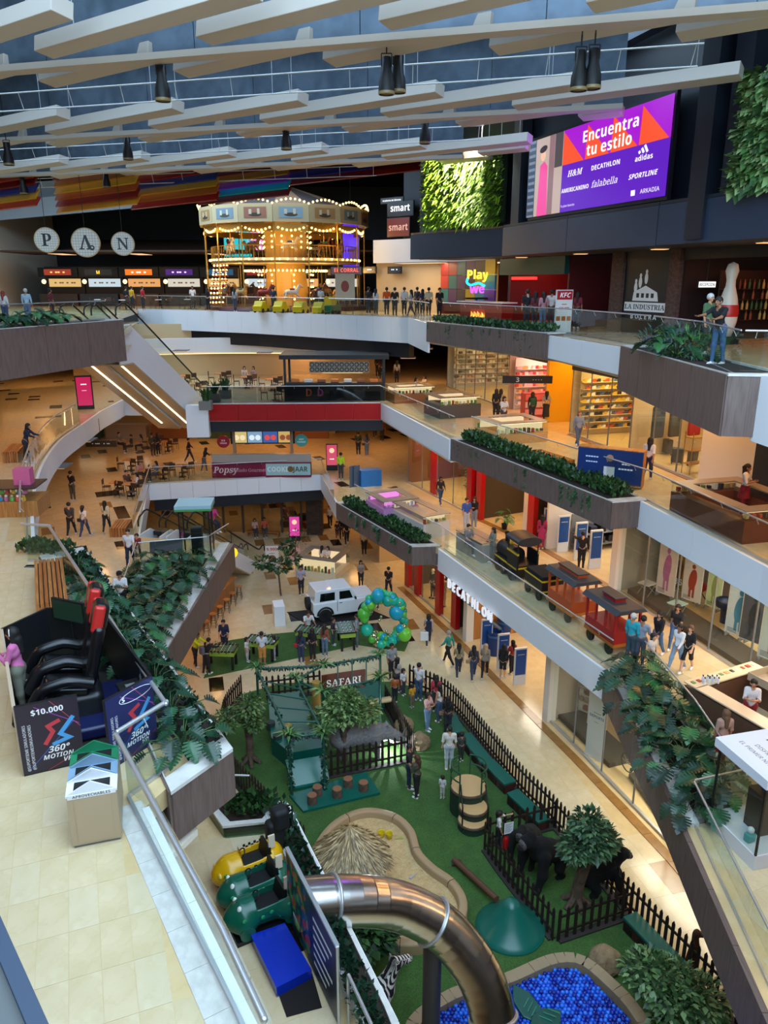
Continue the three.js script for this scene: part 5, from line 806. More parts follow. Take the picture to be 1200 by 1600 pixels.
{
const t = thing('recycling_bin','beige three way recycling bin with green, blue and white hoods','bin',[-3.86,LB,-8.78],0.30),bd = MP({ color: 0xb8a48a,roughness: 0.4,metalness: 0.3 });
new G().box(0.6,0.72,0.98,0,0.4,0).m('body',bd,t);new G().box(0.56,0.05,0.94,0,0.025,0).m('plinth',MAT.grey,t);new G().box(0.44,0.66,0.012,0,0.4,0.492).m('door',bd,t);for (const e of [-1,1]) new G().box(0.012,0.66,0.9,e * 0.3,0.4,0).m('door',bd,t);
[[0x1d7a52,-0.33],[0x7f9cb4,0],[0xe4e6ea,0.33]].forEach(([c,z]) => { const m = col(c,0.45);new G().box(0.62,0.03,0.32,0,0.775,z).m('frame',m,t);for (const e of [-1,1]) new G().add(new THREE.ExtrudeGeometry(new THREE.Shape([[-0.3,0],[0.3,0],[0,0.16]].map(p => new THREE.Vector2(...p))),{ depth: 0.02,bevelEnabled: false }),0,0.79,z + e * 0.14 - 0.01).m('hood_side',m,t);new G().bar([-0.29,0.8,z - 0.13],[0,0.945,z - 0.13],0.02,0.02).m('hood_edge',m,t);new G().box(0.44,0.02,0.2,0,0.79,z).m('opening',MAT.black,t);});
mesh('lettering',rectG(0.58,0.06),textPrint(512,56,'#e4e6ea',[['APROVECHABLES',0.5,0.82,'bold 50px sans-serif','#222']]),t).position.set(0,0.765,0.496);
}
function slatBench(label,p,turn,L = 2.4,w = 0.62,h = 0.46,n = 7) { const t = thing('wooden_bench',label,'bench',p,turn);for (let i = 0;i < n;i++) { const x = -w / 2 + (i + 0.5) * w / n,m = [0xffffff,0xf0dcc8,0xe6ccb0][i % 3];new G().box(w / n - 0.025,0.06,L,x,h - 0.03,0).m('slat',cache['bw' + m] ??= MP({ map: woodT,color: m,roughness: 0.5 }),t,1);for (const e of [-1,1]) new G().box(w / n - 0.025,h - 0.06,0.06,x,(h - 0.06) / 2,e * (L / 2 - 0.03)).m('end_slat',cache['bw' + m],t,1);} new G().box(w - 0.06,0.04,L - 0.1,0,h - 0.09,0).m('frame',MAT.darkwood,t);return t;}
slatBench('reddish slatted wooden bench behind the ride booth',[-7.65,LB,-16.4],0.42,2.9,0.66,0.48);
{ const t = thing('floor_vent','small dark floor vent in the marble near the bench','vent',at(50,885,LB + 0.012));new G().box(0.34,0.02,0.14,0,0.01,0).m('frame',MAT.grey,t);for (let i = 0;i < 5;i++) new G().box(0.3,0.006,0.012,0,0.022,-0.05 + i * 0.025).m('slat',MAT.black,t);}
// steel edge of the viewer's own storey
struct(new G().bar([-0.24,LA + 0.01,-0.79],[-1.8,LA + 0.01,-2.66],0.05,0.06).m('trim_' + (++trimN),MP({ color: 0x1b2a3e,roughness: 0.5 })),'blue grey steel edge at the bottom left corner');
struct(mesh('floor',slabGeo([[-0.24,-0.79],[-1.8,-2.66],[-4.6,-5.1],[-6,-3],[-4,1],[-0.2,1]],null,LA + 0.015,0.02),col(0x4a4c4c,0.9)),'dark grey sheet painting the shade on the floor of the viewer storey');  // dark sheet over the pale slab, its colour stands in for shade
// kiosk of the curved gallery
{
const p = at(20,812,LB),t = thing('toy_kiosk','low kiosk full of toys below the curved railing','kiosk',[p.x - 0.6,LB,p.z - 0.8],0.1);new G().box(2.4,0.5,1.2,0,0.25,0).m('base',MAT.wood,t,1);new G().box(2.4,0.04,1.2,0,0.9,0).m('counter',col(0x3a2c24,0.4),t);mesh('glass_front',rectG(2.4,0.4),MAT.glass,t).position.set(0,0.7,0.6);new G().box(0.5,0.5,0.4,0.7,1.17,0).m('pink_case',col(0xc75a84,0.5),t);
for (let i = 0;i < 24;i++) { const q = thing('toy','small bright toy behind the kiosk glass','toy',[p.x - 1.7 + (i % 12) * 0.18,LB + 0.5 + (i > 11 ? 0.2 : 0),p.z - 0.3 - (i > 11 ? 0.15 : 0)],i,'toys in the low kiosk');new G().rb(0.13,0.14,0.1,0.03,0,0.07,0).m('body',col([0xd0483a,0xe0b030,0x3a8ac0,0xd06aa0,0x62b050][i % 5],0.5),q);new G().sph(0.05,0,0.17,0).m('head',col([0xe0d0c0,0xd0a080][i % 2],0.5),q);}
slatBench('brown bench under the person in blue at the curved railing',at(24,716,LB),0.25,1.8,0.6,0.45);
const k = at(135,640,LB),s = thing('advert_totem','magenta lit advertising totem below the escalators','totem',[k.x,LB,k.z],0.3);new G().box(0.9,1.9,0.16,0,0.98,0).m('case',MAT.black,s);mesh('screen',rectG(0.78,1.6),textPrint(160,320,'#b3174e',[['▬▬▬',0.5,0.3,'bold 40px sans-serif','#fff'],['▬▬▬▬',0.5,0.5,'24px sans-serif','#ffd0e0']],1.2),s).position.set(0,1.05,0.09);
}
// ---------- coin ride terrace of the first storey
function coinCar(label,p,turn,c,dino) {
const t = thing('coin_ride',label,'coin ride',p,turn),m = col(c,0.22);
const caps = [[0,0.38,-0.42,0,0.4,0.4,0.33,0.3],[0,0.36,0.45,0,0.34,0.6,0.27,0.2],[-0.2,0.3,0.42,-0.2,0.3,0.44,0.19,0.19],[0.2,0.3,0.42,0.2,0.3,0.44,0.19,0.19],[-0.22,0.3,-0.44,-0.22,0.3,-0.42,0.2,0.2],[0.22,0.3,-0.44,0.22,0.3,-0.42,0.2,0.2]];
const f0 = fieldOf(caps,0.12),f = (x,y,z) => Math.max(f0(x,y,z),-Math.max(Math.abs(x) - 0.24,Math.abs(z + 0.12) - 0.3,0.42 - y),y - 0.7);
mesh('shell',nets(f,[-0.55,-0.02,-0.9],[0.55,0.8,0.95],0.03),m,t);new G().box(0.46,0.02,0.58,0,0.43,-0.12).box(0.44,0.3,0.06,0,0.6,-0.36,0,-0.2).m('seat',MAT.black,t);new G().add(new THREE.TorusGeometry(0.1,0.015,6,16),0,0.68,0.14,-0.7).m('steering_wheel',MAT.black,t);new G().box(0.7,0.1,1.3,0,0.05,0).m('base',MAT.black,t);new G().box(0.04,0.3,0.14,0.18,0.86,-0.45).m('mirror',col(0xd8c8b0,0.4),t);
for (const [x,z] of [[-1,1],[1,1],[-1,-1],[1,-1]]) new G().cyl(0.15,0.15,0.06,x * 0.36,0.24,z * 0.44,16,0,0,Math.PI / 2).m('wheel',dino ? m : MAT.black,t);
for (const e of [-1,1]) { if (dino) { new G().sph(0.07,e * 0.13,0.62,0.5,0.7,1.2,0.7).m('eye',col(0xe8e8e4,0.3),t);for (let k = 0;k < 7;k++) new G().sph(0.045,e * 0.33,0.42 + 0.1 * Math.sin(k * 2.3),-0.6 + k * 0.18,0.35,1,1).m('spot',col(0x1f9a5a,0.3),t);} else { new G().sph(0.07,e * 0.16,0.45,0.66,1,1,0.6).m('headlight',col(0xe8c860,0.2),t);for (let k = 0;k < 8;k++) new G().box(0.02,0.05,0.05,e * 0.345,0.5 + (k % 2) * 0.05,-0.45 + k * 0.06).m('check',MAT.black,t);} }
if (!dino) mesh('lettering',rectG(0.26,0.1),textPrint(128,48,'#e0b020',[['TAXI',0.5,0.8,'bold 44px sans-serif','#222']]),t).position.set(0,0.74,0.18);
}
coinCar('yellow taxi coin ride behind the green ones',at(390,1372,LC),-1.05,0xd9a40c,false);coinCar('green dinosaur coin ride in the middle of the three',at(400,1405,LC),-1.05,0x0c5844,true);coinCar('green dinosaur coin ride beside the blue mat',at(412,1440,LC),-1.05,0x0c5844,true);
{
const q = px([[392,1462],[445,1443],[487,1516],[432,1545]],LC + 0.2),t = tag(mesh('crash_mat',slabGeo(q,null,LC + 0.22,0.2),col(0x0c2fae,0.22)),'thick shiny blue crash mat on the coin ride terrace','mat'),g = flat(new RoundedBoxGeometry(1,1,1,2,0.05));
tag(mesh('floor_mat',slabGeo(px([[432,1545],[488,1522],[503,1575],[448,1590]],LC),null,LC + 0.02,0.015),col(0x17120f,0.95)),'black rubber mat at the foot of the blue mat','mat');
const a = at(453,1437,LC),b = at(530,1604,LC),w = thing('printed_screen','tall printed board with steel frame beside the blue mat','board',[0,0,0]),A = [a.x,a.z],B = [b.x,b.z];
P2(A,B,LC + 0.05,1.6,0.04).m('board',col(0x14384a,0.3),w);
const art = print(512,256,(x,W,H) => { x.fillStyle = '#123f52';x.fillRect(0,0,W,H);const R = [0x2f7a3a,0xb06a2a,0x1a5a8a,0xc0402a,0x4a9a4a,0x1f4a30];for (let i = 0;i < 60;i++) { x.fillStyle = '#' + R[i % 6].toString(16).padStart(6,'0');x.beginPath();x.ellipse((i * 37) % 240,(i * 61) % 256,10 + i % 17,8 + i % 23,i,0,7);x.fill();} x.fillStyle = '#16243c';x.fillRect(256,0,256,H);x.fillStyle = '#e8eef2';for (let i = 0;i < 6;i++) { x.fillRect(290,46 + i * 32,180 - (i % 3) * 30,12);} });
sheet('print',B,A,LC + 0.08,LC + 1.62,art,w,0.025);sheet('print',A,B,LC + 0.08,LC + 1.62,art,w,0.025);
new G().bar([a.x,LC + 1.68,a.z],[b.x,LC + 1.68,b.z],0.07,0.05).rod([a.x,LC,a.z],[a.x,LC + 1.68,a.z],0.03).rod([b.x,LC,b.z],[b.x,LC + 1.68,b.z],0.03).m('frame',MAT.steel,w);
const h = thing('steel_gate','low bent steel handrail at the end of the printed board','handrail',at(545,1600,LC));new G().path([[0,0,0],[0,1.0,0],[0.02,1.05,0.03],[0.45,1.05,1.0]],0.03,8).m('rail',MAT.steel,h);
const s = thing('covered_stroller','folded black strollers leaning at the coin rides','stroller',at(432,1345,LC),0.5);new G().rb(0.4,1.0,0.3,0.1,0,0.55,0).rb(0.35,0.5,0.35,0.1,0.1,1.1,0.05).m('cover',col(0x0f1114,0.7),s);new G().path([[0.1,1.2,0],[0.35,1.35,0.1],[0.3,0.9,0.25]],0.02).m('handle',MAT.black,s);for (const e of [-1,1]) new G().add(new THREE.TorusGeometry(0.1,0.03,6,14),e * 0.2,0.12,0.1,0,1.57).m('wheel',MAT.black,s);
}
planterBox('white topped planter with ivy beside the printed board',[[-2.2,-15.0],[0.21,-9.6],[1.0,-7.2],[0.45,-7.2],[-0.35,-9.7],[-2.75,-14.9]],LC + 0.35,1.0,0.2,MAT.white,3);
ivyBed('ivy','dark ivy along the planter of the coin ride terrace','plant',[-2.45,-14.8],[0.15,-8.6],0.2,LC + 0.35,1300,0.16,DEEP,{ up: 0.3 });
{ const p = px([[352,1345],[418,1338],[420,1296],[350,1300]],LC);planterBox('low glass sided planter box behind the yellow taxi',[[-3.55,-14.35],[-2.6,-14.5],[-2.4,-15.15],[-4.1,-15.15]],LC + 0.3,0.3,0.1,MAT.greenglass,3);ivyBed('ivy','green shrub in the low box behind the taxi','plant',[-3.6,-14.9],[-2.5,-14.9],0.25,LC + 0.3,420,0.18,GREEN,{ up: 0.3 });}
// ---------- escalators
function escalator(name,label,A,B,w,ceilLED,und = 1.9) {   // A top, B bottom, one lane
const d = B.clone().sub(A),run = Math.hypot(d.x,d.z),t = thing(name,label,'escalator',A,Math.atan2(d.x,d.z)),ry = -d.y,n = Math.round(ry / 0.21);
for (let i = 0;i < n;i++) new G().box(w - 0.5,0.2,run / n,0,-(i + 0.5) * ry / n - 0.1,(i + 0.5) * run / n).m('step',col(0x3a3c3e,0.4,0.6),t);
for (const e of [-1,1]) { const x = e * (w / 2 - 0.1);const side = [[-1.2,0.05],[0,0.05],[run,-ry + 0.05],[run + 1.2,-ry + 0.05],[run + 1.2,-ry - und],[run,-ry - und],[0,-und],[-1.2,-und]].map(p => [p[0],p[1]]);new G().ext(side,0.08,x + 0.04,0,0,0,-Math.PI / 2).m('cladding',MAT.white,t);const gl = new THREE.ShapeGeometry(new THREE.Shape([[-1.0,0.05],[-1.0,0.9],[0,0.95],[run,-ry + 0.95],[run + 1.0,-ry + 0.9],[run + 1.0,-ry + 0.05],[run,-ry + 0.05],[0,0.05]].map(p => new THREE.Vector2(p[0],p[1]))));gl.rotateY(-Math.PI / 2);gl.translate(x,0,0);mesh('balustrade',flat(gl),MAT.glass,t);new G().path([[x,0.5,-1.15],[x,0.9,-1.1],[x,1.0,-0.6],[x,1.0,0],[x,-ry / 2 + 1.0,run / 2],[x,-ry + 1.0,run],[x,-ry + 1.0,run + 0.6],[x,-ry + 0.9,run + 1.1],[x,-ry + 0.5,run + 1.15]],0.045,6,false,48).m('handrail',MAT.black,t);}
const un = new G().bar([0,-und,0],[0,-ry - und,run],w - 0.02,0.06).box(w - 0.02,0.06,1.2,0,-und,-0.6);un.m('underside',MP({ color: 0xc4b496,roughness: 0.15 }),t);
if (ceilLED) new G().bar([ceilLED,-und - 0.06 - 0.2 * ry / run,0.2],[ceilLED,-ry - und - 0.06 + 0.9 * ry / run,run - 0.9],0.08,0.03).m('light_strip',glow(0xffe2b0,5),t);
return t;
}
escalator('escalator','left one of the two escalators between third and second storey',V(-15.1,LA,-40),V(-13.6,LB,-48.2),1.5,0.05);escalator('escalator','right one of the two escalators between third and second storey, with white side',V(-13.55,LA,-40),V(-12.05,LB,-48.2),1.5,0.05);
escalator('escalator','left one of the two escalators down to the ground floor',V(-11.2,LC,-36.6),V(-9.7,LD,-45),1.3,0,1.0);escalator('escalator','right one of the two escalators down to the ground floor',V(-9.8,LC,-36.4),V(-8.3,LD,-44.8),1.3,0,1.0);
{ // information booth beside the ferns
const p = at(305,872,LC),t = thing('glass_booth','tall glass information booth with pale blue roof','booth',[p.x,LC,p.z - 0.6],0.1);for (const [x,z] of [[-1,-1],[1,-1],[-1,1],[1,1]]) new G().box(0.06,2.3,0.06,x * 0.65,1.15,z * 0.55).m('post',MAT.black,t);for (const e of [-1,1]) { mesh('pane',rectG(1.3,2.2),MAT.glass,t).position.set(0,1.15,e * 0.55);const m = mesh('pane',rectG(1.1,2.2),MAT.glass,t);m.position.set(e * 0.65,1.15,0);m.rotation.y = 1.5708;} new G().box(1.6,0.16,1.4,0,2.38,0).m('roof',col(0x9fc4cc,0.4),t);new G().box(1.6,0.1,1.4,0,2.26,0).m('green_edge',col(0x4f9a58,0.4),t);new G().rb(0.5,1.3,0.4,0.05,0,0.65,0).m('stand',MAT.black,t);
const q = at(262,878,LC),s = thing('planter_screen','low dark tilted display behind the ferns','display',[q.x,LC,q.z],0.2);new G().box(1.4,0.5,0.12,0,0.75,0,0,-0.5).m('case',MAT.black,s);for (const e of [-1,1]) new G().box(0.08,0.6,0.3,e * 0.5,0.3,0).m('leg',MAT.black,s);
slatBench('angled wooden bench on the left gallery of the first storey',at(190,832,LC),0.1,1.5,0.8,0.45,6);
}
// ---------- right side, third storey: dark hall front with video screen and living walls
const WA = [[5.9,-39.6],[9.8,-27.4]],WL = [[1.6,-46],[6,-40]];
const lin = (a,b,t) => [a[0] + (b[0] - a[0]) * t,a[1] + (b[1] - a[1]) * t];
const wallPt = (u,W_) => { const p = atWall(u,440,...W_);return [p.x,p.z];};
{
const dk = col(0x131823,0.45),bl = col(0x263348,0.4),e0 = WA[0],e1 = [13.2,-16.8],e2 = [15.6,-9];
struct(new G().bar([e0[0] + 0.6,22,e0[1] - 0.2],[e1[0] + 0.6,22,e1[1] - 0.2],0.2,8).bar([e1[0] + 0.6,22,e1[1] - 0.2],[e2[0] + 0.6,22,e2[1]],0.2,8).m('wall_hall_front',dk),'dark upper wall carrying the video screen');
struct(new G().bar([WL[0][0] + 0.5,22,WL[0][1] - 0.4],[WL[1][0] + 0.5,22,WL[1][1] - 0.4],0.2,8).m('wall_hall_side',dk),'dark upper wall behind the bright green living wall');
const y = (u,v) => atWall(u,v,...WA).y;
for (const [W_,n] of [[[e0,e1],'video screen'],[[e1,e2],'right living wall'],[WL,'bright living wall']]) { const [a,b] = W_;const L = Math.hypot(b[0] - a[0],b[1] - a[1]),g = new THREE.Group();g.name = 'trim_' + (++trimN);scene.add(g);struct(g,'deep blue grey steel band below the ' + n);const k = Math.max(1,Math.round(L / 6));for (let i = 0;i < k;i++) { const p = lin(a,b,(i + 0.003) / k),q = lin(a,b,(i + 0.997) / k);new G().bar([p[0],18.65,p[1]],[q[0],18.65,q[1]],0.3,1.3).m('band_plate',bl,g);new G().bar([p[0] + 0.1,19.36,p[1]],[q[0] + 0.1,19.36,q[1]],0.5,0.1).m('ledge',n === 'bright living wall' ? col(0x7a5a3c,0.5) : dk,g);} const s = new G().bar([a[0] + 1.3,18.02,a[1] - 0.3],[b[0] + 1.3,18.02,b[1] - 0.3],2.8,0.05);s.m('soffit',col(0x2b2420,0.6),g);}
for (const u of [800,1082,1122]) { const p = wallPt(u,WA),o = new G().box(u === 1082 ? 0.9 : 0.5,7,0.8,p[0] + 0.2,21.6,p[1],0.3);struct(o.m('trim_' + (++trimN),dk),['dark steel pillar left of the video screen','broad dark steel pillar right of the video screen','thin dark steel pillar right of the video screen'][[800,1082,1122].indexOf(u)]);}
struct(new G().bar([e0[0] + 0.1,25,e0[1]],[e1[0],25.4,e1[1]],0.5,0.5).m('trim_' + (++trimN),bl),'dark steel header above the video screen');
const A = atWall(826,268,...WA),B = atWall(1048,224,...WA),top = y(1055,145),bot = y(1040,306),t = thing('video_screen','large bright video screen with purple advertisement','screen',[0,0,0]);
new G().bar([A.x + 0.12,(top + bot) / 2,A.z],[B.x + 0.12,(top + bot) / 2,B.z],0.15,top - bot + 0.25).m('case',MAT.black,t);
const art = print(1024,430,(x,W,H) => {
x.fillStyle = '#5b14b8';x.fillRect(0,0,W,H);const bx = W * 0.3;x.fillStyle = '#a012c8';x.fillRect(bx,0,W - bx,H * 0.42);x.fillStyle = '#f0502a';for (let i = 0;i < 4;i++) { const a = bx + i * 180 - 4;x.beginPath();x.moveTo(a,0.42 * H);x.lineTo(a + 8,0.02 * H);x.lineTo(a + 172,0.42 * H);x.fill();}
x.fillStyle = '#b9a49c';x.fillRect(0,0,bx,H);x.fillStyle = '#2f3c52';x.fillRect(0,0,70,H);x.fillStyle = '#6b7c98';for (let i = 0;i < 12;i++) x.fillRect(6,i * 38,58,16);x.fillStyle = '#8a6a70';x.fillRect(190,0,46,H);x.fillStyle = '#4a4548';x.fillRect(238,0,66,H * 0.42);
x.fillStyle = '#e84a9a';x.beginPath();x.moveTo(98,430);x.lineTo(112,150);x.lineTo(150,130);x.lineTo(178,160);x.lineTo(190,430);x.fill();x.fillStyle = '#e8b89a';x.beginPath();x.ellipse(136,95,22,32,0,0,7);x.fill();x.fillStyle = '#2a1a1e';x.beginPath();x.ellipse(136,62,34,18,-0.2,0,7);x.fill();
x.fillStyle = '#fff';x.textAlign = 'center';x.font = 'bold 78px sans-serif';x.fillText('Encuentra',W * 0.63,92);x.fillText('tu estilo',W * 0.63,164);x.font = 'bold italic 44px serif';x.fillText('H&M',W * 0.4,248);x.font = 'bold 34px sans-serif';x.fillText('DECATHLON',W * 0.62,244);x.font = 'bold 34px sans-serif';x.fillText('adidas',W * 0.86,252);for (let i = 0;i < 3;i++) { x.save();x.translate(W * 0.83 + i * 22,222);x.rotate(-0.5);x.fillRect(0,-14 - i * 12,13,14 + i * 12);x.restore();} x.font = 'bold 30px sans-serif';x.fillText('AMERICANINO',W * 0.41,328);x.font = 'italic 44px serif';x.fillText('falabella',W * 0.62,330);x.font = 'bold italic 32px sans-serif';x.fillText('SPORTLINE',W * 0.86,328);x.font = '28px sans-serif';x.fillText('ARKADIA',W * 0.91,402);x.fillRect(W * 0.8,380,26,26);x.font = '16px sans-serif';x.fillText('Tu plan favorito',W * 0.36,404);
},1.15);
sheet('screen_image',[A.x,A.z],[B.x,B.z],bot,top,art,t,0.02);
const sl = new THREE.RectAreaLight(0x8a3ae0,1.6,8,3.4);sl.position.set((A.x + B.x) / 2 - 0.35,(top + bot) / 2,(A.z + B.z) / 2 + 0.1);sl.lookAt(sl.position.x - 3,sl.position.y - 0.5,sl.position.z + 1);scene.add(sl);
// living walls
const living = (label,a,b,y0,y1,n,cols,size,geo,dark) => { const t = thing('living_wall',label,'plant wall',[0,0,0]);P2(a,b,y0,y1 - y0,0.15).m('backing',col(0x1c2a12,0.9),t);foliage(t,n,() => { const s = rnd(),q = lin(a,b,s);return [q[0] - rr(0.08,0.35),rr(y0,y1),q[1] + rr(0,0.2),-1,-0.9,0.5];},size,cols,geo);if (dark) foliage(t,Math.round(n / 2.5),() => { const s = rnd() < 0.6 ? Math.pow(rnd(),2) * 0.45 : 1 - Math.pow(rnd(),2) * 0.15,q = lin(a,b,s);return [q[0] - rr(0.1,0.45),rr(y0,y1),q[1] + rr(0,0.2),-1,0.1,0.5];},size * 0.8,dark,leafGeo);return t;};
{ const a = wallPt(672,WL),b = wallPt(784,WL),y0 = atWall(730,352,...WL).y,y1 = atWall(730,232,...WL).y;living('bright lime green living wall left of the video screen',a,b,y0,y1,3000,LIME,0.42,bladeGeo,OLIVE);}
{ const a = wallPt(1142,WA),b = wallPt(1290,WA),y0 = atWall(1170,296,...WA).y,y1 = atWall(1170,118,...WA).y;living('dark green leafy living wall at the upper right corner',a,b,y0,y1,1500,[0x4f7a3c,0x7fa05c,0x36562c,0x94a86c],0.42,leafGeo,OLIVE);}
}
{ const a = wallPt(690,WL),b = wallPt(772,WL);for (let i = 0;i < 5;i++) { const q = lin(a,b,i / 4),t = thing('wall_washer',`small black spot above the bright living wall, ${ord[i]} from the left`,'spotlight',[q[0] - 1,24.6,q[1] + 0.8]);new G().cyl(0.12,0.12,0.3,0,0,0,12).rod([0,0.1,0],[0,1.4,0],0.02).m('can',MAT.black,t);new G().cyl(0.1,0.1,0.02,0,-0.16,0,12).m('lens',glow(0xfff0d0,3),t);const l = new THREE.SpotLight(0xfff0d0,260,0,0.75,0.6);l.position.set(q[0] - 1,24.4,q[1] + 0.8);l.target.position.set(q[0] + 0.3,20.5,q[1] - 0.2);scene.add(l,l.target);} }
// the shop row below it
const shopMat = { dark: col(0x17171a,0.5),warm: col(0xc9b189,0.7),white: col(0xdcd6cc,0.7),brick: MP({ map: brickT,roughness: 0.85 }),yellow: col(0xd9a012,0.5),pink: col(0xb39a8e,0.7),wine: col(0x5a1418,0.5) };
let lampN = 0;
// one shop: front line a-b, its depth behind to the right, walls and light
function shop(label,a,b,y,o = {}) {
const { d = 5,h = 3.75,mat = shopMat.warm,head = 0.7,headMat = shopMat.dark,glass = 1,power = 9,tint = 0xffd6a0,sides = 1 } = o,g = new THREE.Group();g.name = numbered('wall_shop');scene.add(g);struct(g,label);
const L = Math.hypot(b[0] - a[0],b[1] - a[1]),n = [-(b[1] - a[1]) / L,(b[0] - a[0]) / L],s = n[0] > 0 ? 1 : -1,N = [n[0] * s,n[1] * s],A = [a[0] + N[0] * d,a[1] + N[1] * d],B = [b[0] + N[0] * d,b[1] + N[1] * d];
P2(A,B,y,h,0.15).m('back_wall',mat,g);if (sides) { P2(a,A,y,h,0.12).m('side_wall',mat,g);P2(b,B,y,h,0.12).m('side_wall',mat,g);}
if (head) P2(a,b,y + h - head,head + 0.2,0.2).m('header',headMat,g);
if (glass) { const k = Math.max(1,Math.round(L / 1.8));for (let i = 0;i < k;i++) { const p = lin(a,b,i / k),q = lin(a,b,(i + 1) / k);sheet('pane',p,q,y + 0.08,y + h - head,MAT.glass,g,0);new G().box(0.05,h - head,0.05,p[0],y + (h - head) / 2,p[1]).m('mullion',MAT.grey,g);} P2(a,b,y,0.08,0.1).m('sill',MAT.steel,g);}
const c = lin(lin(a,b,0.5),lin(A,B,0.5),0.42);if (power) { const t = Math.atan2(b[0] - a[0],b[1] - a[1]);panelLamp(c[0],y + h - 0.05,c[1],1.2,Math.min(L * 0.8,6),power,tint,t,'ceiling_light','ceiling light inside ' + label);}
return { A,B,N,L };
}
// wall shelves with goods
function goods(label,itemLabel,a,b,y,rows,per,cols,o = {}) {
const { h = 2.6,y0 = 0.3,dep = 0.3,w = 0.24,ht = 0.16,mat = shopMat.white,name = 'boxed_item',glowing } = o,t = thing('wall_shelf',label,'shelf',[0,0,0]),L = Math.hypot(b[0] - a[0],b[1] - a[1]),ang = Math.atan2(b[0] - a[0],b[1] - a[1]);P2(a,b,y,h + 0.3,0.05).m('backing',mat,t);
const nx = Math.cos(ang),nz = -Math.sin(ang),sd = nx * a[0] + nz * a[1] < 0 ? 1 : -1;
for (let r = 0;r < rows;r++) { const yy = y + y0 + (h - y0) * r / rows;new G().bar([a[0] + nx * sd * dep / 2,yy,a[1] + nz * sd * dep / 2],[b[0] + nx * sd * dep / 2,yy,b[1] + nz * sd * dep / 2],dep,0.03).m('board',mat,t);for (let i = 0;i < per;i++) { if (rnd() < 0.12) continue;const q = lin(a,b,(i + 0.5) / per),m = tag(mesh(name,o.geo || BOX,col(pick(cols),0.55)),itemLabel,o.cat || 'goods','many alike: ' + itemLabel);m.position.set(q[0] + nx * sd * dep * 0.5,yy + 0.016 + (o.geo ? 0 : ht / 2),q[1] + nz * sd * dep * 0.5);m.rotation.y = ang + (o.geo ? rr(-0.2,0.2) : 0);if (!o.geo) m.scale.set(rr(0.5,0.8) * dep,ht * rr(0.7,1.2),w * rr(0.6,0.95));} }
return t;
}
const shoeGeo = (() => { const g = new G().ext([[-0.13,0],[0.14,0],[0.15,0.05],[0.06,0.07],[-0.02,0.13],[-0.12,0.14]],0.07,0,0,-0.035,0,0,0,0.01).geo();g.rotateY(1.57);return g;})();
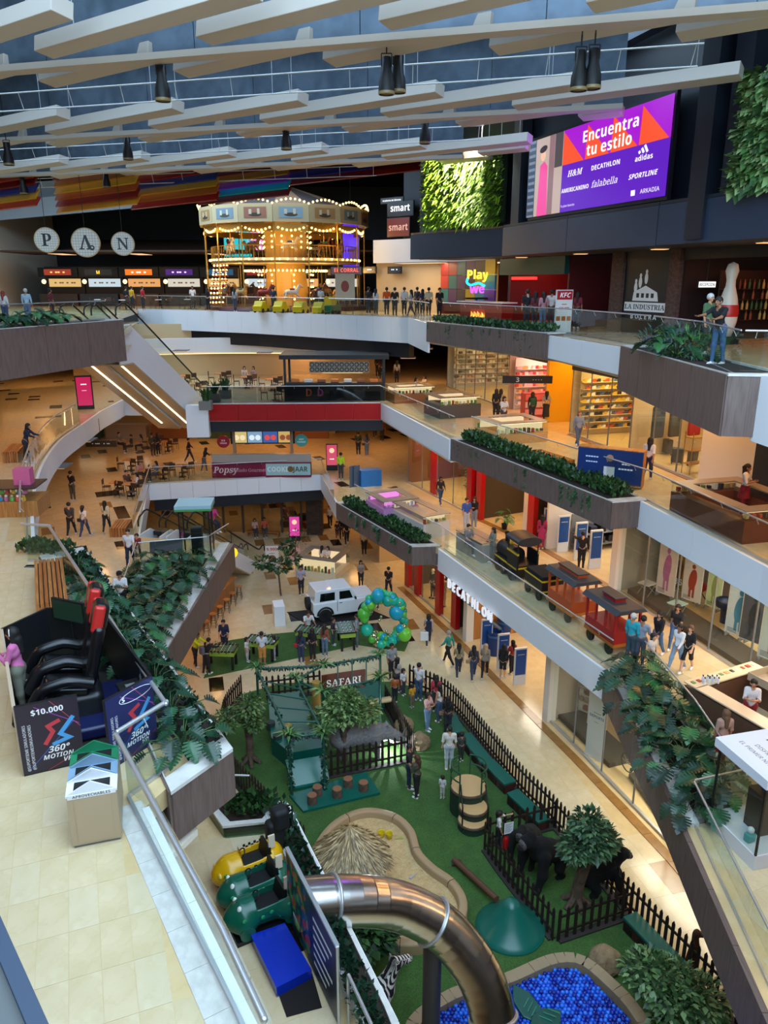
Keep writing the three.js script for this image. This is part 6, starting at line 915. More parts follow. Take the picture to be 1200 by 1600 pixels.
// third storey row
{
const W_ = [[5.3,-50],[14.9,-20]],S = u => wallPt(u,W_),s1 = shop('colourful play centre on the third storey',S(690),S(795),LA,{ h: 3.3,glass: 0,mat: shopMat.wine,power: 6,head: 0 }),cb = [0x0f6a68,0xd8a818,0x8a1a22,0x4a2a5a,0x1f8a86,0xa8302a,0x2a2a34,0x6a3a8a];
const t = thing('colour_block_wall','wall of coloured squares left of the play sign','wall panel',[0,0,0]);for (let i = 0;i < 6;i++) for (let j = 0;j < 3;j++) P2(lin(S(690),S(775),i / 6),lin(S(690),S(775),(i + 0.97) / 6),LA + 0.8 + j * 0.85,0.83,0.12).m('block',col(cb[(i * 3 + j * 5) % 8],0.45),t);
const p = S(760),n = thing('neon_sign','glowing play neon sign in yellow, cyan and violet','sign',[p[0] - 0.6,LA + 1.3,p[1] + 0.4],0.3);
for (const [txt,c,y] of [['Play',0xffe23a,0.95],['we',0xb04aff,0.15]]) { const g = new TextGeometry(txt,{ font: FONT,size: 0.5,depth: 0.05,curveSegments: 3 });g.computeBoundingBox();g.translate(-g.boundingBox.max.x / 2,y,0);mesh('neon_word',flat(g),glow(c,2.6),n);} new G().path([[-0.6,1.0,0],[-0.65,0.75,0],[-0.4,0.6,0],[0.1,0.72,0],[0.5,0.55,0]],0.07).m('neon_arrow',glow(0x2ad0ff,2.2),n);new G().box(1.5,0.1,0.4,0,-0.15,0).m('base',MAT.black,n);new G().box(0.1,1.2,0.1,0,-0.75,0).m('stem',MAT.black,n);
const q = at(748,503,LA),k = thing('red_counter','long red bar counter with glowing flame panel','counter',[q.x,LA,q.z],-1.13);new G().box(4.2,1.0,0.7,0,0.5,-0.4).m('front',col(0x8a1418,0.35),k);new G().box(4.6,0.06,0.95,0,1.04,-0.4).m('top',col(0xd8dade,0.3),k);new G().box(1.4,0.4,0.02,-0.2,0.45,-0.03).m('flame_screen',print(256,80,(x,w,h) => { x.fillStyle = '#8a1a08';x.fillRect(0,0,w,h);for (let i = 0;i < 40;i++) { x.fillStyle = ['#ffb02a','#ff7a1a','#ffe07a'][i % 3];x.beginPath();x.ellipse((i * 53) % w,h - (i * 7) % 40,12,22,0,0,7);x.fill();} },1.6),k);
P2(S(786),S(888),LA + 2.45,0.85,0.5).m('play_portal_sign',col(0x0d4f50,0.5)).userData = { label: 'teal header with white figures above the arcade entrance',category: 'sign' };
shop('red lit arcade on the third storey',S(797),S(888),LA,{ h: 3.3,glass: 0,head: 0,mat: shopMat.wine,power: 5,tint: 0xff7a6a });
const r0 = atWall(815,425,...W_);const rs = thing('red_light_bar','glowing red light bar above the arcade entrance','light',[0,0,0]);P2(S(800),S(838),LA + 2.2,0.14,0.08).m('tube',glow(0xff2020,4),rs);P2(S(800),S(838),LA + 2.34,0.05,0.1).m('housing',MAT.black,rs);
{ const p = at(878,521,LA),t = thing('poster_stand','tall red and white chicken poster stand','poster',p,0.25);new G().box(0.75,1.75,0.08,0,0.9,0).m('frame',col(0xdcdcdc,0.4),t);mesh('print',rectG(0.7,1.65),textPrint(160,380,'#e4e0dc',[['KFC',0.5,0.17,'bold italic 58px sans-serif','#fff'],['▬▬▬▬',0.5,0.36,'bold 24px sans-serif','#a01820'],['$20.900',0.5,0.46,'bold 30px sans-serif','#a01820'],['■■■',0.5,0.75,'bold 70px sans-serif','#b0621e']]),t).position.set(0,0.92,0.045);mesh('title',rectG(0.7,0.36),textPrint(160,84,'#b01420',[['KFC',0.5,0.75,'bold italic 62px sans-serif','#fff']]),t).position.set(0,1.56,0.05);new G().box(0.7,0.05,0.4,0,0.025,0).m('foot',MAT.grey,t);}
shop('bowling alley front with brick piers',S(965),S(1065),LA,{ h: 3.3,glass: 0,head: 0.3,mat: shopMat.dark,power: 3 });P2(S(960),S(978),LA,3.3,0.4).m('wall_brick_pier',shopMat.brick,scene,1).userData = { label: 'brick pier left of the bowling logo',kind: 'structure' };P2(S(1050),S(1066),LA,3.3,0.4).m('wall_brick_pier',shopMat.brick,scene,1).userData = { label: 'brick pier right of the bowling logo',kind: 'structure' };
{ const t = thing('bowling_sign','black panel with white bowling logo LA INDUSTRIA BOLERA','sign',[0,0,0]),a = S(979),b = S(1049);P2(a,b,LA,3.1,0.1).m('panel',col(0x15171a,0.5),t);sheet('logo',a,b,LA + 0.1,LA + 3.0,print(256,330,(x,w,h) => { x.fillStyle = '#15171a';x.fillRect(0,0,w,h);x.fillStyle = '#eee';x.textAlign = 'center';x.font = 'bold 31px serif';x.fillRect(10,196,236,42);x.fillStyle = '#15171a';x.fillText('LA INDUSTRIA',128,228);x.fillStyle = '#eee';x.font = 'bold 30px sans-serif';x.fillText('B O L E R A',128,272);x.beginPath();x.moveTo(55,190);x.lineTo(60,150);x.lineTo(128,120);x.lineTo(196,150);x.lineTo(205,190);x.fill();x.fillStyle = '#15171a';for (let i = 0;i < 4;i++) x.fillRect(78 + i * 28,155,16,20);x.fillStyle = '#eee';for (const [a,b] of [[70,130],[95,105],[128,88]]) { x.beginPath();x.ellipse(a,b,10,26,0,0,7);x.fill();x.beginPath();x.ellipse(a,b - 30,7,10,0,0,7);x.fill();} }),t,0.09);}
shop('dim bar of the bowling alley',S(1068),[14.6,-21],LA,{ h: 3.3,glass: 0,head: 0.4,mat: col(0x2a1512,0.6),power: 3,tint: 0xff9a5a,d: 4 });
goods('lit back bar with rows of bottles in the bowling alley','small bottle standing on the back bar shelves',[12.4,-29.6],[16,-31.2],LA,4,16,[0x8a4a1a,0x3a5a2a,0xc09a4a,0x6a2a1a],{ h: 2.2,y0: 0.7,name: 'bottle',cat: 'bottle',mat: col(0x2a1a12,0.5),geo: new G().lathe([[0,0],[0.05,0],[0.05,0.2],[0.02,0.27],[0.02,0.34]],0,0,0,8).geo() });
{ const p = S(1113),t = thing('reception_sign','small lit white sign reading RECEPCION','sign',[p[0] - 0.2,LA + 2.0,p[1]],0.5);new G().box(0.95,0.24,0.06,0,0,0).m('case',MAT.black,t);mesh('lit_face',rectG(0.9,0.2),textPrint(256,56,'#fff',[['RECEPCION',0.5,0.8,'bold 42px sans-serif','#222']],1.3),t).position.z = 0.035;new G().rod([0,0.1,0],[0,1.25,0],0.012).m('hanger',MAT.black,t);}
{ const p = S(1163),t = thing('bowling_pin','giant bowling pin with red stripe mounted on the bar front','sign',[p[0] - 0.5,LA + 0.25,p[1] + 0.1],0.4);new G().lathe([[0,0],[0.22,0.02],[0.34,0.5],[0.36,0.8],[0.28,1.3],[0.16,1.7],[0.15,1.9],[0.22,2.2],[0.16,2.42],[0,2.5]],0,0,0,24).m('pin',col(0xcfc6b4,0.4),t);new G().lathe([[0.352,0.68],[0.372,0.8],[0.34,1.08],[0.33,1.08]],0,0,0,24).m('stripe',col(0xb3261e,0.4),t);new G().box(0.7,0.26,0.7,0,-0.12,0).m('plinth',MAT.black,t);}
struct(new G().bar([14.2,LA + 1.65,-22.6],[15.4,LA + 1.65,-20],0.5,3.3).m('wall_pier',shopMat.white),'pale pier right of the bowling pin');
}
// second storey row
{
const P = [[4.4,-53.8],[7.1,-44],[8.3,-39.5],[8.9,-36.4],[9.3,-34.4],[10.3,-31.7],[11.5,-26.8],[12.05,-24],[12.3,-23],[14.3,-11]];
shop('cosmetics store with glass front on the second storey',P[0],P[1],LB,{ mat: shopMat.white });goods('white wall shelves of the cosmetics store','tiny packet on the cosmetics store shelves',[4.8,-53.4],[9.1,-54.6],LB,7,18,[0xd8c8b8,0xc09080,0x80807a,0xe0e0d8,0x605a58]);
shop('pink toy store on the second storey',P[1],P[2],LB,{ mat: shopMat.pink,tint: 0xffd0c0,power: 12,glass: 0,d: 4 });goods('shelves of red and pink goods in the toy store','small pink or red box on the toy store shelves',[7.4,-43.75],[10.9,-44.75],LB,7,22,[0xd05a5a,0xe08a9a,0xc03a3a,0xf0d0d0,0xd8a060,0xe8b8b8],{ name: 'toy_box' });
{ const t = thing('table_display','red display case at the toy store entrance','display',[8.2,LB,-41.3],0.25);new G().box(1.6,1.3,0.5,0,0.65,0).m('case',col(0xb0483e,0.5),t);for (let i = 0;i < 3;i++) new G().box(1.5,0.3,0.03,0,0.3 + i * 0.4,0.26).m('packets',col([0xe8a0a0,0xd8c8c0,0xe07070][i],0.5),t);}
for (const [u,v,w] of [[703,550,'left'],[758,557,'right']]) { const p = atWall(u,v,...(w === 'left' ? [P[0],P[1]] : [P[1],P[2]])),t = thing('store_sign',`glowing violet store sign, the ${w} one`,'sign',[p.x - 0.02,LB + 3.35,p.z],0.25);new G().box(1.3,0.5,0.08,0,0,-0.04).m('case',MAT.black,t);mesh('lit_letters',rectG(1.2,0.42),textPrint(128,48,'#2a0a4a',[[w === 'left' ? '▮▯▮▮' : '▬ ▮▯▬',0.5,0.75,'bold 30px sans-serif','#d08aff']],2.2),t).position.z = 0.01;}
struct(P2(P[2],[12,-40.5],LB,3.9,0.15).m('wall_yellow',shopMat.yellow),'bright yellow wall at the passage');struct(P2([12,-40.5],[12.6,-36.8],LB,3.9,0.15).m('wall_yellow',shopMat.yellow),'bright yellow back wall of the passage');panelLamp(10,LB + 3.7,-38.3,1.2,2,12,0xffc860,0.3,'ceiling_light','ceiling light in the yellow passage');
{ const p = atZ(824,593,-37.5),t = thing('hanging_sign','long black hanging sign with number 3','sign',p,-0.05);new G().box(2.4,0.36,0.1,0,0,0).m('panel',MAT.black,t);mesh('print',rectG(2.35,0.33),textPrint(512,72,'#17110e',[['3',0.3,0.85,'bold 66px sans-serif','#ddd'],['▪ ▪ ▪ ▪',0.7,0.65,'26px sans-serif','#bbb']]),t).position.z = 0.055;for (const e of [-1,1]) new G().rod([e,0.15,0],[e,LA - 0.95 - p.y,0],0.012).m('hanger',MAT.black,t);}
shop('shoe store with glass front on the second storey',P[3],P[5],LB,{ mat: shopMat.warm,tint: 0xffd890,power: 13,d: 3.4 });
goods('lit wall of shoes in the shoe store','single sports shoe on the store wall',[9.2,-36.15],[12.1,-37.0],LB,8,13,[0x2a2a2a,0xe0e0e0,0xc04a2a,0x3a5a8a,0x8a8a8a,0xd8b030],{ name: 'shoe',cat: 'shoe',geo: shoeGeo,mat: shopMat.warm,h: 2.8 });{ const t = thing('store_sign','lime green glowing sign above the shoe store','sign',[9.7,LB + 3.4,-33.6],0.35);for (let i = 0;i < 3;i++) new G().rb(0.35,0.25,0.06,0.08,0,0,i * 0.42).m('lit_letter',glow(0xb8f020,2.2),t);new G().box(0.05,0.4,1.5,0.12,0,0.4).m('backing',MAT.black,t);}
shop('luggage store with glass front on the second storey',P[5],P[6],LB,{ mat: shopMat.warm,tint: 0xffe0b8,power: 13,d: 4 });
const bag = thing('suitcase','x','luggage',[0,-50,0]);new G().rb(0.45,0.6,0.26,0.06,0,0.37,0).m('shell',col(0x2a2c30,0.4),bag);new G().rod([-0.1,0.65,0],[-0.1,0.95,0],0.01).rod([0.1,0.65,0],[0.1,0.95,0],0.01).rod([-0.1,0.95,0],[0.1,0.95,0],0.014).m('handle',MAT.steel,bag);for (const e of [-1,1]) new G().cyl(0.035,0.035,0.04,e * 0.18,0.035,0.08,10,0,0,1.57).m('wheel',MAT.black,bag);
[[1003,690,'dark suitcase at the left end of the luggage window'],[1022,697,'dark suitcase beside the round backpack'],[1036,712,'grey suitcase in the middle of the luggage window'],[1060,714,'tall dark suitcase by the luggage store door'],[1088,728,'dark suitcase behind the hanging rucksack'],[1104,735,'grey small suitcase in the right luggage window'],[1116,738,'round dark case in the right luggage window']].forEach(([u,v,l],i) => { const q = at(u,v + 15,LB);q.x += 0.6;q.z -= 0.2;if (i) copyOf(bag,q,0.8 + i,l);else { bag.position.copy(q);bag.userData.label = l;bag.rotation.y = 0.8;} });
for (const [x,z,c,l] of [[11.2,-31.1,0x2f3a4a,'blue jacket hanging in the luggage store'],[12.0,-31.35,0x3a3a38,'dark rucksack hanging in the luggage store'],[12.9,-31.6,0xa02020,'red banner hanging in the luggage store']]) { const t = thing('hanging_goods',l,'goods',[x,LB + 0.8,z],0.4);new G().rb(0.6,1.3,0.2,0.08,0,0.7,0).m('body',col(c,0.7),t);new G().rod([0,1.3,0],[0,2.9,0],0.01).m('hanger',MAT.steel,t);}
{ const t = thing('shelf_rack','gold metal rack with bags in the luggage window','rack',[12.0,LB,-28.6],0.4),g = col(0xb08a3a,0.3,0.8);for (const [x,z] of [[-1,-1],[1,-1],[-1,1],[1,1]]) new G().rod([x * 0.6,0,z * 0.2],[x * 0.6,1.6,z * 0.2],0.02).m('post',g,t);for (const y of [0.4,0.9,1.4]) new G().box(1.2,0.03,0.4,0,y,0).m('board',g,t);}
struct(P2(P[6],P[7],LB,3.9,0.5).m('wall_pier',shopMat.white),'white pier right of the luggage store');struct(P2(P[7],P[8],LB,3.9,0.5).m('wall_pier',col(0x1c2632,0.5)),'dark blue pier beside the slatted store');shop('store with wooden slats on the second storey',P[8],P[9],LB,{ glass: 0,mat: shopMat.wine,power: 9,d: 4 });
{ const t = thing('slat_screen','screen of upright wooden slats at the second storey','screen wall',[0,0,0]);for (let i = 0;i < 14;i++) { const q = lin([12.45,-22.7],[13.2,-18.6],i / 14);new G().box(0.12,3.2,0.08,q[0],LB + 1.6,q[1],0.2).m('slat',MAT.wood,t,1);} }
}
// first storey row
const redFrame = (label,a,b,y,h = 3.7) => { const t = thing('red_portal',label,'portal',[0,0,0]),m = col(0xb00d14,0.3);for (const p of [a,b]) new G().box(0.25,h,0.5,p[0],y + h / 2,p[1],0.4).m('jamb',m,t);P2(a,b,y + h - 0.3,0.3,0.5).m('lintel',m,t);};
const dummyCaps = (() => { const o = { h: 1.75,hl: -1,f: 1,slv: 1,pose: 'stand' };return o;})();
function mannequin(label,p,turn,top,bot,skin = 0xd8cfc0) { const b = bodyFor({ ...dummyCaps },0.04,false),t = thing('mannequin',label,'mannequin',p,turn);t.position.y -= b.low;mesh('body',b.body,col(skin,0.5),t);mesh('shirt',b.shirt,clothMat(top),t);mesh('trousers',b.trousers,clothMat(bot),t);mesh('shoes',b.shoes,MAT.black,t);new G().cyl(0.2,0.2,0.03,0,b.low - 0.012,0,16).m('stand',MAT.steel,t);}
const gateMat = col(0x0f4a94,0.4);
function antenna(label,p,turn) { const t = thing('security_gate',label,'security gate',p,turn,'blue security gates');new G().box(0.56,1.75,0.1,0,0.875,0).m('frame',col(0xd4d8dc,0.4),t);for (const e of [-1,1]) { new G().box(0.48,1.2,0.01,0,1.08,e * 0.055).m('blue_face',gateMat,t);mesh('lettering',rectG(0.34,0.08),textPrint(128,32,'#0f4a94',[['DECATHLON',0.5,0.75,'bold 20px sans-serif','#fff']]),t).position.set(0,1.45,e * 0.064);t.children[t.children.length - 1].rotation.y = e < 0 ? Math.PI : 0;} }
{
const P = [[1.5,-46],[2.9,-43.2],[4.6,-39.3],[5,-38.4],[7.0,-34.6],[7.5,-33.7],[8.86,-29.8],[9.3,-28.7],[14.6,-11]];
shop('clothes store with mannequins at the far end of the first storey',P[0],P[2],LC,{ mat: col(0x7a4a2a,0.6),power: 9,d: 4 });redFrame('red portal of the far clothes store',P[1],P[2],LC);redFrame('red portal of the clothes store beside the sports store',P[3],P[4],LC);
shop('clothes store between the red portals on the first storey',P[3],P[4],LC,{ mat: col(0x4a3c2c,0.6),glass: 0,power: 9,d: 5 });
for (const [u,v,tp,bt,l] of [[640,728,0x8a2a22,0x2a2a34,'mannequin in a red top in the far clothes store'],[655,735,0x4a4a3a,0x3a3a3a,'mannequin in an olive outfit in the far clothes store'],[668,738,0xa0988a,0x2a2a2a,'mannequin in a pale top at the right of the far store'],[726,783,0xd8d0bc,0x2a2220,'mannequin in a cream top before the plant wall']]) { const p = at(u,v,LC);mannequin(l,[p.x + 0.5,LC,p.z - 0.2],-0.7,tp,bt);}
{ const p = at(783,790,LC),t = thing('clothes_table','tiered wooden table with folded clothes','table',[p.x + 0.9,LC,p.z - 0.8],0.4);new G().box(1.6,0.7,0.8,0,0.35,0).m('table',col(0xa08a6a,0.6),t);new G().box(1.0,0.35,0.7,0.5,0.17,0.7).m('low_table',MAT.darkwood,t);for (let i = 0;i < 5;i++) new G().box(0.3,0.08,0.25,-0.6 + i * 0.3,0.74,0).m('folded_shirt',col([0xd8d4cc,0x3a3a44,0x8a7a6a,0xc0b8a8,0x4a4a3a][i],0.8),t);const g = thing('living_wall','green plant wall behind the cream mannequin','plant wall',[0,0,0]),a = at(704,765,LC),b = at(720,772,LC);P2([a.x + 1,a.z],[b.x + 1.4,b.z - 0.3],LC,2.8,0.1).m('backing',col(0x24321a,0.9),g);foliage(g,300,() => { const s = rnd();return [a.x + 0.92 + (b.x + 0.4 - a.x) * s,LC + rr(0.1,2.7),a.z + 0.05 + (b.z - 0.3 - a.z) * s,-1,0,0.5];},0.25,OLIVE);}
{ const p = at(788,827,LC);bigLeafPlant('potted_palm','small potted palm beside the red portal','plant',[p.x,LC + 0.3,p.z],12,0.35,0.35,null,0.5,0.7);const t = thing('plant_pot','black pot of the small palm','pot',p);new G().lathe([[0,0],[0.12,0],[0.16,0.3],[0.14,0.3],[0.12,0.06]],0,0,0,14).m('pot',MAT.black,t);}
// sports store, upper entrance and windows
shop('white sports store interior on the first storey',P[5],P[7],LC,{ mat: shopMat.white,glass: 0,power: 12,tint: 0xfff0dc,d: 6 });
for (const [u,l] of [[820,'left'],[962,'right']]) { const p = atWall(u,900,P[5],P[7]);struct(new G().box(0.35,3.9,0.35,p.x,LC + 1.95,p.z,0.4).m('wall_pier',shopMat.white),`white pier at the ${l} of the upper sports store entrance`);}
for (const [u,v,l] of [[856,848,'leftmost'],[878,862,'second'],[905,874,'third'],[928,888,'rightmost']]) { const p = at(u,v,LC);antenna(`${l} blue and white security gate of the upper sports store entrance`,[p.x,LC,p.z],0.25);}
{ const p = at(841,835,LC),t = thing('feather_flag','tall blue feather flag at the upper sports store entrance','flag',[p.x + 0.3,LC,p.z - 0.4],0.2);new G().ext([[0.05,0.5],[0.1,2.6],[-0.2,3.1],[-0.55,3.2],[-0.5,2.5]],0.02).m('banner',gateMat,t);new G().rod([0.07,0,0],[0.1,2.7,0],0.02).box(0.4,0.03,0.4,0.05,0.015,0).m('pole',MAT.steel,t);const m = mesh('lettering',rectG(1.6,0.26),textPrint(256,40,'#0f4a94',[['DECATHLON',0.5,0.82,'bold 36px sans-serif','#fff']]),t);m.rotation.z = -1.35;m.position.set(-0.18,2.2,0.03);}
goods('dark shoe bench inside the upper sports store','sports bag on the store rack',[8.6,-33.6],[12.6,-35.4],LC,2,8,[0x18243c,0x2a2a30,0x101418],{ h: 1.4,dep: 0.7,w: 0.4,ht: 0.3,mat: MAT.grey,name: 'sports_bag' });
shop('glazed sports store window along the train walkway',P[7],P[8],LC,{ mat: col(0x8a8478,0.7),power: 26,d: 3.5,headMat: col(0x1a2a5a,0.4),tint: 0xfff0dc });
mesh('window_plinth',slabGeo([[9.7,-28.4],[10.7,-29],[15.2,-12],[14.3,-12]],null,LC + 0.2,0.2),col(0x3a3632,0.6)).userData = { label: 'dark low plinth inside the sports store window',category: 'plinth' };
const wp = (u,v) => { const p = at(u,v,LC + 0.2);p.x += 0.55;p.z -= 0.15;return p;};
for (const [u,v,w,h,bg,c2,l] of [[1018,935,0.8,2.2,'#d8c8c0','#b06a9a','tall poster of a runner in pink'],[1038,930,0.8,1.8,'#c8a040','#8a5a2a','poster of packed sports goods with number 35'],[1058,945,0.8,1.7,'#d8d0c8','#a04030','white poster of red and brown gear'],[1092,955,0.6,1.7,'#c8d8a0','#8aa060','pale green upright banner'],[1128,1000,0.9,1.9,'#c8d4dc','#3a8ab0','poster of a swimmer with blue ring'],[1150,1010,0.9,1.9,'#4a5058','#2a3038','dark poster of gym machines'],[1180,1040,0.9,2.2,'#b8ccd4','#c08a60','tall poster of a person in swimwear']]) { const p = wp(u,v),t = thing('window_poster',l + ' in the sports store window','poster',p,-0.95);new G().box(w,h,0.04,0,h / 2 + 0.1,0).m('board',col(0xd8d8d4,0.5),t);mesh('print',rectG(w - 0.06,h - 0.06),print(96,220,(x,W,H) => { x.fillStyle = bg;x.fillRect(0,0,W,H);x.fillStyle = c2;x.beginPath();x.ellipse(W / 2,H * 0.5,W * 0.22,H * 0.26,0.1,0,7);x.fill();x.beginPath();x.ellipse(W / 2,H * 0.18,W * 0.1,H * 0.055,0,0,7);x.fill();x.fillRect(W * 0.34,H * 0.6,W * 0.12,H * 0.33);x.fillRect(W * 0.54,H * 0.6,W * 0.12,H * 0.33);x.fillStyle = '#444';for (let i = 0;i < 4;i++) x.fillRect(6,H * 0.9 + i * 5,40,2);if (/35/.test(l)) { x.font = 'bold 44px sans-serif';x.fillStyle = '#fff';x.fillText('35',24,H * 0.85);} }),t).position.set(0,h / 2 + 0.1,0.025);for (const e of [-1,1]) new G().box(0.05,0.12,0.3,e * w * 0.4,0.06,0).m('foot',MAT.grey,t);}
mannequin('grey mannequin in outdoor clothes beside the tall chair',[wp(980,905).x,LC + 0.2,wp(980,905).z],-0.4,0x5a5a4c,0x4a4a40,0x3a3c3e);
const fold = (name,l,u,v,c,h) => { const t = thing(name,l,'chair',wp(u,v),0.6),m = col(c,0.7);new G().box(0.55,0.04,0.5,0,h,0).m('seat',m,t);if (h > 0.6) new G().rb(0.5,0.55,0.06,0.1,0,h + 0.4,-0.24,0,-0.2).m('backrest',m,t);for (const [x,z] of [[-1,-1],[1,-1],[-1,1],[1,1]]) new G().rod([x * 0.25,0,z * 0.23],[(h > 0.6 ? x : -x) * 0.25,h,z * 0.23],0.015).m('leg',MAT.grey,t);};
fold('tall_chair','tall black folding chair in the sports store window',958,895,0x2a2c2c,0.9);fold('camp_stool','silver camp table in the sports store window',990,930,0xb0b2b0,0.45);fold('camp_stool','pale blue camp stool in the sports store window',1035,965,0x9ab8b4,0.5);
{ const t = thing('red_chair','round red camping chair in the window display','chair',wp(1068,940),0.3);new G().sph(0.35,0,0.55,0,1,0.6,0.9,14).m('bowl',col(0xa82a22,0.6),t);for (const e of [-1,1]) new G().rod([e * 0.3,0,0.2],[e * 0.1,0.4,0],0.02).rod([e * 0.3,0,-0.2],[e * 0.1,0.4,0],0.02).m('leg',MAT.black,t);const s = thing('blue_tub','dark blue tub on a stand in the window','tub',wp(1112,975));new G().lathe([[0.2,0],[0.22,0.6],[0.4,0.62],[0.42,0.85],[0.36,0.85]],0,0,0,18).m('tub',col(0x16284a,0.5),s);}
}
// sports store on the ground floor
{
const P = [[-0.3,-45],[1.4,-41.2],[3.6,-35.6],[4.1,-34.2],[6.6,-27.1],[11.2,-13]];
shop('clothes store in the red frame on the ground floor',P[1],P[2],LD,{ mat: col(0x3a2c24,0.6),power: 7,d: 3.5,head: 0.5 });redFrame('red portal of the ground floor clothes store',[2.9,-37.3],P[2],LD,3.75);redFrame('thin red portal at the far end of the ground floor store',P[1],[1.9,-39.9],LD,3.75);shop('beige boutique at the far end of the ground floor',P[0],P[1],LD,{ glass: 0,power: 8 });
mannequin('mannequin in dark clothes in the ground floor window',[2.7,0,-39.4],-0.9,0x2a2a2a,0x3a3a3a);mannequin('mannequin in a beige dress in the ground floor window',[3.2,0,-38.3],-0.9,0xb0a48c,0xb0a48c);
shop('sports store entrance on the ground floor',P[3],P[4],LD,{ mat: MAT.wood,glass: 0,power: 10,tint: 0xfff0dc,d: 6 });
for (const [p,l] of [[P[3],'left'],[P[4],'right']]) struct(new G().box(0.4,3.95,0.35,p[0],1.97,p[1],0.4).m('wall_pier',shopMat.white),`white pier at the ${l} of the ground floor sports store entrance`);
for (const [u,v,l] of [[735,998,'leftmost'],[759,1020,'second'],[785,1045,'third'],[811,1069,'rightmost']]) { const p = at(u,v,LD);antenna(`${l} blue and white security gate of the ground floor sports store entrance`,[p.x,0,p.z],0.25);}
for (const [u,v,h,l] of [[763,990,1.1,'tall blue bin inside the ground floor sports store'],[787,1000,1.2,'blue round basket inside the ground floor sports store'],[772,1022,1.2,'blue shopping basket rack by the gates']]) { const t = thing('blue_bin',l,'bin',at(u,v,0));new G().lathe([[0.28,0],[0.34,h * 0.5],[0.36,h],[0.32,h]],0,0,0,16).m('drum',col(0x123a78,0.45),t);new G().lathe([[0.34,h * 0.78],[0.37,h * 0.8],[0.37,h * 0.86],[0.35,h * 0.88]],0,0,0,16).m('band',col(0x2a6ab0,0.4),t);}
shop('glazed sports store window along the playground walkway',P[4],P[5],LD,{ mat: col(0xa09484,0.7),power: 20,d: 4,headMat: col(0x1a2a5a,0.4),tint: 0xfff0dc });
for (const [a,b,l] of [[[835,1105],[930,1200],'far'],[[960,1215],[1040,1330],'near']]) { const p = at(...a,0),q = at(...b,0);mesh('display_plinth',slabGeo([[p.x + 0.5,p.z],[q.x + 0.5,q.z],[q.x + 1.6,q.z - 0.4],[p.x + 1.6,p.z - 0.4]],null,0.18,0.18),col(0x3c3a36,0.6)).userData = { label: `flat dark display plinth in the ground floor window, the ${l} one`,category: 'plinth' };}
for (const [u,v,w,h,c,l] of [[858,1112,1.0,2.1,0xc86a5a,'lit rack of pink shoes and tops in the ground floor window'],[876,1126,1.0,1.9,0xb89a8a,'lit rack of running tops in the ground floor window'],[894,1150,0.8,2.0,0xd8d0c8,'white poster of a runner in the ground floor window'],[985,1215,1.2,2.2,0xc8a890,'pale wall of small goods behind the bicycle']]) { const p = at(u,v,0),t = thing('window_rack',l,'display',[p.x + 1.0,0.18,p.z - 0.3],-0.75);new G().box(w,h,0.08,0,h / 2 + 0.05,0).m('board',col(0xe0d8cc,0.5),t);for (let i = 0;i < 5;i++) for (let j = 0;j < 4;j++) new G().box(w * 0.17,h * 0.1,0.1,(j - 1.5) * w * 0.22,0.3 + i * h * 0.18,0.09).m('item',col(i % 2 ? c : [0xd8b0a8,0xe8e0d8,0x8a4a40,0xb03a3a][j],0.6),t);}
{ const p = at(918,1187,0),t = thing('banner_panel','tall white banner reading DEPORTE behind the glass','banner',[p.x + 0.25,0,p.z - 0.1],-0.9);new G().box(0.75,2.7,0.05,0,1.35,0).m('board',col(0xd4dae4,0.5),t);mesh('print',rectG(0.72,1.2),textPrint(128,210,'#d4dae4',[['▬▬▬▬▬▬▬▬',0.5,0.3,'13px sans-serif','#345'],['DEPORTE',0.5,0.45,'bold 26px sans-serif','#1a4a94'],['▬▬▬▬▬▬',0.5,0.6,'10px sans-serif','#345']]),t).position.set(0,1.6,0.03);}
{ const p = at(968,1222,0.18),t = thing('bicycle','grey bicycle on the dark plinth in the shop window','bicycle',[p.x + 0.6,0.18,p.z - 0.15],0.35),m = col(0x8a8c8e,0.3,0.6);for (const z of [-0.5,0.52]) { new G().add(new THREE.TorusGeometry(0.33,0.022,6,26),0,0.35,z,0,1.5708).m('tyre',MAT.black,t);const s = new G();for (let i = 0;i < 8;i++) { const a = i * 0.785;s.rod([0,0.35,z],[0,0.35 + Math.sin(a) * 0.32,z + Math.cos(a) * 0.32],0.004,4);} s.m('spokes',MAT.steel,t);} new G().rod([0,0.35,-0.5],[0,0.4,-0.05],0.018).rod([0,0.4,-0.05],[0,0.85,-0.18],0.02).rod([0,0.85,-0.18],[0,0.35,-0.5],0.015).rod([0,0.4,-0.05],[0,0.82,0.36],0.022).rod([0,0.82,-0.17],[0,0.85,0.35],0.02).rod([0,0.95,0.33],[0,0.35,0.52],0.018).m('frame',m,t);new G().rod([-0.28,1.0,0.32],[0.28,1.0,0.32],0.014).m('handlebar',MAT.black,t);new G().rb(0.14,0.05,0.26,0.02,0,0.93,-0.2).m('saddle',MAT.black,t);}
// sign on the fascia
const a = [2.6,-33.7],b = [7.13,-22],t = thing('store_sign','white raised letters DECATHLON along the white fascia','sign',[0,0,0]),L0 = 0.12,word = 'DECATHLON';
[...word].forEach((ch,i) => { const q = lin(a,b,0.13 + i * 0.037),g = new TextGeometry(ch,{ font: FONT,size: 0.42,depth: 0.06,curveSegments: 3 });g.rotateY(-1.203);g.translate(q[0] - 0.3,LC - 1.3,q[1] - 0.1);mesh('lit_letter',flat(g),glow(0xeaf2ff,0.9),t);});new G().bar([...[lin(a,b,0.11)].map(q => [q[0] - 0.18,LC - 1.36,q[1]])[0]],[...[lin(a,b,0.49)].map(q => [q[0] - 0.18,LC - 1.36,q[1]])[0]],0.12,0.06).m('rail',MAT.grey,t);
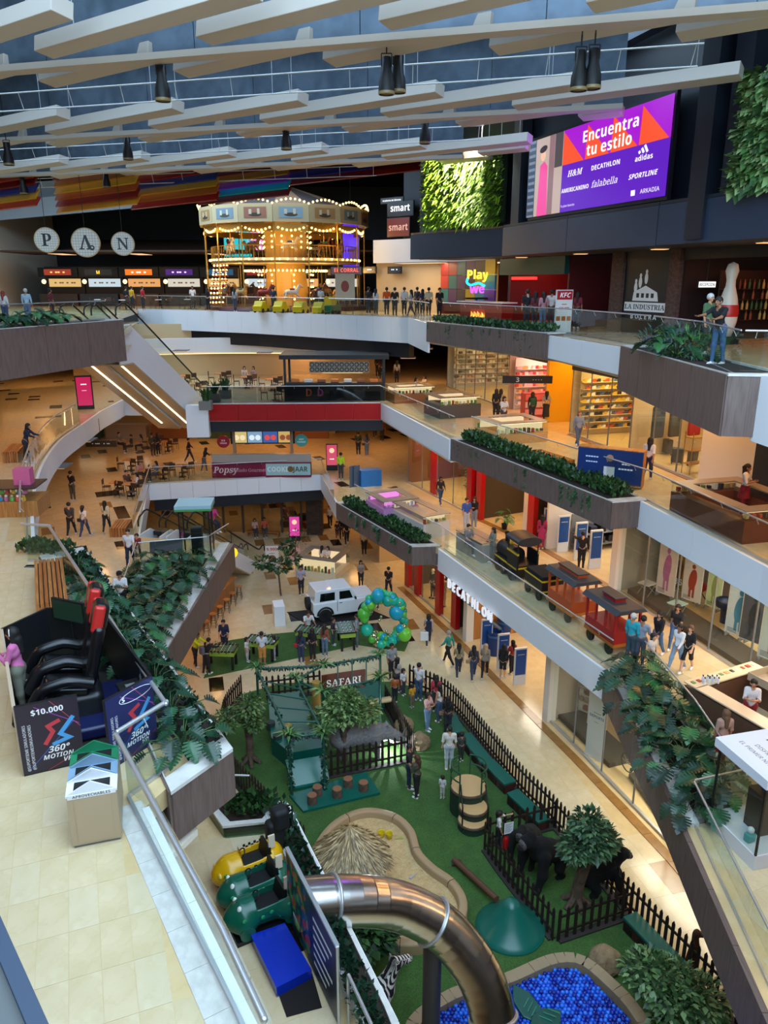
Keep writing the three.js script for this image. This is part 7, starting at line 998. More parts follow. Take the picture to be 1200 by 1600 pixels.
// tan border along the shops
for (const [pts,y,l] of [[[[0.92,-41],[3.85,-33.5],[4.93,-30.3],[7.04,-24.4],[7.97,-21.6],[8.74,-19.2],[10.2,-13.5]],0,'ground floor'],[[[4.7,-38.8],[7.32,-33.85],[8.86,-29.8],[10.3,-26.1],[11.9,-21.25],[14.2,-12]],LC,'first storey'],[[[8.9,-36.2],[9.27,-34.5],[10.3,-31.7],[10.9,-29.6],[12,-24]],LB,'second storey']]) { const g = new THREE.Group();g.name = 'trim_' + (++trimN);scene.add(g);struct(g,'tan stone border along the shops of the ' + l);for (let i = 0;i + 1 < pts.length;i++) { const p = pts[i],q = pts[i + 1],n = Math.round(Math.hypot(q[0] - p[0],q[1] - p[1]) / 1.2);for (let k = 0;k < n;k++) { const c = lin(p,q,k / n),d = lin(p,q,(k + 0.99) / n);new G().bar([c[0],y + 0.01,c[1]],[d[0],y + 0.01,d[1]],0.34,0.022).m('stone',MAT.tan,g,1);} } }
}
// ---------- carousel on the third storey
{
const c = V(-7.7,LA,-63.2),t = thing('carousel','double deck carousel glowing with golden bulbs','carousel',c),gold = col(0xb58a3c,0.35,0.6),cream = col(0xc9b48a,0.5),R = 6.4,bulbs = [];
new G().lathe([[R,0],[R,0.3],[0,0.3]],0,0,0,48).m('platform',col(0x4a1a16,0.5),t);new G().lathe([[1.5,3.4],[R - 0.7,3.4],[R - 0.7,3.75],[1.5,3.75]],0,0,0,48).m('upper_deck',cream,t);new G().lathe([[1.6,0.3],[1.7,1.5],[1.5,3],[1.7,5],[1.5,6.6]],0,0,0,16).m('drum',col(0xd0a85a,0.4),t);
for (let i = 0;i < 16;i++) {
const a = i * Math.PI / 8,b = a + Math.PI / 8,p = (r,y,q) => [Math.sin(q) * r,y,Math.cos(q) * r],g = new THREE.BufferGeometry(),m = (a + b) / 2;g.setAttribute('position',new THREE.BufferAttribute(new Float32Array([...p(R,7.2,a),...p(R,7.2,b),...p(0.3,9.1,b),...p(R,7.2,a),...p(0.3,9.1,b),...p(0.3,9.1,a)]),3));g.computeVertexNormals();mesh('canopy_gore',flat(g),col(i % 2 ? 0x2a1a14 : 0x6a4a34,0.7,0,{ side: 2 }),t);
const w = 2 * R * Math.sin(Math.PI / 16),bd = new G().box(w,1.2,0.12,...p(R * 0.985,6.7,m),m).m('rounding_board',cream,t),pc = mesh('painted_picture',rectG(w * 0.66,0.72),cache['pp' + i % 4] ??= print(64,40,(x,W,H) => { x.fillStyle = ['#8fa7b4','#b08a5a','#7a8f9a','#a4705a'][i % 4];x.fillRect(0,0,W,H);x.fillStyle = '#4a4238';x.beginPath();x.ellipse(32,28,18,7,0,0,7);x.fill();x.fillStyle = '#d8ccb0';x.fillRect(14,8,8,18);x.fillRect(38,6,7,20);}),bd);pc.position.set(...p(R * 0.985 + 0.08,6.7,m));pc.rotation.y = m;
new G().box(w,0.5,0.1,...p(R * 0.93,5.75,m),m).m('valance',gold,t);for (let k = 0;k < 9;k++) { const s = k / 8,q = a + (b - a) * s;bulbs.push(p(R + 0.05,7.3 + 0.28 * Math.sin(s * Math.PI),q),p(R * 0.95,5.5 - 0.3 * Math.sin(s * Math.PI) + 0.35,q));if (k % 2) bulbs.push(p(R - 0.6,3.65,q),p(3.2,2.9,q));}
new G().rod(p(R - 0.25,0.3,a),p(R - 0.25,6.2,a),0.05).m('pole',gold,t);if (i % 2) for (let k = 0;k < 5;k++) bulbs.push(p(2.2,0.8 + k * 0.45,a));for (let k = 0;k < 4;k++) bulbs.push(p(2,4.6 + k * 0.4,a));
const rl = new G().bar(p(R - 0.75,4.6,a),p(R - 0.75,4.6,b),0.05,0.06);for (let k = 0;k < 7;k++) rl.rod(p(R - 0.75,3.75,a + (b - a) * k / 7),p(R - 0.75,4.6,a + (b - a) * k / 7),0.02,4);rl.m('railing',gold,t);
}
const hg = uvMetres(blob([[0,0.9,-0.35,0,0.95,0.3,0.2,0.19],[0,1.0,0.32,0,1.4,0.55,0.15,0.1],[0,1.42,0.55,0,1.28,0.82,0.1,0.06],[-0.1,0.8,0.3,-0.1,0.5,0.6,0.08,0.05],[0.1,0.8,0.3,0.1,0.45,0.45,0.08,0.05],[-0.1,0.8,-0.38,-0.1,0.4,-0.6,0.1,0.05],[0.1,0.8,-0.38,0.1,0.4,-0.5,0.1,0.05],[0,0.95,-0.5,0,0.6,-0.75,0.06,0.03]],0.08,0.06)),cc = [0xd8ccb8,0x5a3a2a,0xb08a5a,0x8a3028];
for (let i = 0;i < 26;i++) { const up = i > 15,n = up ? 10 : 16,a = (i % 16) * 6.283 / n + 0.2,r = up ? 4.4 : 5.1,y = up ? 3.75 : 0.45,h = mesh('horse',hg,col(cc[i % 4],0.4),t);h.position.set(Math.sin(a) * r,y,Math.cos(a) * r);h.rotation.y = a + 1.57;new G().rod([0,-0.1,0],[0,2.7,0],0.025).m('horse_pole',gold,h);new G().rb(0.3,0.14,0.36,0.04,0,1.12,0).m('saddle',col([0x9a2020,0x204a8a,0x2a6a3a][i % 3],0.4),h);}
new G().sph(0.4,0,9.3,0).m('finial',col(0xc01a14,0.3),t);for (let k = 0;k < 10;k++) bulbs.push([Math.sin(k * 0.63) * 0.5,9.0,Math.cos(k * 0.63) * 0.5]);
for (let i = 0;i < 9;i++) { new G().box(1.3,0.1,0.4,-5.1,0.5 + i * 0.34,2.2 - i * 0.3,-0.5).m('stair',col(0x8a2418,0.5),t);for (let k = -2;k < 3;k++) bulbs.push([-5.1 + k * 0.25,0.58 + i * 0.34,2.45 - i * 0.3]);}
const im = new THREE.InstancedMesh(new THREE.SphereGeometry(0.075,6,5),glow(0xffd070,7),bulbs.length);bulbs.forEach((b,i) => im.setMatrixAt(i,M4.makeTranslation(...b)));im.name = 'light_bulbs';im.userData.kind = 'stuff';t.add(im);
for (const [x,y,z,p] of [[-4,5.2,4.6,14],[0,5.2,6,14],[4,5.2,4.6,14],[-3,2.8,3.5,14],[3,2.8,3.5,14],[0,2.8,4.5,14]]) { const l = new THREE.PointLight(0xffc468,p);l.position.set(c.x + x,c.y + y,c.z + z);l.shadow.radius = 8;scene.add(l);}
for (const [u,v,w,h,bg,tx,l] of [[371,373,2.4,3,'#12b0b8','Nu','cyan lit screen behind the carousel'],[398,372,1.4,2.2,'#d88ac8','','pink lit screen behind the carousel'],[548,383,1.3,3.6,'#4a1ad0','','violet lit screen right of the carousel']]) { const z = u > 500 ? -66 : -71.5,p = atZ(u,v,z),s = thing('light_screen',l,'screen',p);new G().box(w + 0.1,h + 0.1,0.1,0,0,-0.06).m('case',MAT.black,s);mesh('lit_face',rectG(w,h),textPrint(96,128,bg,[[tx,0.4,0.4,'bold 30px sans-serif','#fff']],1.3),s);new G().rod([0,h / 2,-0.06],[0,26 - p.y,-0.06],0.02).m('hanger',MAT.black,s);}
// little yellow ride cars before it
[[357,487,'leftmost'],[391,488,'second'],[424,489,'third'],[455,490,'rightmost']].forEach(([u,v,w],i) => { const q = thing('ride_car',`small yellow ride car at the carousel fence, the ${w}`,'ride car',[(u - 600 + 50) / 1200 * 54 * 1.0,LA,-56.4 + (u - 350) * 0.028],1.2);new G().ext([[-0.6,0.15],[0.6,0.15],[0.62,0.4],[0.3,0.48],[0.12,0.75],[-0.3,0.75],[-0.45,0.48],[-0.62,0.42]],0.6,0,0,-0.3,0,0,0,0.04).m('body',col(0xd0b814,0.4),q);for (const [x,z] of [[-0.35,0.32],[0.35,0.32],[-0.35,-0.32],[0.35,-0.32]]) new G().cyl(0.15,0.15,0.08,x,0.15,z,12,1.57).m('wheel',MAT.black,q);});
const q = thing('ride_engine','green and yellow ride engine right of the yellow cars','ride car',[-3.4,LA,-52.6],1.1);new G().rb(1.3,0.5,0.6,0.1,0,0.4,0).m('body',col(0x1a5a34,0.4),q);new G().box(0.5,0.6,0.55,-0.35,0.85,0).cyl(0.08,0.12,0.35,0.4,0.8,0).m('cab',col(0xc8b020,0.4),q);for (const x of [-0.4,0,0.4]) for (const z of [-0.3,0.3]) new G().cyl(0.14,0.14,0.06,x,0.14,z,12,1.57).m('wheel',MAT.black,q);
}
// letter discs
for (const [u,v,r,ch,l] of [[73,375,18,'P','round grid sign with letter P'],[134,379,21,'Λ','round grid sign with dividers shaped like letter A'],[192,381,17,'N','round grid sign with letter N']]) { const p = atZ(u,v,-46),R = r / 1200 * 45.5,t = thing('letter_disc',l,'sign',p,0.15);new G().cyl(R,R,0.1,0,0,0,32,1.57).m('rim',col(0xc9a878,0.5),t);mesh('face',new THREE.CircleGeometry(R * 0.93,32),print(128,128,(x,W) => { x.fillStyle = '#ebe6da';x.fillRect(0,0,W,W);x.strokeStyle = '#a9a59d';x.lineWidth = 1.5;for (let i = 6;i < 128;i += 13) { x.beginPath();x.moveTo(i,0);x.lineTo(i,W);x.moveTo(0,i);x.lineTo(W,i);x.stroke();} x.fillStyle = '#16181c';x.font = 'bold 92px serif';x.textAlign = 'center';x.fillText(ch,64,96);if (ch === 'Λ') { x.strokeStyle = '#16181c';x.lineWidth = 6;x.beginPath();x.arc(92,88,9,0,7);x.stroke();} }),t).position.z = 0.06;new G().rod([0,R,0],[0,26 - p.y,0],0.015).m('hanger',MAT.black,t);}
// food stalls along the far wall of the third storey
{
const sg = [['#7a2a1a','#ffb060','rust'],['#1a1a1a','#f2c230','yellow lettered'],['#c8621a','#fff','orange'],['#3a1a5a','#d8c0ff','violet'],['#16405a','#cfe8ff','blue'],['#6a1414','#ffd0a0','dark red'],['#2a3a1a','#e8f0c0','olive green'],['#5a3a1a','#ffe0b0','brown']];
sg.forEach(([bg,c,tx],i) => { const x = -29 + i * 3.6,t = thing('food_stall',`food court stall with ${tx} lit sign`,'stall',[x,LA,-72]);new G().box(3.4,1.05,0.7,0,0.52,0.6).m('counter',col([0x3a2a20,0x2a2c2e,0x5a3a24][i % 3],0.4),t);new G().box(3.5,3.4,0.2,0,1.7,-1).m('back',col(0x33261d,0.6),t);new G().box(3.5,0.8,0.3,0,2.9,0.4).m('header',MAT.black,t);mesh('lit_sign',rectG(2.4,0.5),textPrint(192,40,bg,[[i === 1 ? 'M' : '▬ ▬▬ ▬',0.5,0.8,'bold 32px sans-serif',c]],1.8),t).position.set(0,2.9,0.57);mesh('lit_menu',rectG(2.9,0.7),textPrint(192,48,['#d8b070','#c0d0d8','#e0a060','#d0c8b8'][i % 4],[['▪ ▪▪ ▪ ▪▪',0.5,0.7,'26px sans-serif','#5a4030']],1.1),t).position.set(0,2.0,-0.88);new G().sph(0.2,-1.2,2.1,0.8).m('lamp_globe',glow(0xffd9a0,2.5),t);});
for (let i = 0;i < 4;i++) panelLamp(-27 + i * 6.5,19.0,-68,1.2,3,5,0xffca90,0,'ceiling_light','food court ceiling light, ' + ord[i] + ' from the left');
struct(new G().box(34,0.12,8,-15,19.2,-70).m('ceiling',MAT.darkwood),'dark ceiling over the food stalls');
const w = struct(new THREE.Group(),'beige shop wall behind the third storey crowd');w.name = 'wall_far_shops';scene.add(w);P2([-0.5,-60],[7.5,-53],LA,3.4,0.2).m('wall',shopMat.warm,w);P2([-0.5,-60],[7.5,-53],LA + 3.4,1.6,0.9).m('white_band',MAT.white,w);P2([1.5,-58.8],[7.5,-53.6],LA + 5,5,0.3).m('upper_wall',MAT.navy,w);panelLamp(2.5,LA + 3.3,-54.5,1,4,10,0xffd8a8,0.8,'ceiling_light','ceiling light above the third storey crowd');
for (const [u,v,W_,h,bg,c,tx,l] of [[625,326,2.3,0.9,'#0c0e14','#fff','smart','white lit sign reading smart on the dark upper wall'],[612,313,2,0.3,'#0c0e14','#fff','Academia de Idiomas','small lit sign above the word smart'],[622,355,2,1.2,'#5a1c1c','#c89a8a','smart','dim red poster window below the lit word'],[541,423,2.2,0.5,'#3a0c08','#ff5a3a','EL CORRAL','red lit restaurant sign behind the carousel'],[577,422,1.2,0.4,'#15202a','#cfe4ff','▬▬▬','pale lit sign, left of two behind the crowd'],[616,422,1.2,0.4,'#15202a','#cfe4ff','▬▬ ▬','pale lit sign, right of two behind the crowd']]) { const p = u === 541 ? atZ(u,v,-59) : atWall(u,v,[-0.5,-59.3],[7.5,-52.3]),t = thing('lit_sign',l,'sign',p,u === 541 ? 0 : -0.71);new G().box(W_ + 0.1,h + 0.1,0.1,0,0,-0.06).m('case',MAT.black,t);mesh('lit_face',rectG(W_,h),textPrint(256,Math.round(256 * h / W_),bg,[[tx,0.5,0.5 + 0.36 * 0.5,`bold ${Math.round(Math.min(256 * h / W_ * 0.7, 400 / tx.length))}px sans-serif`,c]],1.5),t);if (u === 541) new G().rod([0,-0.2,-0.06],[0,LA - p.y,-0.06],0.05).m('post',MAT.black,t);}
{ const p = at(539,486,LA),t = thing('poster_stand','cream portrait poster on a stand right of the carousel','poster',[-2.6,LA,-53.4]);new G().box(1.3,1.7,0.08,0,1.75,0).m('board',col(0xcfc2a8,0.6),t);new G().sph(0.3,0,1.8,0.03,1,1.3,0.1).m('portrait',col(0x9a4a3a,0.6),t);for (const e of [-1,1]) new G().rod([e * 0.5,0,-0.2],[e * 0.5,1,0],0.03).m('leg',MAT.black,t);}
}
// ---------- tables, chairs and kiosks
const chair0 = thing('cafe_chair','x','chair',[0,-50,0]);new G().box(0.4,0.04,0.4,0,0.45,0).m('seat',MAT.darkwood,chair0);new G().rb(0.4,0.3,0.04,0.02,0,0.75,-0.19).m('backrest',MAT.darkwood,chair0);for (const [x,z] of [[-1,-1],[1,-1],[-1,1],[1,1]]) new G().rod([x * 0.19,0,z * 0.19],[x * 0.17,z < 0 ? 0.9 : 0.45,z * 0.18],0.014,5).m('leg',MAT.black,chair0);
let chairUsed = 0;const putChair = (p,a,l,g) => { if (chairUsed++) copyOf(chair0,p,a,l,g);else { chair0.position.set(...p);chair0.rotation.y = a;chair0.userData.label = l;chair0.userData.group = g;} };
function cafeTable(p,label,n = 3,where,h = 0.74,top = MAT.wood) { const t = thing('cafe_table',label,'table',p);new G().box(0.75,0.04,0.75,0,h,0).m('top',top,t,1);new G().cyl(0.04,0.04,h,0,h / 2,0).m('pillar',MAT.black,t);new G().cyl(0.24,0.24,0.02,0,0.01,0,16).m('base',MAT.black,t);for (let i = 0;i < n;i++) { const a = i * 6.283 / n + 0.4;putChair([p.x + Math.sin(a) * 0.68,p.y,p.z + Math.cos(a) * 0.68],a + Math.PI,'dark cafe chair at the ' + where,'chairs at the ' + where);} }
[[240,700],[262,705],[205,735],[228,752],[255,748],[285,745],[185,772],[205,775]].forEach(([u,v],i) => cafeTable(at(u,v,LC),`small wooden cafe table on the ice cream terrace, ${ord[i]} counted from the back`,3,'ice cream terrace'));
[[290,604],[345,600],[385,606],[425,610],[305,618],[430,625]].forEach(([u,v],i) => cafeTable(at(u,v,LB),`dark cafe table left of the doughnut kiosk, ${ord[i]} counted from the back`,3,'doughnut kiosk terrace'));
[[-20,-61.5],[-17.5,-62.5],[-22.5,-63.2],[-15.5,-63.6]].forEach(([x,z],i) => cafeTable(V(x,LA,z),`white food court table behind the third storey railing, ${ord[i]} of four`,3,'food court',0.74,MAT.white));
// kiosk: counter with a lit glass case
function kiosk(label,p,turn,w,d,o = {}) {
const { c = 0xb08a5a,h = 0.95,lit = 0xffe0b0,name = 'kiosk',glassH = 0.4,top = 0x8f8170 } = o,t = thing(name,label,'kiosk',p,turn),m = col(c,0.5);
for (const e of [-1,1]) { new G().box(w,h - glassH,0.4,0,(h - glassH) / 2,e * (d / 2 - 0.2)).m('counter',m,t);new G().box(0.4,h - glassH,d - 0.8,e * (w / 2 - 0.2),(h - glassH) / 2,0).m('counter',m,t);new G().box(w + 0.04,0.04,0.46,0,h,e * (d / 2 - 0.2)).m('top',col(top,0.35),t);new G().box(0.46,0.04,d - 0.8,e * (w / 2 - 0.2),h,0).m('top',col(top,0.35),t);mesh('glass',rectG(w,glassH),MAT.glass,t).position.set(0,h - glassH / 2,e * d / 2);new G().box(w - 0.1,0.02,0.05,0,h - 0.04,e * (d / 2 - 0.06)).m('light_strip',glow(lit,2.5),t);if (glassH > 0.35) new G().box(w - 0.3,glassH - 0.1,0.02,0,h - glassH / 2 - 0.02,e * (d / 2 - 0.26)).m('lit_panel',glow(lit,0.9),t);}
const n = Math.floor(w / 0.22);for (const e of [-1,1]) for (let i = 0;i < n;i++) { const q = new G().rb(rr(0.09,0.16),rr(0.1,glassH * 0.7),0.14,0.02,0,0.08,0).m('goods_box',col(pick(o.cols || [0xc8a060,0xa04030,0xe0d8c8,0x6a8a4a,0x3a3a3a]),0.5),t);q.position.set(-w / 2 + 0.15 + i * 0.22,h - glassH + 0.02,e * (d / 2 - 0.15));}
return t;
}
const K = (u,v,y,...a) => { const p = at(u,v,y);return kiosk(a[0],p,...a.slice(1));};
K(505,893,LD,'brightly lit glass kiosk behind the white car',-0.35,2.6,2.2,{ c: 0xd8c8a8,glassH: 0.8,h: 1.15 });
K(612,806,LC,'pink lit kiosk beside the first storey ivy planter',0.45,2.0,2.2,{ c: 0xc08ab8,lit: 0xff9af0,h: 1.15,cols: [0xd8a0d0,0xe0d0e8,0xb070b8] });K(654,824,LC,'long white kiosk with brown lettering beside the pink kiosk',0.5,1.5,3.4,{ c: 0xc8c0b8,h: 1.1 });
K(745,866,LC,'grey open desk of the two clerks in grey',0.45,0.9,2.2,{ c: 0x9a948a,h: 0.9,glassH: 0.1 });
K(640,626,LB,'wooden accessory kiosk at the glass corner',0.3,2.6,2,{ c: 0x8a5a34 });K(706,648,LB,'dark snack kiosk with glass top on the second storey',0.35,2.4,2.2,{ c: 0x4a4a4a,h: 1.1 });K(797,686,LB,'lit jewellery kiosk behind the second storey ivy',0.35,2.6,2.2,{ c: 0xb89060,glassH: 0.5 });
K(1152,818,LB,'brown cosmetics kiosk at the right of the second storey',0.25,2.4,3.4,{ c: 0x6a3a28,glassH: 0.3 });K(1190,1140,LC,'cosmetics kiosk with cream counters beside the monstera',0.45,2.7,3.2,{ c: 0x5a4030,glassH: 0.1,h: 1.0,top: 0xd8c4a4 });
{ const p = at(1165,1100,LC),t = thing('display_tray','grey tray box standing on the cosmetics kiosk','box',[p.x + 0.3,LC + 1.02,p.z + 0.5],0.45);for (const e of [-1,1]) { new G().box(0.9,0.24,0.02,0,0.12,e * 0.35).m('side',col(0xa89a84,0.5),t);new G().box(0.02,0.24,0.7,e * 0.45,0.12,0).m('side',col(0xa89a84,0.5),t);} new G().box(0.9,0.02,0.7,0,0.01,0).m('base',col(0x8a7a6a,0.5),t);const a = at(1104,1124,LC);for (let i = 0;i < 8;i++) { const b = thing('cosmetic_bottle','small white pump bottle on the kiosk counter','bottle',[a.x - 0.1 + (i % 4) * 0.13,LC + 1.02,a.z - 0.35 + (i >> 2) * 0.13],0,'pump bottles on the cosmetics kiosk');new G().lathe([[0,0],[0.035,0],[0.035,0.14],[0.015,0.16]],0,0,0,10).m('bottle',col(0xdadfe4,0.3),b);new G().box(0.02,0.04,0.05,0,0.18,0.01).m('pump',MAT.black,b);} }
{ // glass toy vitrine at the right edge
const p = at(1178,1330,LC),t = thing('glass_vitrine','tall glass vitrine with white lettered roof at the right edge','vitrine',[p.x + 0.15,LC,p.z - 0.3],0.25);new G().box(1.3,0.35,1.5,0,0.18,0).m('plinth',col(0xd0cfd2,0.5),t);for (const [x,z] of [[-1,-1],[1,-1],[-1,1],[1,1]]) new G().box(0.04,1.7,0.04,x * 0.62,1.2,z * 0.72).m('post',MAT.black,t);for (const e of [-1,1]) { mesh('pane',rectG(1.24,1.7),MAT.glass,t).position.set(0,1.2,e * 0.72);const m = mesh('pane',rectG(1.44,1.7),MAT.glass,t);m.position.set(e * 0.62,1.2,0);m.rotation.y = 1.5708;} new G().box(1.42,0.22,1.62,0,2.15,0).m('roof',col(0xdfe4ee,0.4),t);const l = mesh('lettering',rectG(1.3,1.5),textPrint(220,256,'#dfe4ee',[['NICAS',0.72,0.5,'bold 54px sans-serif','#333',1.57],['DISFRUTA',0.42,0.5,'26px sans-serif','#555',1.57],['EL PRIMER NIVEL',0.24,0.5,'24px sans-serif','#555',1.57]]),t);l.rotation.x = -1.5708;l.position.y = 2.265;new G().box(0.5,0.95,0.5,0.1,0.83,0).m('pedestal',col(0x2a2420,0.5),t);
for (const [x,y,z,c,l2] of [[0.1,1.31,0,0x2a3a7a,'blue toy figure on the pedestal of the vitrine'],[-0.35,0.36,0.4,0x4a9a9a,'teal toy box on the floor of the vitrine'],[0.45,0.36,0.45,0x3a3a3a,'dark toy robot on the floor of the vitrine'],[0.5,0.36,-0.1,0xa03030,'red toy at the right of the vitrine']]) { const q = thing('toy',l2,'toy',t.localToWorld(V(x,y,z)),0.4);q.position.set(t.position.x + x,LC + y,t.position.z + z);new G().rb(0.22,0.2,0.16,0.03,0,0.1,0).m('body',col(c,0.4),q);new G().sph(0.08,0,0.27,0).m('head',col(0xd8d8d8,0.4),q);}
}
slatBench('low wooden bench on the second storey walkway',at(860,728,LB),0.45,2.2,0.6,0.45,6);slatBench('wooden bench of the pair near the glass doors',at(412,838,LD),1.45,2.2,0.5,0.4,5);
{ const p = at(952,757,LB),t = thing('advert_counter','blue advertising stand behind the second storey ivy','stand',p,-0.5);new G().box(2.3,1.3,0.5,0,0.7,0).m('body',MAT.wood,t);mesh('print',rectG(2.26,1.2),textPrint(320,170,'#10306e',[['▬▬▬▬▬',0.22,0.3,'24px sans-serif','#cfe0ff'],['▬▬▬▬▬',0.22,0.45,'22px sans-serif','#cfe0ff'],['▬▬▬',0.75,0.45,'bold 26px sans-serif','#fff'],['▬▬▬▬▬',0.75,0.6,'bold 26px sans-serif','#fff'],['●',0.5,0.35,'50px sans-serif','#b98a70'],['■',0.5,0.85,'90px sans-serif','#d8d4d0']]),t).position.set(0,0.72,0.26);}
{ const p = at(578,758,LC),t = thing('blue_counter','blue promotion counter with folding boards','counter',p,0.3);new G().box(1.3,1.0,0.7,0,0.5,0).m('body',col(0x1a6ab0,0.4),t);for (const x of [-1.1,-0.85]) new G().box(0.5,1.3,0.04,x,0.65,0.1,0.5).m('board',col(0x4a5a70,0.5),t);}
for (const [u,v,y,bg,l] of [[519,735,LC,'#b8405a','pink lit advertising totem on the first storey'],[461,845,LD,'#c03a8a','magenta lit advertising totem on the ground floor']]) { const t = thing('advert_totem',l,'totem',at(u,v,y),0.05);new G().box(0.75,1.75,0.16,0,0.9,0).m('case',MAT.black,t);mesh('screen',rectG(0.66,1.35),textPrint(100,200,bg,[['▬▬▬',0.5,0.75,'bold 28px sans-serif','#fff'],['●',0.5,0.4,'70px sans-serif','#e8c0a0']],1.3),t).position.set(0,1.05,0.09);}
{ const t = thing('burger_poster','standing burger poster with red price 9.900','poster',at(426,888,LD),0.1);new G().box(0.8,1.4,0.06,0,0.75,0).m('board',col(0xd8d0c8,0.5),t);mesh('print',rectG(0.76,1.35),textPrint(128,230,'#dcd4cc',[['9.900',0.5,0.2,'bold 44px sans-serif','#b01420'],['▬▬▬▬▬',0.5,0.36,'20px sans-serif','#7a5a3a'],['●',0.5,0.75,'110px sans-serif','#8a5a3a']]),t).position.set(0,0.75,0.035);new G().box(0.7,0.05,0.4,0,0.02,0).m('foot',MAT.black,t);}
for (const [u,v,c,l] of [[481,824,0xb0481c,'orange cube ottoman in the middle'],[446,822,0x5a3020,'brown cube ottoman under the person in red'],[474,812,0x26262a,'black cube ottoman behind the orange one']]) { const t = thing('ottoman',l,'ottoman',at(u,v,LD),0.5);new G().rb(0.6,0.42,0.6,0.06,0,0.23,0).m('cushion',col(c,0.7),t);new G().box(0.5,0.04,0.5,0,0.02,0).m('base',MAT.black,t);}
{ const t = thing('white_pedestal','plain white block pedestal left of the white car','pedestal',at(437,976,LD),0.25);new G().rb(0.55,1.1,0.9,0.02,0,0.55,-0.2).m('block',col(0xdfe2e6,0.4),t);}
tree('indoor_tree','slim potted tree behind the white pedestal',at(439,931,LD),[[[0,0,0],[-0.05,0.8,0],[-0.1,1.6,0]],[[-0.1,1.2,0],[0.4,1.9,0],[0.5,2.3,0.1]],[[-0.1,1.2,0],[-0.6,1.8,0],[-0.9,2.0,0]]],[[0,1.8,0,0.6,0.3],[0.6,2.2,0,0.5,0.25],[-0.9,2.0,0,0.45,0.25],[0.4,2.9,-0.2,0.35,0.2]],420,0.28,GREEN,0.05);
tree('indoor_tree','bare branched tree behind the burger poster',at(462,875,LD),[[[0,0,0],[0,0.9,0],[0.1,1.6,0]],[[0,0.8,0],[0.5,1.6,0],[0.8,2.1,0]],[[0,0.8,0],[-0.4,1.5,0]]],[[0.2,1.5,0,0.8,0.5]],120,0.14,[0x6a6a3a,0x7a5a3a],0.04);
// doughnut kiosk
{
const a = at(522,628,LB),t = thing('doughnut_kiosk','black framed doughnut kiosk with patterned grille','kiosk',[a.x,LB,a.z - 1.8],0.02),w = 6,d = 2.8;for (const [x,z] of [[-1,-1],[1,-1],[-1,1],[1,1]]) new G().box(0.14,2.6,0.14,x * w / 2,1.3,z * d / 2).m('post',MAT.black,t);new G().box(w + 0.6,0.25,d + 0.4,0,2.65,0).m('roof',MAT.black,t);new G().box(w,1.05,0.5,0,0.52,d / 2 - 0.25).m('counter',col(0x1a1716,0.4),t);new G().box(w,0.05,0.6,0,1.08,d / 2 - 0.25).m('top',col(0x3a3230,0.3),t);const g = new G().box(3.6,0.65,0.04,0.3,2.05,d / 2);g.m('grille',col(0x8a7f70,0.5),t);for (let i = 0;i < 12;i++) for (let j = 0;j < 2;j++) new G().add(new THREE.TorusGeometry(0.11,0.025,5,12),-1.35 + i * 0.3,1.9 + j * 0.3,d / 2 + 0.03).m('ornament',MAT.black,t);mesh('lit_menu',rectG(2.6,0.5),glow(0xe8c890,1.1),t).position.set(0.4,1.65,-d / 2 + 0.3);for (const [ch,c,x] of [['D',0xd8602a,-1.8],['D',0xc8508a,-1.1]]) { const q = new TextGeometry(ch,{ font: FONT,size: 0.45,depth: 0.05,curveSegments: 3 });q.translate(x,0.3,d / 2 + 0.01);mesh('letter',flat(q),col(c,0.4),t);} for (let i = 0;i < 7;i++) new G().rb(0.5,0.2,0.3,0.04,-2.4 + i * 0.8,1.21,d / 2 - 0.25).m('tray',col([0xc07030,0xd8d0c8,0x8a5030][i % 3],0.5),t);
panelLamp(a.x,LB + 2.45,a.z - 1.8,3,1,8,0xffd8a8,0,'kiosk_light','light under the doughnut kiosk roof');
const wv = struct(new THREE.Group(),'curved white wall behind the doughnut kiosk terrace');wv.name = 'wall_curved';scene.add(wv);const cs = smooth([[-26,-52],[-19,-56.5],[-12,-58.5],[-5,-58],[-1,-56]],4);for (let i = 0;i + 1 < cs.length;i++) { P2(cs[i],cs[i + 1],LB + 1.9,1.1,0.2).m('band',MAT.white,wv);P2(lin(cs[i],cs[i + 1],-0.0),cs[i + 1],LB + 1.84,0.05,0.3).m('light_strip',glow(0xffd890,1.6),wv);} P2([-24,-60],[0,-61.5],LB,3.9,0.2).m('back_wall',shopMat.warm,wv);
for (const [u,v,i] of [[322,640,0],[335,628,1],[352,622,2]]) { const p = at(u,v,LB),q = thing('agave_pot','grey pot with agave on the terrace, ' + ['nearest','middle','farthest'][i] + ' of three','plant',[p.x,LB,p.z]);new G().box(0.7,0.5,0.5,0,0.25,0).m('pot',col(0x77736c,0.7),q);foliage(q,36,k => [rr(-0.15,0.15),0.5,rr(-0.1,0.1),Math.cos(k) * 0.6,1.2,Math.sin(k) * 0.6],0.7,GREEN,bladeGeo);}
}
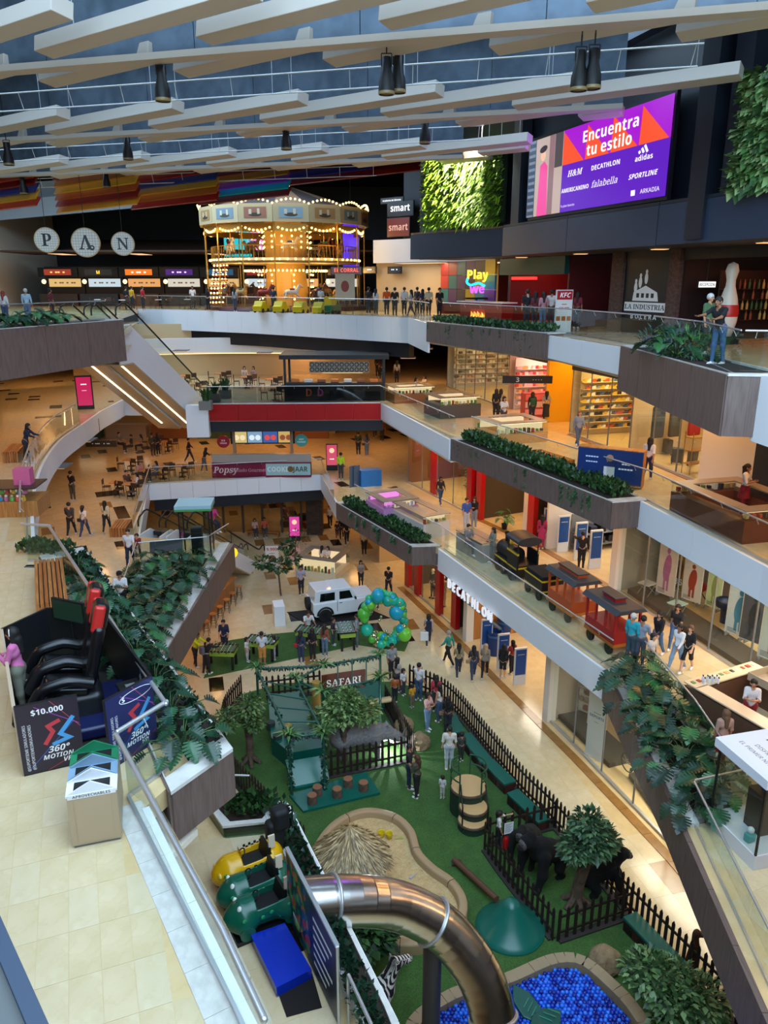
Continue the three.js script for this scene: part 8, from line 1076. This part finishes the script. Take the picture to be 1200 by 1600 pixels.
// ice cream counter
{
const a = at(330,748,LC),b = at(487,742,LC),L = b.x - a.x,t = thing('ice_cream_counter','ice cream counter with magenta and pale blue front signs','counter',[(a.x + b.x) / 2,LC,a.z - 1.2],0.03);new G().box(L,0.95,0.6,0,0.48,0.6).m('counter',col(0x7a1a3a,0.4),t);new G().box(L,0.5,0.4,0,1.2,0.5).m('freezer',col(0xa8a49c,0.3),t);mesh('sign',rectG(L * 0.54,0.75),textPrint(300,62,'#8c1540',[['Popsy',0.25,0.75,'bold italic 46px serif','#f4dde4'],['Helado Gourmet',0.7,0.68,'24px serif','#e8b8c8']]),t).position.set(-L * 0.23,0.52,0.92);mesh('sign',rectG(L * 0.45,0.75),textPrint(300,76,'#9fc4c4',[['COOKIE',0.3,0.68,'bold 44px sans-serif','#d8ecec'],['●',0.55,0.72,'54px sans-serif','#7a5a2a'],['JAAR',0.77,0.68,'bold 44px sans-serif','#4a4a3a']]),t).position.set(L * 0.27,0.52,0.92);for (const e of [-0.75,0.75]) new G().box(0.18,2.9,0.18,e * 2.45,1.45,-0.4).m('post',col(0xa08a70,0.5),t);new G().box(4.1,0.95,0.12,0,2.4,-0.4).m('menu_case',MAT.black,t);for (let i = 0;i < 4;i++) mesh('menu_screen',rectG(0.92,0.8),textPrint(64,56,['#c8b070','#7a9ab8','#3a5a9a','#c0a060'][i],[['●●',0.5,0.8,'34px sans-serif',['#e8d8b0','#d8e4ec','#d04a4a','#8a4a2a'][i]]],1.1),t).position.set(-1.47 + i * 0.98,2.4,-0.33);
for (const [u,v,c,tx,l] of [[349,690,'#a81830','ICE CREAM','round red sign reading ICE CREAM'],[471,688,'#4aa8a0','HOT COOKIES','round teal sign reading HOT COOKIES']]) { const p = atZ(u,v,a.z - 0.9),q = thing('round_sign',l,'sign',p);new G().cyl(0.4,0.4,0.06,0,0,0,24,1.57).m('disc',col(c,0.4),q);mesh('print',rectG(0.62,0.4),textPrint(96,62,c,[[tx.split(' ')[0],0.5,0.45,'bold 24px sans-serif','#fff'],[tx.split(' ')[1],0.5,0.85,'bold 20px sans-serif','#fff']]),q).position.z = 0.035;new G().rod([0,0.4,0],[0,LB - 0.95 - p.y,0],0.012).m('hanger',MAT.black,q);}
const s = struct(new THREE.Group(),'row of warm lit counters at the back of the first storey');s.name = 'wall_back_counters';scene.add(s);P2([-26,-62],[-4,-62],LC,3.9,0.2).m('back_wall',shopMat.warm,s);for (let i = 0;i < 6;i++) { new G().box(3.2,1.1,0.8,-24 + i * 3.6,LC + 0.55,-60.3).m('counter',col([0x3a5a4a,0xb0a090,0x8a5a3a][i % 3],0.4),s);mesh('lit_sign',rectG(2.2,0.5),glow([0xffe0b0,0xd8f0e8,0xffd0a0][i % 3],1.3),s).position.set(-24 + i * 3.6,LC + 2.6,-61.8);}
const v = struct(new THREE.Group(),'glass doors and dark piers at the back of the ground floor');v.name = 'door_1';scene.add(v);for (let i = 0;i < 6;i++) { const x = -12.5 + i * 1.35;new G().box(0.14,3,0.14,x,1.5,-51).m('mullion',col(0x4a3e30,0.5),v);mesh('pane',rectG(1.2,2.9),MAT.smoke,v).position.set(x + 0.67,1.5,-51);} new G().box(1.1,3.9,1.1,-4.8,1.95,-51).m('pier',MAT.darkwood,v);struct(P2([-24,-60],[0,-60],0,3.9,0.2).m('wall_ground_back',shopMat.warm),'warm back wall of the ground floor');
const h = thing('hanging_sign','black hanging direction sign over the left gallery','sign',atZ(158,693,-42));new G().box(1.7,0.36,0.1,0,0,0).m('panel',MAT.black,h);new G().rod([0,0.1,0],[0,1.4,0],0.015).m('hanger',MAT.black,h);mesh('print',rectG(1.6,0.3),textPrint(192,36,'#14120f',[['▪ ▬▬▬  ▪ ▬▬',0.5,0.7,'20px sans-serif','#ccc']]),h).position.z = 0.055;
}
// bar under the fern planter
{
const a = [-9.5,-34.3],b = [-8.5,-40],t = thing('bar_counter','long wooden bar counter below the fern planter','counter',[0,0,0]);P2(a,b,0,1.0,0.3).m('front',MAT.wood,t,1);P2(a,b,1.0,0.06,0.6).m('top',MAT.wood,t,1);panelLamp(-9,3.85,-37,0.6,4,9,0xffb860,0.17,'ceiling_light','warm light above the wooden bar counter');
const st = thing('bar_stool','x','stool',[0,-50,0]);new G().cyl(0.18,0.18,0.05,0,0.72,0,14).m('seat',MAT.wood,st);for (let i = 0;i < 4;i++) { const c = Math.cos(i * 1.571 + 0.78),s = Math.sin(i * 1.571 + 0.78);new G().rod([c * 0.2,0,s * 0.2],[c * 0.12,0.7,s * 0.12],0.014,5).m('leg',MAT.black,st);} new G().add(new THREE.TorusGeometry(0.17,0.01,5,16),0,0.28,0,1.571).m('footring',MAT.black,st);
for (let i = 0;i < 6;i++) { const q = lin(a,b,0.1 + i * 0.16),p = [q[0] + 0.6,0,q[1] + 0.1],l = `wooden bar stool at the long bar counter, ${ord[i].replace('leftmost', 'first')} from the near end`;if (i) copyOf(st,p,0,l,'bar stools');else { st.position.set(...p);tag(st,l,'stool','bar stools');} }
const s = thing('lit_sign','round yellow lit sign at the end of the bar counter','sign',[-8.3,2.6,-39.6]);new G().cyl(0.3,0.3,0.08,0,0,0,20,1.571).m('disc',glow(0xf0c020,1.6),s);new G().rod([0,0.3,0],[0,1.25,0],0.015).m('hanger',MAT.black,s);
}
// ---------- toy train on the first storey
{
const A = at(800,893,LC),B = at(968,1018,LC),dir = Math.atan2(B.x - A.x,B.z - A.z),place = s => V(A.x + (B.x - A.x) * s,LC,A.z + (B.z - A.z) * s),yl = col(0xc8a818,0.4);
const wheels = (t,zs,w = 0.45,r = 0.2) => { for (const z of zs) for (const e of [-1,1]) new G().cyl(r,r,0.08,e * w,r,z,16,0,0,1.5708).cyl(0.06,0.06,0.1,e * w,r,z,8,0,0,1.5708).m('wheel',MAT.black,t);};
let t = thing('toy_locomotive','black and yellow toy train locomotive','train',place(0.06),dir);new G().cyl(0.38,0.38,1.2,0,0.85,-0.7,20,1.5708).m('boiler',MAT.black,t);new G().box(0.95,0.5,1.9,0,0.45,-0.2).m('chassis',MAT.black,t);new G().box(0.98,0.07,1.94,0,0.6,-0.2).m('stripe',yl,t);for (const e of [-1,1]) { new G().box(0.06,0.7,0.9,e * 0.46,0.95,0.4).m('cab_side',MAT.black,t);new G().box(0.07,0.08,0.95,e * 0.47,1.25,0.4).m('cab_stripe',yl,t);for (const z of [-0.02,0.82]) new G().rod([e * 0.45,1.2,z],[e * 0.45,1.75,z],0.025).m('cab_post',MAT.black,t);} new G().cyl(0.55,0.55,1.1,0,1.52,0.4,20,1.5708,0,0).m('roof',col(0x26282c,0.5),t);t.children[t.children.length - 1].scale.set(1,0.35,1);t.children[t.children.length - 1].position.y = 1.25;new G().lathe([[0.08,0],[0.08,0.25],[0.13,0.4],[0.1,0.4]],0,1.2,-1.05,12).m('chimney',MAT.black,t);new G().sph(0.12,0,1.25,-0.6).m('dome',yl,t);new G().cyl(0.1,0.1,0.1,0,1.1,-1.32,12,1.5708).m('headlamp',col(0xb08a3a,0.3),t);new G().ext([[-0.45,0],[0.45,0],[0,0.35]],0.3,0,0.1,-1.6).m('cowcatcher',col(0x7a2a24,0.5),t);wheels(t,[-0.85,-0.35,0.4],0.5,0.24);
t = thing('coal_tender','black and yellow toy train tender','train car',place(0.34),dir);new G().box(0.95,0.6,1.4,0,0.6,0).m('box',MAT.black,t);for (const y of [0.42,0.85]) new G().box(0.98,0.06,1.43,0,y,0).m('stripe',yl,t);new G().box(0.85,0.12,1.3,0,0.95,0).m('coal',col(0x0a0a0a,0.95),t);wheels(t,[-0.45,0.45]);
for (const [s,c,c2,l] of [[0.6,0xb0471a,0xc8742a,'orange toy train carriage with grey roof'],[0.93,0x9c1218,0xb0621c,'red toy train carriage with grey roof']]) { t = thing('train_carriage',l,'train car',place(s),dir);const m = col(c,0.4);new G().box(1.0,0.5,1.7,0,0.62,0).m('tub',m,t);new G().box(1.04,0.1,1.74,0,0.4,0).m('skirt',col(c2,0.4),t);for (const e of [-1,1]) for (const z of [-0.82,-0.28,0.28,0.82]) new G().box(0.07,0.72,0.07,e * 0.47,1.2,z).m('pillar',m,t);for (const e of [-1,1]) new G().box(0.07,0.09,1.7,e * 0.47,1.53,0).m('beam',m,t);new G().ext([[-0.58,0],[0.58,0],[0.45,0.12],[-0.45,0.12]],2.0,0,1.57,-1,0,0,0,0.02).m('roof',col(0x33363b,0.6),t);new G().box(0.4,0.14,s < 0.8 ? 1.3 : 0.7,0,1.76,0).m('roof_lantern',m,t);new G().box(0.46,0.04,s < 0.8 ? 1.4 : 0.8,0,1.85,0).m('lantern_roof',col(0x33363b,0.6),t);for (const z of [-0.4,0.4]) new G().box(0.8,0.06,0.35,0,0.75,z).m('seat',col(c2,0.5),t);wheels(t,[-0.55,0.55]);}
}
// ---------- white off-road car on its mat
{
tag(mesh('floor_mat',slabGeo(px([[448,957],[488,981],[610,966],[560,945]]),null,0.025,0.02),col(0x1b1c1e,0.95)),'black mat under the white car','mat');
const a = at(501,972,0),b = at(566,962,0),t = thing('off_road_car','boxy white off road car on a black mat','car',[(a.x + b.x) / 2 - 0.05,0.03,(a.z + b.z) / 2 - 0.65],-Math.atan2(b.z - a.z,b.x - a.x)),w = MP({ color: 0xdfe5ea,roughness: 0.18,clearcoat: 1 }),gl = MP({ color: 0x0c1114,roughness: 0.06 });
const ex = (pts,wd,bev = 0.05) => new G().ext(pts,wd,0,0,-wd / 2,0,0,0,bev);
ex([[-1.65,0.45],[-1.65,1.0],[1.6,1.0],[1.72,0.92],[1.74,0.45],[1.5,0.35],[-1.55,0.35]],1.4,0.06).m('body',w,t);ex([[-1.6,1.0],[-1.52,1.66],[0.3,1.66],[0.62,1.05],[0.62,1.0]],1.3,0.05).m('cabin',w,t);ex([[0.6,1.02],[1.58,1.02],[1.55,1.1],[0.62,1.12]],1.28,0.03).m('bonnet',w,t);
for (const e of [-1,1]) { const z = e * 0.705;new G().ext([[-0.3,1.12],[0.42,1.12],[0.25,1.55],[-0.3,1.55]],0.01,0,0,z - 0.005).m('front_window',gl,t);new G().ext([[-1.35,1.12],[-0.55,1.12],[-0.55,1.55],[-1.3,1.55]],0.01,0,0,z - 0.005).m('rear_window',gl,t);new G().box(0.02,0.6,0.012,-0.43,0.8,e * 0.765).box(0.14,0.03,0.02,-0.25,0.95,e * 0.77).m('door_line',MAT.black,t);new G().rb(0.08,0.14,0.2,0.03,0.52,1.15,e * 0.85).m('mirror',MAT.black,t);for (const x of [-1.08,1.12]) { new G().add(new THREE.TorusGeometry(0.4,0.07,6,16,Math.PI),x,0.38,e * 0.74).m('wheel_arch',MAT.black,t);const wh = new G().cyl(0.35,0.35,0.2,x,0.35,e * 0.68,24,1.5708).m('wheel',col(0x141414,0.8),t);new G().cyl(0.2,0.2,0.22,x,0.35,e * 0.685,16,1.5708).m('rim',col(0x2a2b2d,0.4,0.6),wh);} }
new G().box(0.1,0.22,1.5,1.78,0.45,0).box(0.1,0.2,1.5,-1.72,0.45,0).box(2,0.12,1.5,0,0.36,0).m('bumper',col(0x18191b,0.6),t);new G().cyl(0.33,0.33,0.2,-1.8,0.85,0,24,0,0,1.5708).m('spare_wheel',col(0x141414,0.8),t);new G().box(0.02,0.48,1.15,0.47,1.33,0,0,0,0.5).m('windscreen',gl,t);for (const e of [-1,1]) new G().cyl(0.11,0.11,0.06,1.78,0.78,e * 0.55,16,0,0,1.5708).m('headlight',col(0xd8dde0,0.1),t);new G().box(0.02,0.4,1.0,-1.56,1.36,0).m('back_window',gl,t);
}
// ---------- people: pixel of the feet, storey, turn, label, flags (f woman, kH child of height H, L long sleeves, S shorts or bare legs, n no sleeves, pose) and colours of top, bottom, hair
function crowd(rows,y) {
for (const [u,v,turn,label,spec] of rows) {
const o = {},hx = [];for (const w of spec.split(' ')) { if (w === 'f') o.f = 1;else if (w === 'L') o.slv = 1;else if (w === 'n') o.slv = -1;else if (w === 'S') o.legs = 0;else if (w === 'tall') o.long = 1;else if (w === 'pony') o.hl = 2;else if (POSE[w]) o.pose = w;else if (/^k\d/.test(w)) { o.h = +w.slice(1);o.kid = 1;} else if (/^(pack|strap|hat|apron|skirt|band|dy|sc)=/.test(w)) { const [k,x] = w.split('=');o[k] = k === 'skirt' || k === 'dy' ? +x : parseInt(x,16);} else hx.push(parseInt(w,16));}
if (hx.length) o.top = hx[0];if (hx.length > 1) o.bot = hx[1];if (hx.length > 2) o.hair = hx[2];
const p = v < 0 ? V((u - 600) / 1200 * -v * 1.02,y,v) : at(u,v,y);person(p,turn,label,o);
}
}
const PI = Math.PI;
crowd([[607,931,2.8,'man in black walking away past the white car','walk 1a1a1e 20242c'],[564,918,0.2,'woman in grey top holding a bag on the open floor','f hold 8c8680 26262a'],[569,868,2.9,'man in cream shirt below the first storey planter','stand b8ad98 1f1f23'],[501,825,PI,'woman with dark backpack and beige trousers walking away','f walk pack=2a2a30 4a4648 a8957c'],[516,826,0.1,'man in white vest and black trousers walking forward','walk n d8d2cc 1c1c20'],[527,841,0.1,'boy in dark clothes walking hand in hand','k1.2 walk 24242a 202024'],[534,843,0,'woman in black walking behind the boy','f walk L 1c1a1c 24222a'],[542,851,0.1,'man in black shirt walking beside the boy','walk 1e1c20 2a2c34'],
[446,818,0.4,'person in red sitting on the brown ottoman','sit L b01a1e 5a2024'],[399,838,0.3,'woman in pink seated on the bench by the glass doors','f sit c8a098 3a3a44'],[414,838,0.2,'person in orange seated on the bench by the glass doors','sit c0563a 4a4a52'],[504,893,2.6,'clerk in white inside the lit kiosk, left one','f stand c8bcb0 3a3a3a'],[513,894,-0.6,'clerk in white inside the lit kiosk, right one','f hold d8ccc0 3a3a3a'],[471,930,0.3,'man in lavender shirt standing at the rear of the white car','phone a49cb0 22242c'],
[669,1008,PI,'woman with navy backpack carrying a white shopping bag','f walk pack=1e2436 L b09a98 2c3448'],[700,1039,-2.2,'man in teal vest walking across the walkway','walk L 2a8a7c 17181b 9a928a'],[716,1057,PI,'woman in khaki top with long dark hair walking away','f walk 8a7c5c 262c3a'],[739,1061,PI,'woman in dark jacket with tan bag walking away','f walk L strap=9a7a5a 32343e 2e3c58'],[757,1058,2.9,'blonde woman in grey brown coat walking away','f walk L tall 8a7f72 1c1c1e a89070'],[785,1060,2.7,'woman in black with bare legs at the security gates','f stand S L tall 17171a 17171a'],[799,1053,-2.6,'woman in red top with folded arms at the security gates','f fold a03034 1c1c20'],
[654,1095,2.6,'man in white shirt filming at the fence','phone d4d2d2 34506e'],[612,1062,0.5,'man in grey shirt behind the sign of the playground','stand 8a8c92 2a2a30'],[621,1082,2.4,'woman in beige at the crowded fence corner','f stand b0a698 3a3a42'],[617,1098,PI,'boy in rust shirt facing the rhino pen','k1.25 stand a85a2c 1f222c'],[630,1086,0.6,'girl in white shirt at the crowded fence corner','f k1.2 stand d6d4d2 3a3e4a'],[644,1106,-2.6,'small child in yellow shirt','k1.05 stand d0941c 7a6a54'],[681,1112,2.9,'woman in red cardigan at the long fence','f stand L a02a38 22242c'],[686,1128,-2.4,'woman in white vest and jeans at the long fence','f stand n d8d4ce 3c587a'],[668,1141,0.8,'woman in pink top and pale jeans standing before the boulders','f fold d8a8a0 6a86a6 2a1a14'],[699,1147,2.9,'woman in black top holding a brown bag on the turf','f stand strap=6a4a34 1a1a1c 22262e'],[701,1202,PI,'man in white shirt and pale jeans seen from behind on the turf','stand d6cfc4 a6b0b8 1f1916'],[720,1190,-2.8,'child in dark checked clothes beside the second bench','k1.2 stand L 3a3a38 2c2c2c'],
[639,1232,1.4,'man in black hugging on the turf','hold 1b1b1e 23304a'],[651,1246,-2.2,'woman with long brown hair hugging on the turf','f hold L 4a4a3c 18181b 4a2c1a'],[691,1248,2.7,'toddler in white shirt beside the log climber','k0.88 stand d4d4d4 c0bab0'],[778,1322,1.5,'girl in white top pointing at the gorillas','f k1.25 wave pony d8d6d4 1e2028'],[561,1092,0.3,'toddler in white playing on the teal frame','k0.85 stand d4d0d0 8a9098'],
[307,1042,1.2,'boy in bright yellow jacket leaning on the football table','reach L c8d81c 22242c'],[324,1054,2.4,'man in black with grey backpack at the football table','reach L pack=5a6274 1c1c20 1c1e26'],[352,1022,-0.2,'man in navy shirt with backpack behind the football table','stand pack=3a3a4a 1c2444 1f2634'],[387,1034,1.2,'little girl in white at the left end of the second football table','f k1.2 stand c8c2c4 b8b0ac'],[411,1042,PI,'man in white shirt and orange shorts playing table football','hold S c8ced8 b8823c'],[429,1031,-1.4,'little girl in white at the right end of the second football table','f k1.2 stand d0ccc8 9a96a0'],[471,1037,2.8,'woman in navy with red bag at the third football table','f stand L strap=b01c28 22304e 2a3450'],[489,1033,2.9,'woman in black at the third football table','f stand 17171a 1b1b1e'],[482,1004,0.3,'man in white shirt with arms stretched over the third football table','reach ccc8c6 3a3a42'],[508,1026,2.7,'woman in brown top and jeans at the last football table','f stand L 8a4a3a 5a7086 2a1810'],[521,1008,1.2,'boy in dark shirt beyond the last football table','k1.4 stand 2a2a32 3a4252'],[558,1012,-1.7,'man in grey shirt at the last football table near the balloons','stand 8e9298 5a626c']],0);
crowd([[845,858,2.9,'woman in long magenta coat before the sports store','f stand L tall skirt=0.55 a82a5e a82a5e'],[907,891,2.9,'man in black leaning his arm on a security gate','wave L 141416 17181b'],[728,831,0.4,'man in blue shirt with pale trousers beside the clothes store','stand 3a5aa8 b0b4ba'],[740,826,-0.4,'woman in black jacket beside the man in blue','f hold L 17171b 7a8490'],[688,789,0.3,'woman in dark top and jeans near the red portal','f walk L 2a2a30 3a5070'],[731,868,0.6,'clerk in grey uniform sitting at the grey desk','sit dy=0.12 6a6f74 5a5f66'],[769,880,-1.2,'clerk in grey uniform standing at the grey desk','f hold L 77786f 6c6e66'],[983,1036,2.2,'old person in turquoise jacket behind the red carriage','stand L 2aa0b0 3a4a54 c8c4be'],[998,1040,2.4,'man in checked grey shirt behind the red carriage','hold 8a93a2 4a505a'],[1015,1050,0.4,'girl in white top and black trousers beside the train','f k1.3 stand d4c8c0 1c1c20'],[1024,1026,-0.9,'woman in black top and blue jeans striding on the walkway','f walk L 141418 4a6a92'],[1052,1014,-0.6,'woman in black top walking nearest the shop window','f walk 17171b 42628c'],[1055,1048,-1.0,'woman in white hoodie and pale jeans walking','f walk L pony d8dadf 7f9cb8'],[1071,1050,-0.7,'woman in black shorts and top beside the white hoodie','f walk S 17171a 17171a 5a3a28'],
[1166,1146,-0.4,'saleswoman in white shirt and red apron in the cosmetics kiosk','f hold pony d4d2d4 8a1c26'],[1123,1198,PI,'customer with long brown hair at the cosmetics kiosk','f stand b08a7a 8a1c26 6a4a34'],[560,712,2.9,'man in dark green shirt on the back walkway','stand 24382c 20242c'],[573,713,-2.8,'woman in blue jeans beside the man in green','f stand strap=3a3a3a 4a5a78 5a7a9a'],[533,750,2.8,'guard in bright yellow vest at the glass corner','stand L b8e01c 3a3a40'],[586,684,PI,'woman in beige far along the back walkway','f walk b09a8a 3a3a40'],[597,690,PI,'man in maroon far along the back walkway','stand 5a2a30 2a2a30'],
[115,783,2.8,'man in black with hand at his head on the left gallery','phone 141416 4a4438'],[113,838,PI,'man in black checked shirt seen from behind','walk L 3a3a3a 1c1c1e'],[134,840,2.9,'woman in white top and jeans beside the checked shirt','f walk pony strap=2a2420 d8d2cc 2c3e5c'],[168,832,PI,'woman in cream striped sweater seen from behind','f walk L c8b898 1b1b1e'],[205,886,0.1,'man in white shirt and navy trousers walking forward','walk d6d6d8 1c2640'],[217,876,0.1,'child in red top behind the man in white','k1.25 walk 8a2020 2a2a34'],[193,962,0.3,'man in white shirt and black cap by the planter','hold hat=111114 d8d8da 17181b'],[240,714,PI,'man in dark green jacket standing on the ice cream terrace','stand L 2a342c 2a2a2e'],[248,712,2.8,'person in dark clothes beside the green jacket','f stand L 24242a 1f1f24'],[297,723,1.8,'man in dark red walking past the counters','walk L 2a1a1e 2a2a34'],[320,738,2.2,'woman in dark top ordering at the ice cream counter','f lean 24242c 5a5f6a'],[333,830,0.8,'person in magenta shirt beyond the glass booth','sit c0307c 2a2a30'],[188,704,1.2,'grey clad guest at the rear cafe table','sit 6a6c70 2a2a2e'],[207,708,-1.2,'dark clad guest at the rear cafe table','sit 2a2c34 2a2a2e'],[222,706,-1.4,'guest in taupe at the rear cafe table','f sit 8a7a6a 2a2a2e'],[220,752,1.0,'guest in pink at the middle cafe table','f sit b07a78 3a3a40'],[246,752,-1.0,'guest in blue at the middle cafe table','f sit 5a6a8a 3a3a40'],[200,770,1.0,'guest in brown leaning at the front cafe table','sit 5a3a2c 2a2a2e'],[216,772,-1.0,'guest in white at the front cafe table','f sit d8d4d0 2a2a2e']],LC);
crowd([[830,663,PI,'woman with dark green backpack on the second storey','f stand pack=1e4a34 L 1a2a22 23262c'],[852,660,2.9,'woman in beige top and long dark skirt on the second storey','f stand skirt=0.3 9a9084 23231f'],[902,699,0.2,'woman in blue grey sweater walking past the shoe store','f walk L 7f8ca6 4a5a76 6a4a38'],[1010,752,2.6,'woman in white shirt with black bag before the luggage store','f walk strap=1a1a1c d6d2d2 1f2c4a'],[774,657,2.7,'woman in black beside the snack kiosk','f stand L 1c1a1c 1f1d20'],[781,657,2.8,'woman in tan coat beside the snack kiosk','f stand L tall a08a6c 2a2420'],[786,672,0.4,'seller in white behind the jewellery kiosk','f hold ccd0d8 3a3a40'],[650,622,1.2,'seller in white at the wooden accessory kiosk','f sit d0d0d4 3a3a40'],[663,618,-1.0,'customer in cream at the wooden accessory kiosk','f sit b8a898 3a3a40'],[620,600,PI,'woman in white top far along the second storey','f stand c8c4c0 1c1c20'],[590,590,2.6,'man in dark clothes right of the doughnut kiosk','stand L 2a2226 24242a'],[596,594,PI,'person in maroon right of the doughnut kiosk','f stand 4a2428 24242a'],[1158,806,0.8,'saleswoman in white shirt and red skirt at the right','f hold pony skirt=0.6 d4d2d2 7a1420'],[383,601,0.3,'woman seated left on the doughnut terrace','f sit c0b0a8 4a4a52'],[397,601,-0.3,'woman seated right on the doughnut terrace','f sit 8a7a74 3a3a42'],[44,724,1.6,'person in dark blue hood leaning on the curved railing','f lean L 1a2440 22242e']],LB);
crowd([[1118,571,-1.0,'man in black polo and jeans leaning on the third storey railing','reach 14161a 3e5a80'],[1042,521,0.2,'man in grey hooded sweater with shoulder straps','stand L pack=2a2a2e 9298a2 6a86a8'],[1100,553,0.6,'old man in green beside the man in black','stand 4a6a4a 3a3a3a c8c8c4'],[900,514,2.6,'person in maroon shirt beside the chicken poster','f stand 7a2a38 2a2c36'],
[604,-50.5,PI,'person in orange shirt in the third storey crowd','stand d0561c 2a2a30'],[616,-49,2.8,'man in black shirt right of the orange one','stand 17171a 22242c'],[630,-51,2.8,'man in white shirt in the third storey crowd','stand d8d8d8 2a2a30'],[640,-48.4,-2,'woman in pale grey in the third storey crowd','f walk b0b0b4 3a4a60'],[649,-52,2.4,'man in dark grey near the crowd middle','stand 2a2a30 22242c'],[657,-50,2.8,'woman in navy near the crowd middle','f stand 2a3450 22242c'],[666,-48.8,PI,'person in cream shirt at the right of the crowd','stand d0c4a4 2a2a30'],[682,-46.5,0.4,'guard in black shirt with white mark at the railing','stand 17171c 17171c'],[577,-53,2.6,'person in black left of the orange shirt','stand 1c1c22 22242c'],[588,-51.6,2.6,'woman in white left of the orange shirt','f stand ccc8c8 3a3a44'],
[38,-40,PI,'woman with red hair in white blouse by the escalator head','f stand L ccc8cc 3a4a6a 7a2a1c'],[72,-41,PI,'person in pale blue jacket by the escalator head','stand L 9ab4c8 5a7090 b8b4b0'],[108,-43,2.4,'person in maroon shirt behind the escalator head','stand 6a2430 2a2a30'],[228,-61.5,2.6,'person in yellow jacket at the food court tables','stand L c89a1c 2a2a30'],[244,-61,2.4,'person in red jacket at the food court tables','stand L a81c24 2a2a30'],[220,-62.5,2.8,'person in black at the food court tables','stand L 17171c 22242c'],[318,-64,0.4,'person in white shirt left of the carousel','stand d8d8d8 3a3a40'],[340,-58.6,2.8,'visitor in black at the carousel fence, leftmost','f stand 1c1c22 1c1c22'],[380,-57.6,2.8,'visitor in grey at the carousel fence','f stand 9aa0a8 3a4a60'],[437,-56,2.8,'visitor in dark blue at the carousel fence','stand 24304a 22242c'],[507,-54,2.6,'visitor in pale shirt at the carousel fence, rightmost','stand b0b4b8 2a3448'],
[812,-36.5,PI,'person in black queueing at the arcade, leftmost','stand 1c1a20 22242c'],[824,-36.2,2.8,'person in maroon queueing at the arcade','f stand 6a2a34 2a2a30'],[836,-36,PI,'woman in pink queueing at the arcade','f stand c08a94 5a7088'],[848,-36.4,2.7,'person in white queueing at the arcade','stand ccc8c8 3a3a44'],[860,-36.8,PI,'person in dark green queueing at the arcade, rightmost','stand 2a3a30 22242c']],LA);
person(V(-6.02,LB + 0.02,-11.35),-1.5,'girl in pink sweater with white hair band operating the ride booth',{ f: 1,h: 1.6,pose: 'hold',slv: 1,top: 0xc46a9c,bot: 0x6a6a5c,band: 0xe0e0e0,hair: 0x100c0b,skin: 0xb57f5e });
{ const p = at(663,1000,0.45),t = thing('shopping_bag','white paper shopping bag carried by the woman with the backpack','bag',[p.x,0.45,p.z]);new G().box(0.36,0.4,0.14,0,0.2,0).m('bag',col(0xd8d8d8,0.7),t);new G().path([[-0.1,0.4,0],[0,0.55,0],[0.1,0.4,0]],0.008,4).m('handle',col(0xd8d8d8,0.7),t);}
// ---------- ceiling lights of the galleries
{
const W1 = 0xffb970,rows = [[LA - 1.06,[[5.2,-42],[6.6,-38],[8,-34],[9.2,-30],[10.2,-26],[11.2,-22],[12,-18],[12.6,-13]],10,'second storey right'],[LB - 1.06,[[2.4,-42],[4.6,-37.5],[6.2,-34],[7.6,-30],[9,-26],[10.2,-22.5],[11,-18.5],[11.2,-13]],9,'first storey right'],[LC - 1.06,[[1,-38],[3.4,-33.4],[5.2,-28.8],[6.9,-24.2],[8.1,-19.8],[8.7,-16.2]],1.9,'ground floor right'],[LA - 1.06,[[-24,-54],[-20,-48],[-19,-42],[-18,-36],[-17,-30],[-16,-24],[-13,-18],[-11,-12]],10,'second storey left'],[LB - 1.06,[[-17,-52],[-16.5,-46],[-15.8,-40],[-14.8,-34],[-13,-27],[-9.5,-17]],8,'first storey left'],[LB - 1.06,[[-10,-52],[-6,-53],[-2,-52],[0,-56],[-8,-58],[-14,-57]],9,'ice cream terrace'],[LC - 1.06,[[-12,-54],[-7,-54],[-2,-52],[-11.5,-31],[-10,-27]],8,'ground floor back'],[LA - 2.5,[[-8,-52.5],[-3,-51.5],[-14,-54],[1.5,-49],[-6,-60],[3,-56]],7,'doughnut terrace']];
for (const [y,pts,pw,n] of rows) pts.forEach(([x,z],i) => panelLamp(x,y + 0.03,z,0.9,0.9,pw * 2.8,W1,0,'ceiling_light',`recessed ceiling light ${ord[i]} in the ${n} row`));
[[6.8,-40],[8.5,-35],[10.2,-30],[11.8,-25],[13.4,-19]].forEach(([x,z],i) => panelLamp(x,17.95,z,0.5,0.5,9,0xffc080,0,'ceiling_light',`recessed ceiling light ${ord[i]} under the hall front`));
}
scene.traverse(o => { if (o.isMesh) { o.castShadow = o.receiveShadow = true;} });
renderer.render(scene,camera);
